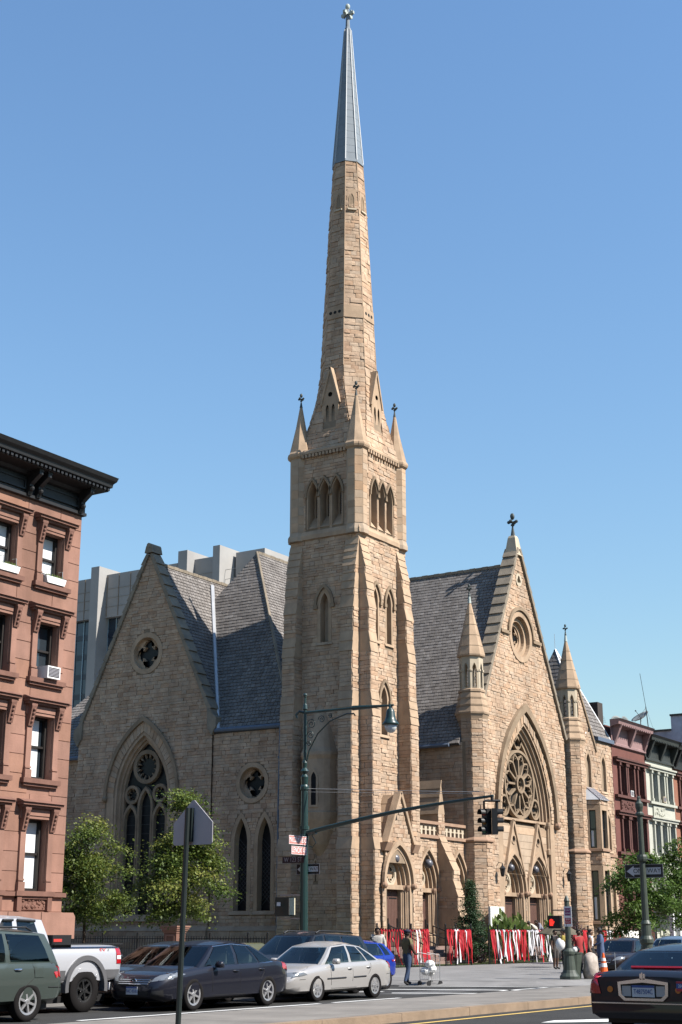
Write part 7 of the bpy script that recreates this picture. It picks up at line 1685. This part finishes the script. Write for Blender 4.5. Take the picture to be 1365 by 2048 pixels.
def ex_hatch(c):
    h = c['L'] / 2
    for s in (-1, 1): c['patch']('tail_light', m_tl, [(s * .62, .75), (s * .84, .75), (s * .84, 1.0), (s * .66, 1.0)], 'x', -1); c['patch']('tail_light', m_tl, [(-h + .01, .75), (-h + .14, .78), (-h + .16, 1.0), (-h + .02, 1.0)], 'y', s)
    c['plate'](-1, 0, .8, 'EHM 6140'); doors(c, .9, -.3, -1.1, .95)
h = 2.0
car('hatchback', 'bright blue hatchback parked beyond the silver sedan', (38.0, 24.3, 0), math.pi, paint('blue_paint', (.008, .035, .33), .3), 4.0, 1.72, [(-h, .36), (h, .3)], [(-h, .7), (-h + .1, .94), (-h + .3, .99), (.7, .94), (1.2, .9), (h - .3, .76), (h, .55)], [(-h, .75), (-h + .1, .98), (.9, 1.0), (1.2, .96), (h - .3, .84), (h, .6)], [(-h, .82), (-h + .15, .93), (-.8, 1), (.8, 1), (h - .3, .86), (h, .62)],
    dict(belt=0, roof=[(-9, 1.32), (-1.55, 1.38), (-.6, 1.44), (.2, 1.44), (9, 1.36)], wb=1.54, wt=1.14, bx=[1.15, .95, -.2, -.3, -1.2, -1.3, -1.6, -1.86], rx=[.35, .28, -.2, -.28, -1.05, -1.12, -1.35, -1.5], ty=['p', 'g', 'p', 'g', 'p', 'g', 'p']), (-1.25, 1.25), .31, .2, 'five', ex_hatch)
def ex_blacks(c):
    for s in (-1, 1): c['patch']('headlight', m_hl, [(s * .42, .60), (s * .80, .66), (s * .80, .80), (s * .55, .74)], 'x', 1)
    c['patch']('grille', m_trim, [(-.38, .5), (.38, .5), (.44, .68), (-.44, .68)], 'x', 1)
    for z in (.54, .6, .66): m = MB(); P = [c['hit']((9, y, z), (-1, 0, 0))[0] for y in (-.36, -.18, 0, .18, .36)]; m.tube([p + Vector((.015, 0, 0)) for p in P], .012, 5); m.build('grille_bar', m_chrome, c['t'], inv=False)
    c['plate'](1, 0, .42, 'FJW 3387'); c['mirror'](.62, .95, c['body']); doors(c, .78, -.28, -1.22, .9)
T_ = sedan_tabs(4.82, .80, .93, 1.03, .70)
car('sedan', 'black sedan parked at the kerb by the orange cone', (57.3, 23.1, 0), math.pi, paint('black_paint_c', (.018, .011, .010)), 4.82, 1.84, T_['zl'], T_['belt'], T_['deck'], T_['plan'], sedan_gh(1.47), (-1.39, 1.39), .335, .225, 'six', ex_blacks)
car('sedan', 'pale blue car roof showing between lamp post and black limousine', (62.9, 23.1, 0), math.pi, paint('blue_grey_paint', (.12, .17, .24)), 4.82, 1.84, T_['zl'], T_['belt'], T_['deck'], T_['plan'], sedan_gh(1.52), (-1.39, 1.39), .335, .225, 'six', None)
car('sedan', 'red car at the right picture edge beyond the black limousine', (66.0, 20.9, 0), math.pi, paint('red_paint', (.35, .02, .025)), 4.7, 1.84, T_['zl'], T_['belt'], T_['deck'], T_['plan'], dict(sedan_gh(1.62)), (-1.39, 1.39), .335, .225, 'six', None)
# pickup
def ex_pick(c):
    t = c['t']; body = c['body']; h = c['L'] / 2
    for s in (-1, 1):
        c['patch']('tail_light', m_tl, [(-h + .02, .98), (-h + .19, .98), (-h + .19, 1.3), (-h + .02, 1.3)], 'y', s, .012); c['patch']('tail_light', m_tl, [(s * .80, .95), (s * .97, .95), (s * .97, 1.3), (s * .80, 1.3)], 'x', -1); c['patch']('reverse_light', m_plate, [(-h + .03, 1.07), (-h + .18, 1.07), (-h + .18, 1.15), (-h + .03, 1.15)], 'y', s, .018)
        n = 26; m = MB(); R0, R1 = .56, .66; P = [(math.cos(RD(-8 + 196 * i / n)), math.sin(RD(-8 + 196 * i / n))) for i in range(n + 1)]; f = Fr((-1.75, s * (c['W'] / 2 - .01), .5), (-s, 0, 0), (0, 0, 1)); m.ring(f, [(a * R0, b * R0) for a, b in P], [(a * R1, b * R1) for a, b in P], -.12, .05, closed=False); m.build('wheel_flare', M('grey_flare', (.10, .10, .105), .5), t, inv=False)
        c['patch']('lower_cladding', M('grey_flare', (.10, .10, .105), .5), [(-h + .05, .62), (-2.32, .62), (-2.32, .86), (-h + .05, .86)], 'y', s, .012); c['patch']('lower_cladding', M('grey_flare', (.10, .10, .105), .5), [(-1.12, .62), (-.6, .62), (-.6, .86), (-1.12, .86)], 'y', s, .012)
    for s in (-1, 1): m = MB(); m.box(-h + .03, -.72, s * .97 - .05, s * .97 + .05, 1.38, 1.41); m.build('bed_rail', m_trim, t, inv=False)
    m = MB(); m.box(-1.35, -.78, -.9, .9, 1.2, 1.58); tb = m.build('toolbox', m_trim, t, inv=False); m = MB(); m.rect(Fr((0, .9, 0), (-1, 0, 0), (0, 0, 1)), .8, 1.05, 1.44, 1.5, 0, .01); m.build('toolbox_badge', m_pink, tb, inv=False)
    c['seam']([(-.68, 1.38), (-.68, .62)], rad=.018); c['seam']([(.35, 1.2), (.35, .55)]); c['handle'](.0, 1.12, m_trim)
    f = Fr((0, c['W'] / 2 - .02, 0), (-1, 0, 0), (0, 0, 1)); hh = c['hit']((-h + .5, 9, 1.25), (0, -1, 0))[0]; f = Fr((0, hh.y + .004, 0), (-1, 0, 0), (0, 0, 1)); lettering('FX', m_pink, t, f, h - .62, 1.24, .16, 0, 1.1, inv=False); lettering('4', m_steel, t, f, h - .44, 1.24, .16, 0, 1.0, inv=False)
    m = MB(); m.box(-h - .12, -h + .05, -.9, .9, .58, .76); m.build('rear_bumper', m_trim, t, inv=False); m = MB()
    for s in (-1, 1): m.wedge(Fr((0, s * .98, 0), (-s, 0, 0), (0, 0, 1)), -.1, .1, 1.3, 1.3, 0, 0, 0)
    for s in (-1, 1):
        for i in (1, 3): A, B = c['side'](s, i, .95), c['side'](s, i + 1, .95); m = MB(); m.tube([A + Vector((0, s * .03, 0)), B + Vector((0, s * .03, 0))], .03, 6); m.build('rain_visor', m_trim, t, inv=False)
h = 2.9
car('pickup_truck', 'silver white pickup truck with huge black tyres parked behind the grey green car', (22.65, 23.08, 0), math.pi, paint('silver_white_paint', (.50, .51, .54), .25, .3), 5.8, 2.0, [(-h, .62), (-h + .3, .58), (h - .3, .55), (h, .62)], [(-h, 1.3), (-.75, 1.3), (-.7, 1.28), (1.2, 1.25), (1.5, 1.2), (h - .3, 1.14), (h, .9)], [(-h, 1.34), (-h + .05, 1.38), (-.75, 1.38), (-.7, 1.34), (1.3, 1.32), (1.6, 1.28), (h - .3, 1.22), (h, .95)], [(-h, .96), (-h + .1, 1), (1.6, 1), (h - .3, .95), (h, .82)],
    dict(belt=0, roof=[(-9, 1.92), (-.6, 1.95), (.2, 1.98), (9, 1.9)], wb=1.84, wt=1.5, bx=[1.55, 1.3, .42, .25, -.45, -.72], rx=[.65, .55, .3, .18, -.32, -.56], ty=['p', 'g', 'p', 'g', 'p']), (-1.75, 1.85), .44, .24, 'offroad', ex_pick, rimcol=m_black, cat='pickup truck', arch=.12)
# limousine seen from behind
def ex_town(c):
    t = c['t']; h = c['L'] / 2; bl = c['body']
    for s in (-1, 1):
        c['patch']('tail_light', m_tl, [(s * .74, .66), (s * .95, .66), (s * .95, .98), (s * .84, .98)], 'x', -1, .02); c['patch']('tail_light', m_tl, [(-h + .0, .66), (-h + .12, .66), (-h + .16, .97), (-h + .04, .98)], 'y', s, .015)
        c['patch']('reflector', m_amb, circ(s * .58, .73, .05, 10), 'x', -1, .02)
    x = c['hit']((-9, 0, .75), (1, 0, 0))[0].x - .03; f = Fr((x, 0, 0), (0, -1, 0), (0, 0, 1))
    o = [(-.33, .56), (.33, .56), (.42, .64), (.43, .85), (.0, .91), (-.43, .85), (-.42, .64)]; i_ = [(-.3, .6), (.3, .6), (.37, .66), (.38, .81), (0, .845), (-.38, .81), (-.37, .66)]
    m = MB(); m.ring(f, i_, o, -.06, .03); m.build('chrome_surround', m_chrome, t, inv=False); m = MB(); m.slab(f, i_, -.06, -.01); m.build('plate_recess', m_trim, t, inv=False)
    for s in (-1, 1): m = MB(); m.rect(f, s * .29 - .075, s * .29 + .075, .63, .79, -.02, .008); m.build('reverse_light', M('clear_lens', (.42, .43, .42), .25, spec=.6), t, inv=False)
    m = MB(); m.rect(f, -.19, .19, .62, .8, 0, .02); p = m.build('number_plate', m_plate, t, inv=False); m = MB(); m.rect(f, -.19, .19, .765, .8, .02, .022); m.build('plate_band', m_plateb, p, inv=False); lettering('T487504C', m_plateb, p, f, 0, .70, .105, .024, .72, inv=False)
    m = MB(); m.slab(f, [(-.045, .89), (.045, .89), (.045, .98), (-.045, .98)], -.01, .03); m.slab(f, strip(0, .88, 0, 1.0, .02), .03, .04); m.build('emblem', m_chrome, t, inv=False)
    m = MB(); P = [c['hit']((-9, y, .52), (1, 0, 0))[0] + Vector((-.012, 0, 0)) for y in [-.9 + .15 * i for i in range(13)]]; m.tube(P, .016, 5); m.build('chrome_strip', m_chrome, t, inv=False)
    m = MB(); m.rect(f, .56, .86, .72, .87, -.0, .012); sk = m.build('bumper_sticker', m_plateb, t, inv=False); m = MB(); m.rect(f, .56, .86, .72, .76, .012, .014); m.rect(f, .56, .86, .84, .87, .012, .014); m.build('sticker_band', M('sticker_red', (.5, .04, .05), .5), sk, inv=False); lettering('264 MENU', m_swt, sk, f, .71, .8, .07, .014, .75, inv=False)
    m = MB(); m.tube([(-h + .62, .72, 1.0), (-h + .66, .74, 1.3)], .006, 5); m.build('aerial', m_steel, t, inv=False)
    doors(c, .9, -.35, -1.35, .9); c['mirror'](.8, .95, bl); m = MB(); m.tube([(-1.95, -.5, 1.06), (-1.95, .5, 1.06)], .03, 6); m.build('shelf_light', m_tl, t, inv=False)
T_ = sedan_tabs(5.47, .82, .93, 1.02, .72); h = 5.47 / 2
T_['belt'] = [(-h, .56), (-h + .03, .86), (-h + .14, .95), (-h + .8, .97), (-1.0, .95), (.6, .92), (1.3, .88), (h - .35, .8), (h, .6)]; T_['deck'] = [(-h, .58), (-h + .03, .93), (-h + .16, 1.02), (-1.5, 1.04), (.9, .96), (1.4, .96), (h - .4, .88), (h, .65)]; T_['plan'] = [(-h, .93), (-h + .08, .97), (-h + .5, .99), (1, 1), (h - .3, .92), (h, .8)]
T_['zl'] = [(-h, .28), (h, .28)]
car('limousine', 'black limousine seen from behind at the lower right picture edge', (26.15, 9.15, 0), 0, paint('black_paint_d', (.010, .011, .016)), 5.47, 1.98, T_['zl'], T_['belt'], T_['deck'], T_['plan'], sedan_gh(1.45, 1.35, .5, -.3, -1.45, -2.0, -1.25, 1.72, 1.28), (-1.55, 1.5), .34, .22, 'six', ex_town)
# ------------------------------------------------------------------ people
def person(label, loc, face, h, top, legs, skin, hair, sleeve='short', shoes=None, pose=None, leg_style='trousers', hat=None, extra=None, group=None):
    """one continuous skinned figure; pose: dict of joint overrides in units of height, x forward, y left"""
    J = dict(pel=(0, 0, .525), wai=(0, 0, .61), che=(.005, 0, .715), nec=(.0, 0, .825), hea=(.015, 0, .885), cro=(.02, 0, .945))
    for s, k in ((1, 'l'), (-1, 'r')):
        J.update({'sh' + k: (0, s * .105, .79), 'el' + k: (-.02, s * .145, .63), 'wr' + k: (.02, s * .15, .495), 'ha' + k: (.035, s * .15, .455), 'hi' + k: (0, s * .055, .50), 'kn' + k: (.015, s * .06, .28), 'an' + k: (-.01, s * .06, .045), 'to' + k: (.085, s * .07, .018)})
    J.update(pose or {})
    Rr = dict(pel=.082, wai=.072, che=.086, nec=.034, hea=.056, cro=.05, sh=.05, el=.031, wr=.022, ha=.024, hi=.066, kn=.042, an=.028, to=.024)
    E = [('pel', 'wai'), ('wai', 'che'), ('che', 'nec'), ('nec', 'hea'), ('hea', 'cro')]
    for k in 'lr': E += [('che', 'sh' + k), ('sh' + k, 'el' + k), ('el' + k, 'wr' + k), ('wr' + k, 'ha' + k), ('pel', 'hi' + k), ('hi' + k, 'kn' + k), ('kn' + k, 'an' + k), ('an' + k, 'to' + k)]
    names = list(J); idx = {n: i for i, n in enumerate(names)}
    me = bpy.data.meshes.new('p'); me.from_pydata([tuple(c * h for c in J[n]) for n in names], [(idx[a], idx[b]) for a, b in E], [])
    o = bpy.data.objects.new('p', me); COL.objects.link(o); sk = o.modifiers.new('s', 'SKIN'); sk.use_smooth_shade = True
    for n in names:
        v = me.skin_vertices[0].data[idx[n]]; key = n if n in Rr else n[:2]; r = Rr[key] * h
        v.radius = (r * (.8 if n in ('pel', 'wai', 'che') else 1), r * (1.2 if n in ('pel', 'wai', 'che') else 1)); v.use_root = n == 'pel'
    sb = o.modifiers.new('b', 'SUBSURF'); sb.levels = 1; sb.render_levels = 1
    dg = bpy.context.evaluated_depsgraph_get(); dg.update(); bm_ = bpy.data.meshes.new_from_object(o.evaluated_get(dg)); bpy.data.objects.remove(o)
    t = thing('person', label, 'person', loc, group, absolute=False, rz=face)
    V = [v.co.copy() for v in bm_.vertices]; F = [list(p.vertices) for p in bm_.polygons]
    seg = {}
    def mat_of(a, b, tt):
        k = {a[:2], b[:2]}
        if k <= {'he', 'cr', 'ne'} : return 2
        if 'ne' in k and 'ch' in k: return 0 if tt < .75 else 2
        if k == {'sh', 'el'}: return 0 if sleeve != 'none' and (sleeve == 'long' or tt < .6) else 2
        if k == {'el', 'wr'}: return 0 if sleeve == 'long' else 2
        if k == {'wr', 'ha'}: return 2
        if k == {'an', 'to'}: return 3
        if k == {'kn', 'an'}: return 3 if tt > .9 else (1 if leg_style == 'trousers' else 2)
        if k == {'hi', 'kn'}: return 1 if leg_style in ('trousers', 'shorts') else (1 if tt < .5 else 2)
        if k == {'pe', 'hi'} or k == {'pe'}: return 1
        if k == {'pe', 'wa'}: return 1 if tt < .45 else 0
        return 0
    m = MB(); mi = []
    for f in F:
        c = sum((V[i] for i in f), Vector()) / len(f); best = None
        for a, b in E:
            A, B = Vector(J[a]) * h, Vector(J[b]) * h; d = B - A; tt = max(0, min(1, (c - A).dot(d) / d.length_squared)); dist = (A + d * tt - c).length
            if best is None or dist < best[0]: best = (dist, a, b, tt)
        mi.append(mat_of(best[1], best[2], best[3]))
    m.v = [tuple(v) for v in V]; m.t = [.5] * len(V); m.f = F; m.m = mi
    for s, k in ((1, 'l'), (-1, 'r')):      # fingers and thumb
        A, B = Vector(J['wr' + k]) * h, Vector(J['ha' + k]) * h; d = (B - A).normalized(); sd = Vector((1, 0, 0)) - d * d.x; sd.normalize(); nn = d.cross(sd)
        for q, ln in enumerate((.036, .042, .04, .03)):
            p = B + d * .005 * h + sd * (.018 - .012 * q) * h; m.tube([p, p + d * ln * h * .55, p + d * ln * h * .95 + nn * s * .008 * h], [.0058 * h, .0052 * h, .004 * h], 5, 2)
        p = A + d * .012 * h + sd * .014 * h; m.tube([p, p + sd * .018 * h + d * .015 * h, p + sd * .022 * h + d * .032 * h], [.0065 * h, .006 * h, .0045 * h], 5, 2)
    hc = Vector(J['hea']) * h + Vector((.0, 0, .015 * h)); fx = (Vector(J['hea']) - Vector(J['nec'])); 
    nb = hc + Vector((.052 * h, 0, -.008 * h)); m.tube([nb + Vector((-.01 * h, 0, .02 * h)), nb + Vector((.012 * h, 0, -.005 * h))], [.005 * h, .009 * h], 5, 2)
    for s in (-1, 1): m.sphere(hc + Vector((0, s * .052 * h, -.005 * h)), .012 * h, 5, 2)
    b = m.build('body', [top, legs, skin, shoes or m_shoe], t, smooth=True, inv=False)
    m = MB()
    for s in (-1, 1): m.sphere(hc + Vector((.05 * h, s * .02 * h, .008 * h)), .006 * h, 5)
    m.tube([hc + Vector((.05 * h, -.014 * h, -.03 * h)), hc + Vector((.053 * h, .014 * h, -.03 * h))], .004 * h, 5); m.build('facial_features', m_dark, t, inv=False)
    m = MB(); n = 12; R0 = .064 * h; rings = []
    for q in range(7):
        a = RD(90 - 17 * q); rr = R0 * math.cos(a) + .001; rings.append([hc + Vector((rr * math.cos(2 * math.pi * j / n) * (1.0 if math.cos(2 * math.pi * j / n) < .3 else .86) - .006 * h, rr * math.sin(2 * math.pi * j / n) * .95, R0 * math.sin(a) * 1.05 + .004 * h - (0 if math.cos(2 * math.pi * j / n) < .45 or q < 4 else -.02 * h * (q - 3)))) for j in range(n)])
    m.loft(rings); m.build('hair', hair, t, smooth=True, inv=False)
    if hat:
        m = MB(); m.lathe(hc + Vector((0, 0, .03 * h)), [(.068 * h, 0), (.066 * h, .025 * h), (.04 * h, .045 * h), (.005 * h, .05 * h)], 12); m.box(hc.x + .04 * h, hc.x + .11 * h, -.04 * h, .04 * h, hc.z + .03 * h, hc.z + .038 * h); m.build('cap', hat, t, smooth=True, inv=False)
    if extra: extra(t, h, J)
    return t
m_shoe = M('shoe', (.02, .018, .017), .5); sk_d = M('skin_dark', (.10, .055, .036), .55); sk_m = M('skin_brown', (.22, .125, .08), .55); hr_b = M('hair_black', (.012, .010, .009), .7)
cl = lambda n, c: M('cloth_' + n, c, .85, var=.15, vs=9, bump=.2, bs=30)
DIR = math.atan2
def toward(dx, dy): return math.atan2(dy, dx)
walk = dict(hil=(.0, .055, .50), knl=(.07, .06, .29), anl=(.05, .06, .06), tol=(.14, .07, .045), knr=(-.02, -.06, .28), anr=(-.10, -.06, .06), tor=(-.02, -.07, .02), ell=(.02, .14, .64), wrl=(.1, .12, .55), hal=(.14, .11, .545), elr=(.02, -.14, .64), wrr=(.1, -.12, .55), har=(.14, -.11, .545))
person('person in an olive shirt, jeans and dark cap pushing a cart', (42.35, 24.55, 0), toward(.8, -.35), 1.78, cl('olive', (.15, .125, .06)), cl('jeans', (.035, .06, .12)), sk_d, hr_b, hat=cl('navy', (.015, .015, .035)), pose=walk)
def cart():
    x, y = 42.75, 23.95; t = thing('folding_cart', 'folding wire cart holding white bags, pushed by the olive shirt person', 'cart', (x, y, 0)); u = Vector((.92, -.38, 0)).normalized(); w = Vector((-u.y, u.x, 0)); P = lambda a, b, z: Vector((x, y, z)) + u * a + w * b
    m = MB()
    for b in (-.22, .22):
        m.tube([P(.25, b, .08), P(.25, b, .95), P(-.25, b, 1.02)], .012, 5); m.tube([P(-.22, b, .12), P(-.22, b, .8)], .01, 5)
        for z in (.2, .45, .7): m.tube([P(.25, b, z), P(-.22, b, z)], .007, 4)
    for a in (-.22, .25):
        for z in (.2, .45, .7, .85): m.tube([P(a, -.22, z), P(a, .22, z)], .007, 4)
        for q in range(5): m.tube([P(a, -.22 + .11 * q, .2), P(a, -.22 + .11 * q, .8)], .005, 4)
    m.build('frame', m_steel, t)
    for a, b in ((.25, .24), (.25, -.24), (-.22, .24), (-.22, -.24)): m = MB(); m.tube([P(a - .0, b - .015, .08), P(a, b + .015, .08)], .08, 12); m.build('castor', m_trim, t)
    rn = random.Random(2); m = MB()
    for q in range(5): m.sphere(P(rn.uniform(-.12, .15), rn.uniform(-.12, .12), .38 + .07 * q), rn.uniform(.12, .19), 7, sz=.8)
    tag(m.build('shopping_bag', m_white, None), 'white plastic bags heaped in the folding cart', 'bags')
cart()
person('person in a white shirt standing by the tower, seen over the wagon', (44.9, 27.2, .14), toward(-.9, -.45), 1.74, cl('offwhite', (.48, .46, .42)), cl('khaki', (.14, .12, .09)), sk_d, hr_b, sleeve='long')
def jacket(mat, z0=.40, z1=.80, w=.135):
    def f(t, h, J):
        m = MB(); rings = [[(math.cos(2 * math.pi * j / 14) * a * h, math.sin(2 * math.pi * j / 14) * b * h, z * h) for j in range(14)] for z, a, b in ((z0, .085, .115), (.52, .083, .112), (.61, .073, .098), (.72, .082, .112), (z1, .05, .09))]; m.loft(rings, caps=False); m.build('jacket', mat, t, smooth=True, inv=False)
    return f
b_suit = cl('blue_suit', (.075, .11, .20))
person('person in a blue suit with white shoes, talking on the pavement', (55.17, 23.24, .14), toward(-.6, .8), 1.76, b_suit, b_suit, sk_d, hr_b, sleeve='long', shoes=m_swt, extra=jacket(b_suit), pose=dict(knl=(.03, .075, .28), anl=(.03, .1, .045), tol=(.12, .12, .02), ell=(.03, .15, .64), wrl=(.13, .08, .6), hal=(.16, .05, .61), elr=(.02, -.15, .63), wrr=(.12, -.08, .58), har=(.15, -.05, .58)))
def skirt(mat, z0=.30, z1=.60, r0=.12):
    def f(t, h, J):
        m = MB(); m.loft([[(math.cos(2 * math.pi * j / 16) * a * h * .85, math.sin(2 * math.pi * j / 16) * a * h * 1.05, z * h) for j in range(16)] for z, a in ((z0, r0), ((z0 + .5) / 2, r0 * .98), (.5, .103), (z1, .08))], caps=False); m.build('skirt', mat, t, smooth=True, inv=False)
    return f
person('person in a white tank top and black skirt facing the blue suit', (54.5, 23.36, .14), toward(.2, -1), 1.70, cl('white_top', (.62, .62, .66)), cl('black_cloth', (.012, .011, .013)), sk_m, hr_b, sleeve='none', leg_style='skirt', extra=skirt(cl('black_cloth', (.012, .011, .013)), .30, .60, .115))
person('person in a loose red shirt behind the litter bin', (55.64, 24.36, .14), toward(-.5, -.8), 1.68, cl('red_shirt', (.33, .03, .03)), cl('dark_trousers', (.03, .025, .03)), sk_d, hr_b, extra=jacket(cl('red_shirt', (.33, .03, .03)), .44))
def bag(mat, pos, r, nm, lab):
    def f(t, h, J):
        m = MB(); m.sphere(Vector(pos) * h, r * h, 8, sz=1.3); o = m.build(nm, mat, None, smooth=True); o.location = t.location; o.rotation_euler = t.rotation_euler; tag(o, lab, 'bag')
    return f
person('person in black trousers with a white bag, half behind the signal post', (52.56, 23.61, .14), toward(-.3, 1), 1.72, cl('mustard', (.28, .22, .04)), cl('black_cloth', (.012, .011, .013)), sk_m, hr_b, pose=dict(ell=(.06, .13, .66), wrl=(.12, .05, .72), hal=(.14, .03, .76), anr=(-.04, -.07, .045), tor=(.05, -.08, .02)), extra=bag(m_white, (.07, .09, .63), .105, 'handbag', 'white bag held by the person behind the signal post'))
person('person in a black shirt and shorts left of the signal post', (59.73, 27.25, .14), toward(-.2, -1), 1.70, cl('black_shirt', (.014, .013, .015)), cl('grey_shorts', (.07, .06, .055)), sk_d, hr_b, leg_style='shorts', extra=bag(m_trim, (-.05, .14, .36), .11, 'shoulder_bag', 'dark bag hanging by the black shirt person'), pose=dict(wrl=(.09, .13, .53), hal=(.12, .12, .54)))
person('person in a green patterned sun dress before the white banner', (77.17, 31.53, .14), toward(-.2, 1), 1.66, cl('green_dress', (.10, .14, .05)), cl('green_dress', (.10, .14, .05)), sk_m, hr_b, sleeve='none', leg_style='skirt', extra=skirt(cl('green_dress', (.10, .14, .05)), .24, .60, .135))
bend = dict(wai=(.03, 0, .6), che=(.13, 0, .68), nec=(.21, 0, .73), hea=(.26, 0, .76), cro=(.31, 0, .79), shl=(.17, .1, .71), shr=(.17, -.1, .71), ell=(.22, .13, .57), elr=(.22, -.13, .57), wrl=(.28, .1, .45), wrr=(.28, -.1, .45), hal=(.3, .1, .41), har=(.3, -.1, .41))
person('person in cream clothes bending at the open church door', (79.25, 37.3, .9), toward(-.5, 1), 1.7, cl('cream', (.62, .58, .46)), cl('cream', (.62, .58, .46)), sk_d, hr_b, sleeve='long', pose=bend)
person('person in a grey jacket bending beside the cream figure', (80.15, 37.4, .9), toward(-1, .3), 1.75, cl('grey_jacket', (.24, .24, .29)), cl('grey_trousers', (.12, .12, .15)), sk_d, hr_b, sleeve='long', pose=bend)
t = thing('umbrella', 'open olive brown market umbrella over the people by the fence', 'umbrella', (63.51, 28.77, -.1)); c = Vector((63.51, 28.77, -.1)); m = MB(); k = 10; rings = []
for r_, z in ((.02, 2.1), (.55, 1.98), (1.0, 1.74), (1.02, 1.70)): rings.append([c + Vector((r_ * (1 + .04 * (j % 2)) * math.cos(2 * math.pi * j / k), r_ * (1 + .04 * (j % 2)) * math.sin(2 * math.pi * j / k), z - (.05 * (j % 2) if r_ > .9 else 0))) for j in range(k)])
m.loft(rings[::-1], caps=False); m.build('canopy', M('olive_canvas', (.10, .085, .055), .8, var=.2), t); m = MB(); m.tube([c, c + Vector((0, 0, 2.12))], .02, 6); m.build('pole', m_iron, t)
for q in range(10):
    m = MB(); m.tube([c + Vector((0, 0, 2.06)), c + Vector((1.0 * math.cos(2 * math.pi * q / 10), 1.0 * math.sin(2 * math.pi * q / 10), 1.7))], .008, 4); m.build('rib', m_iron, t)
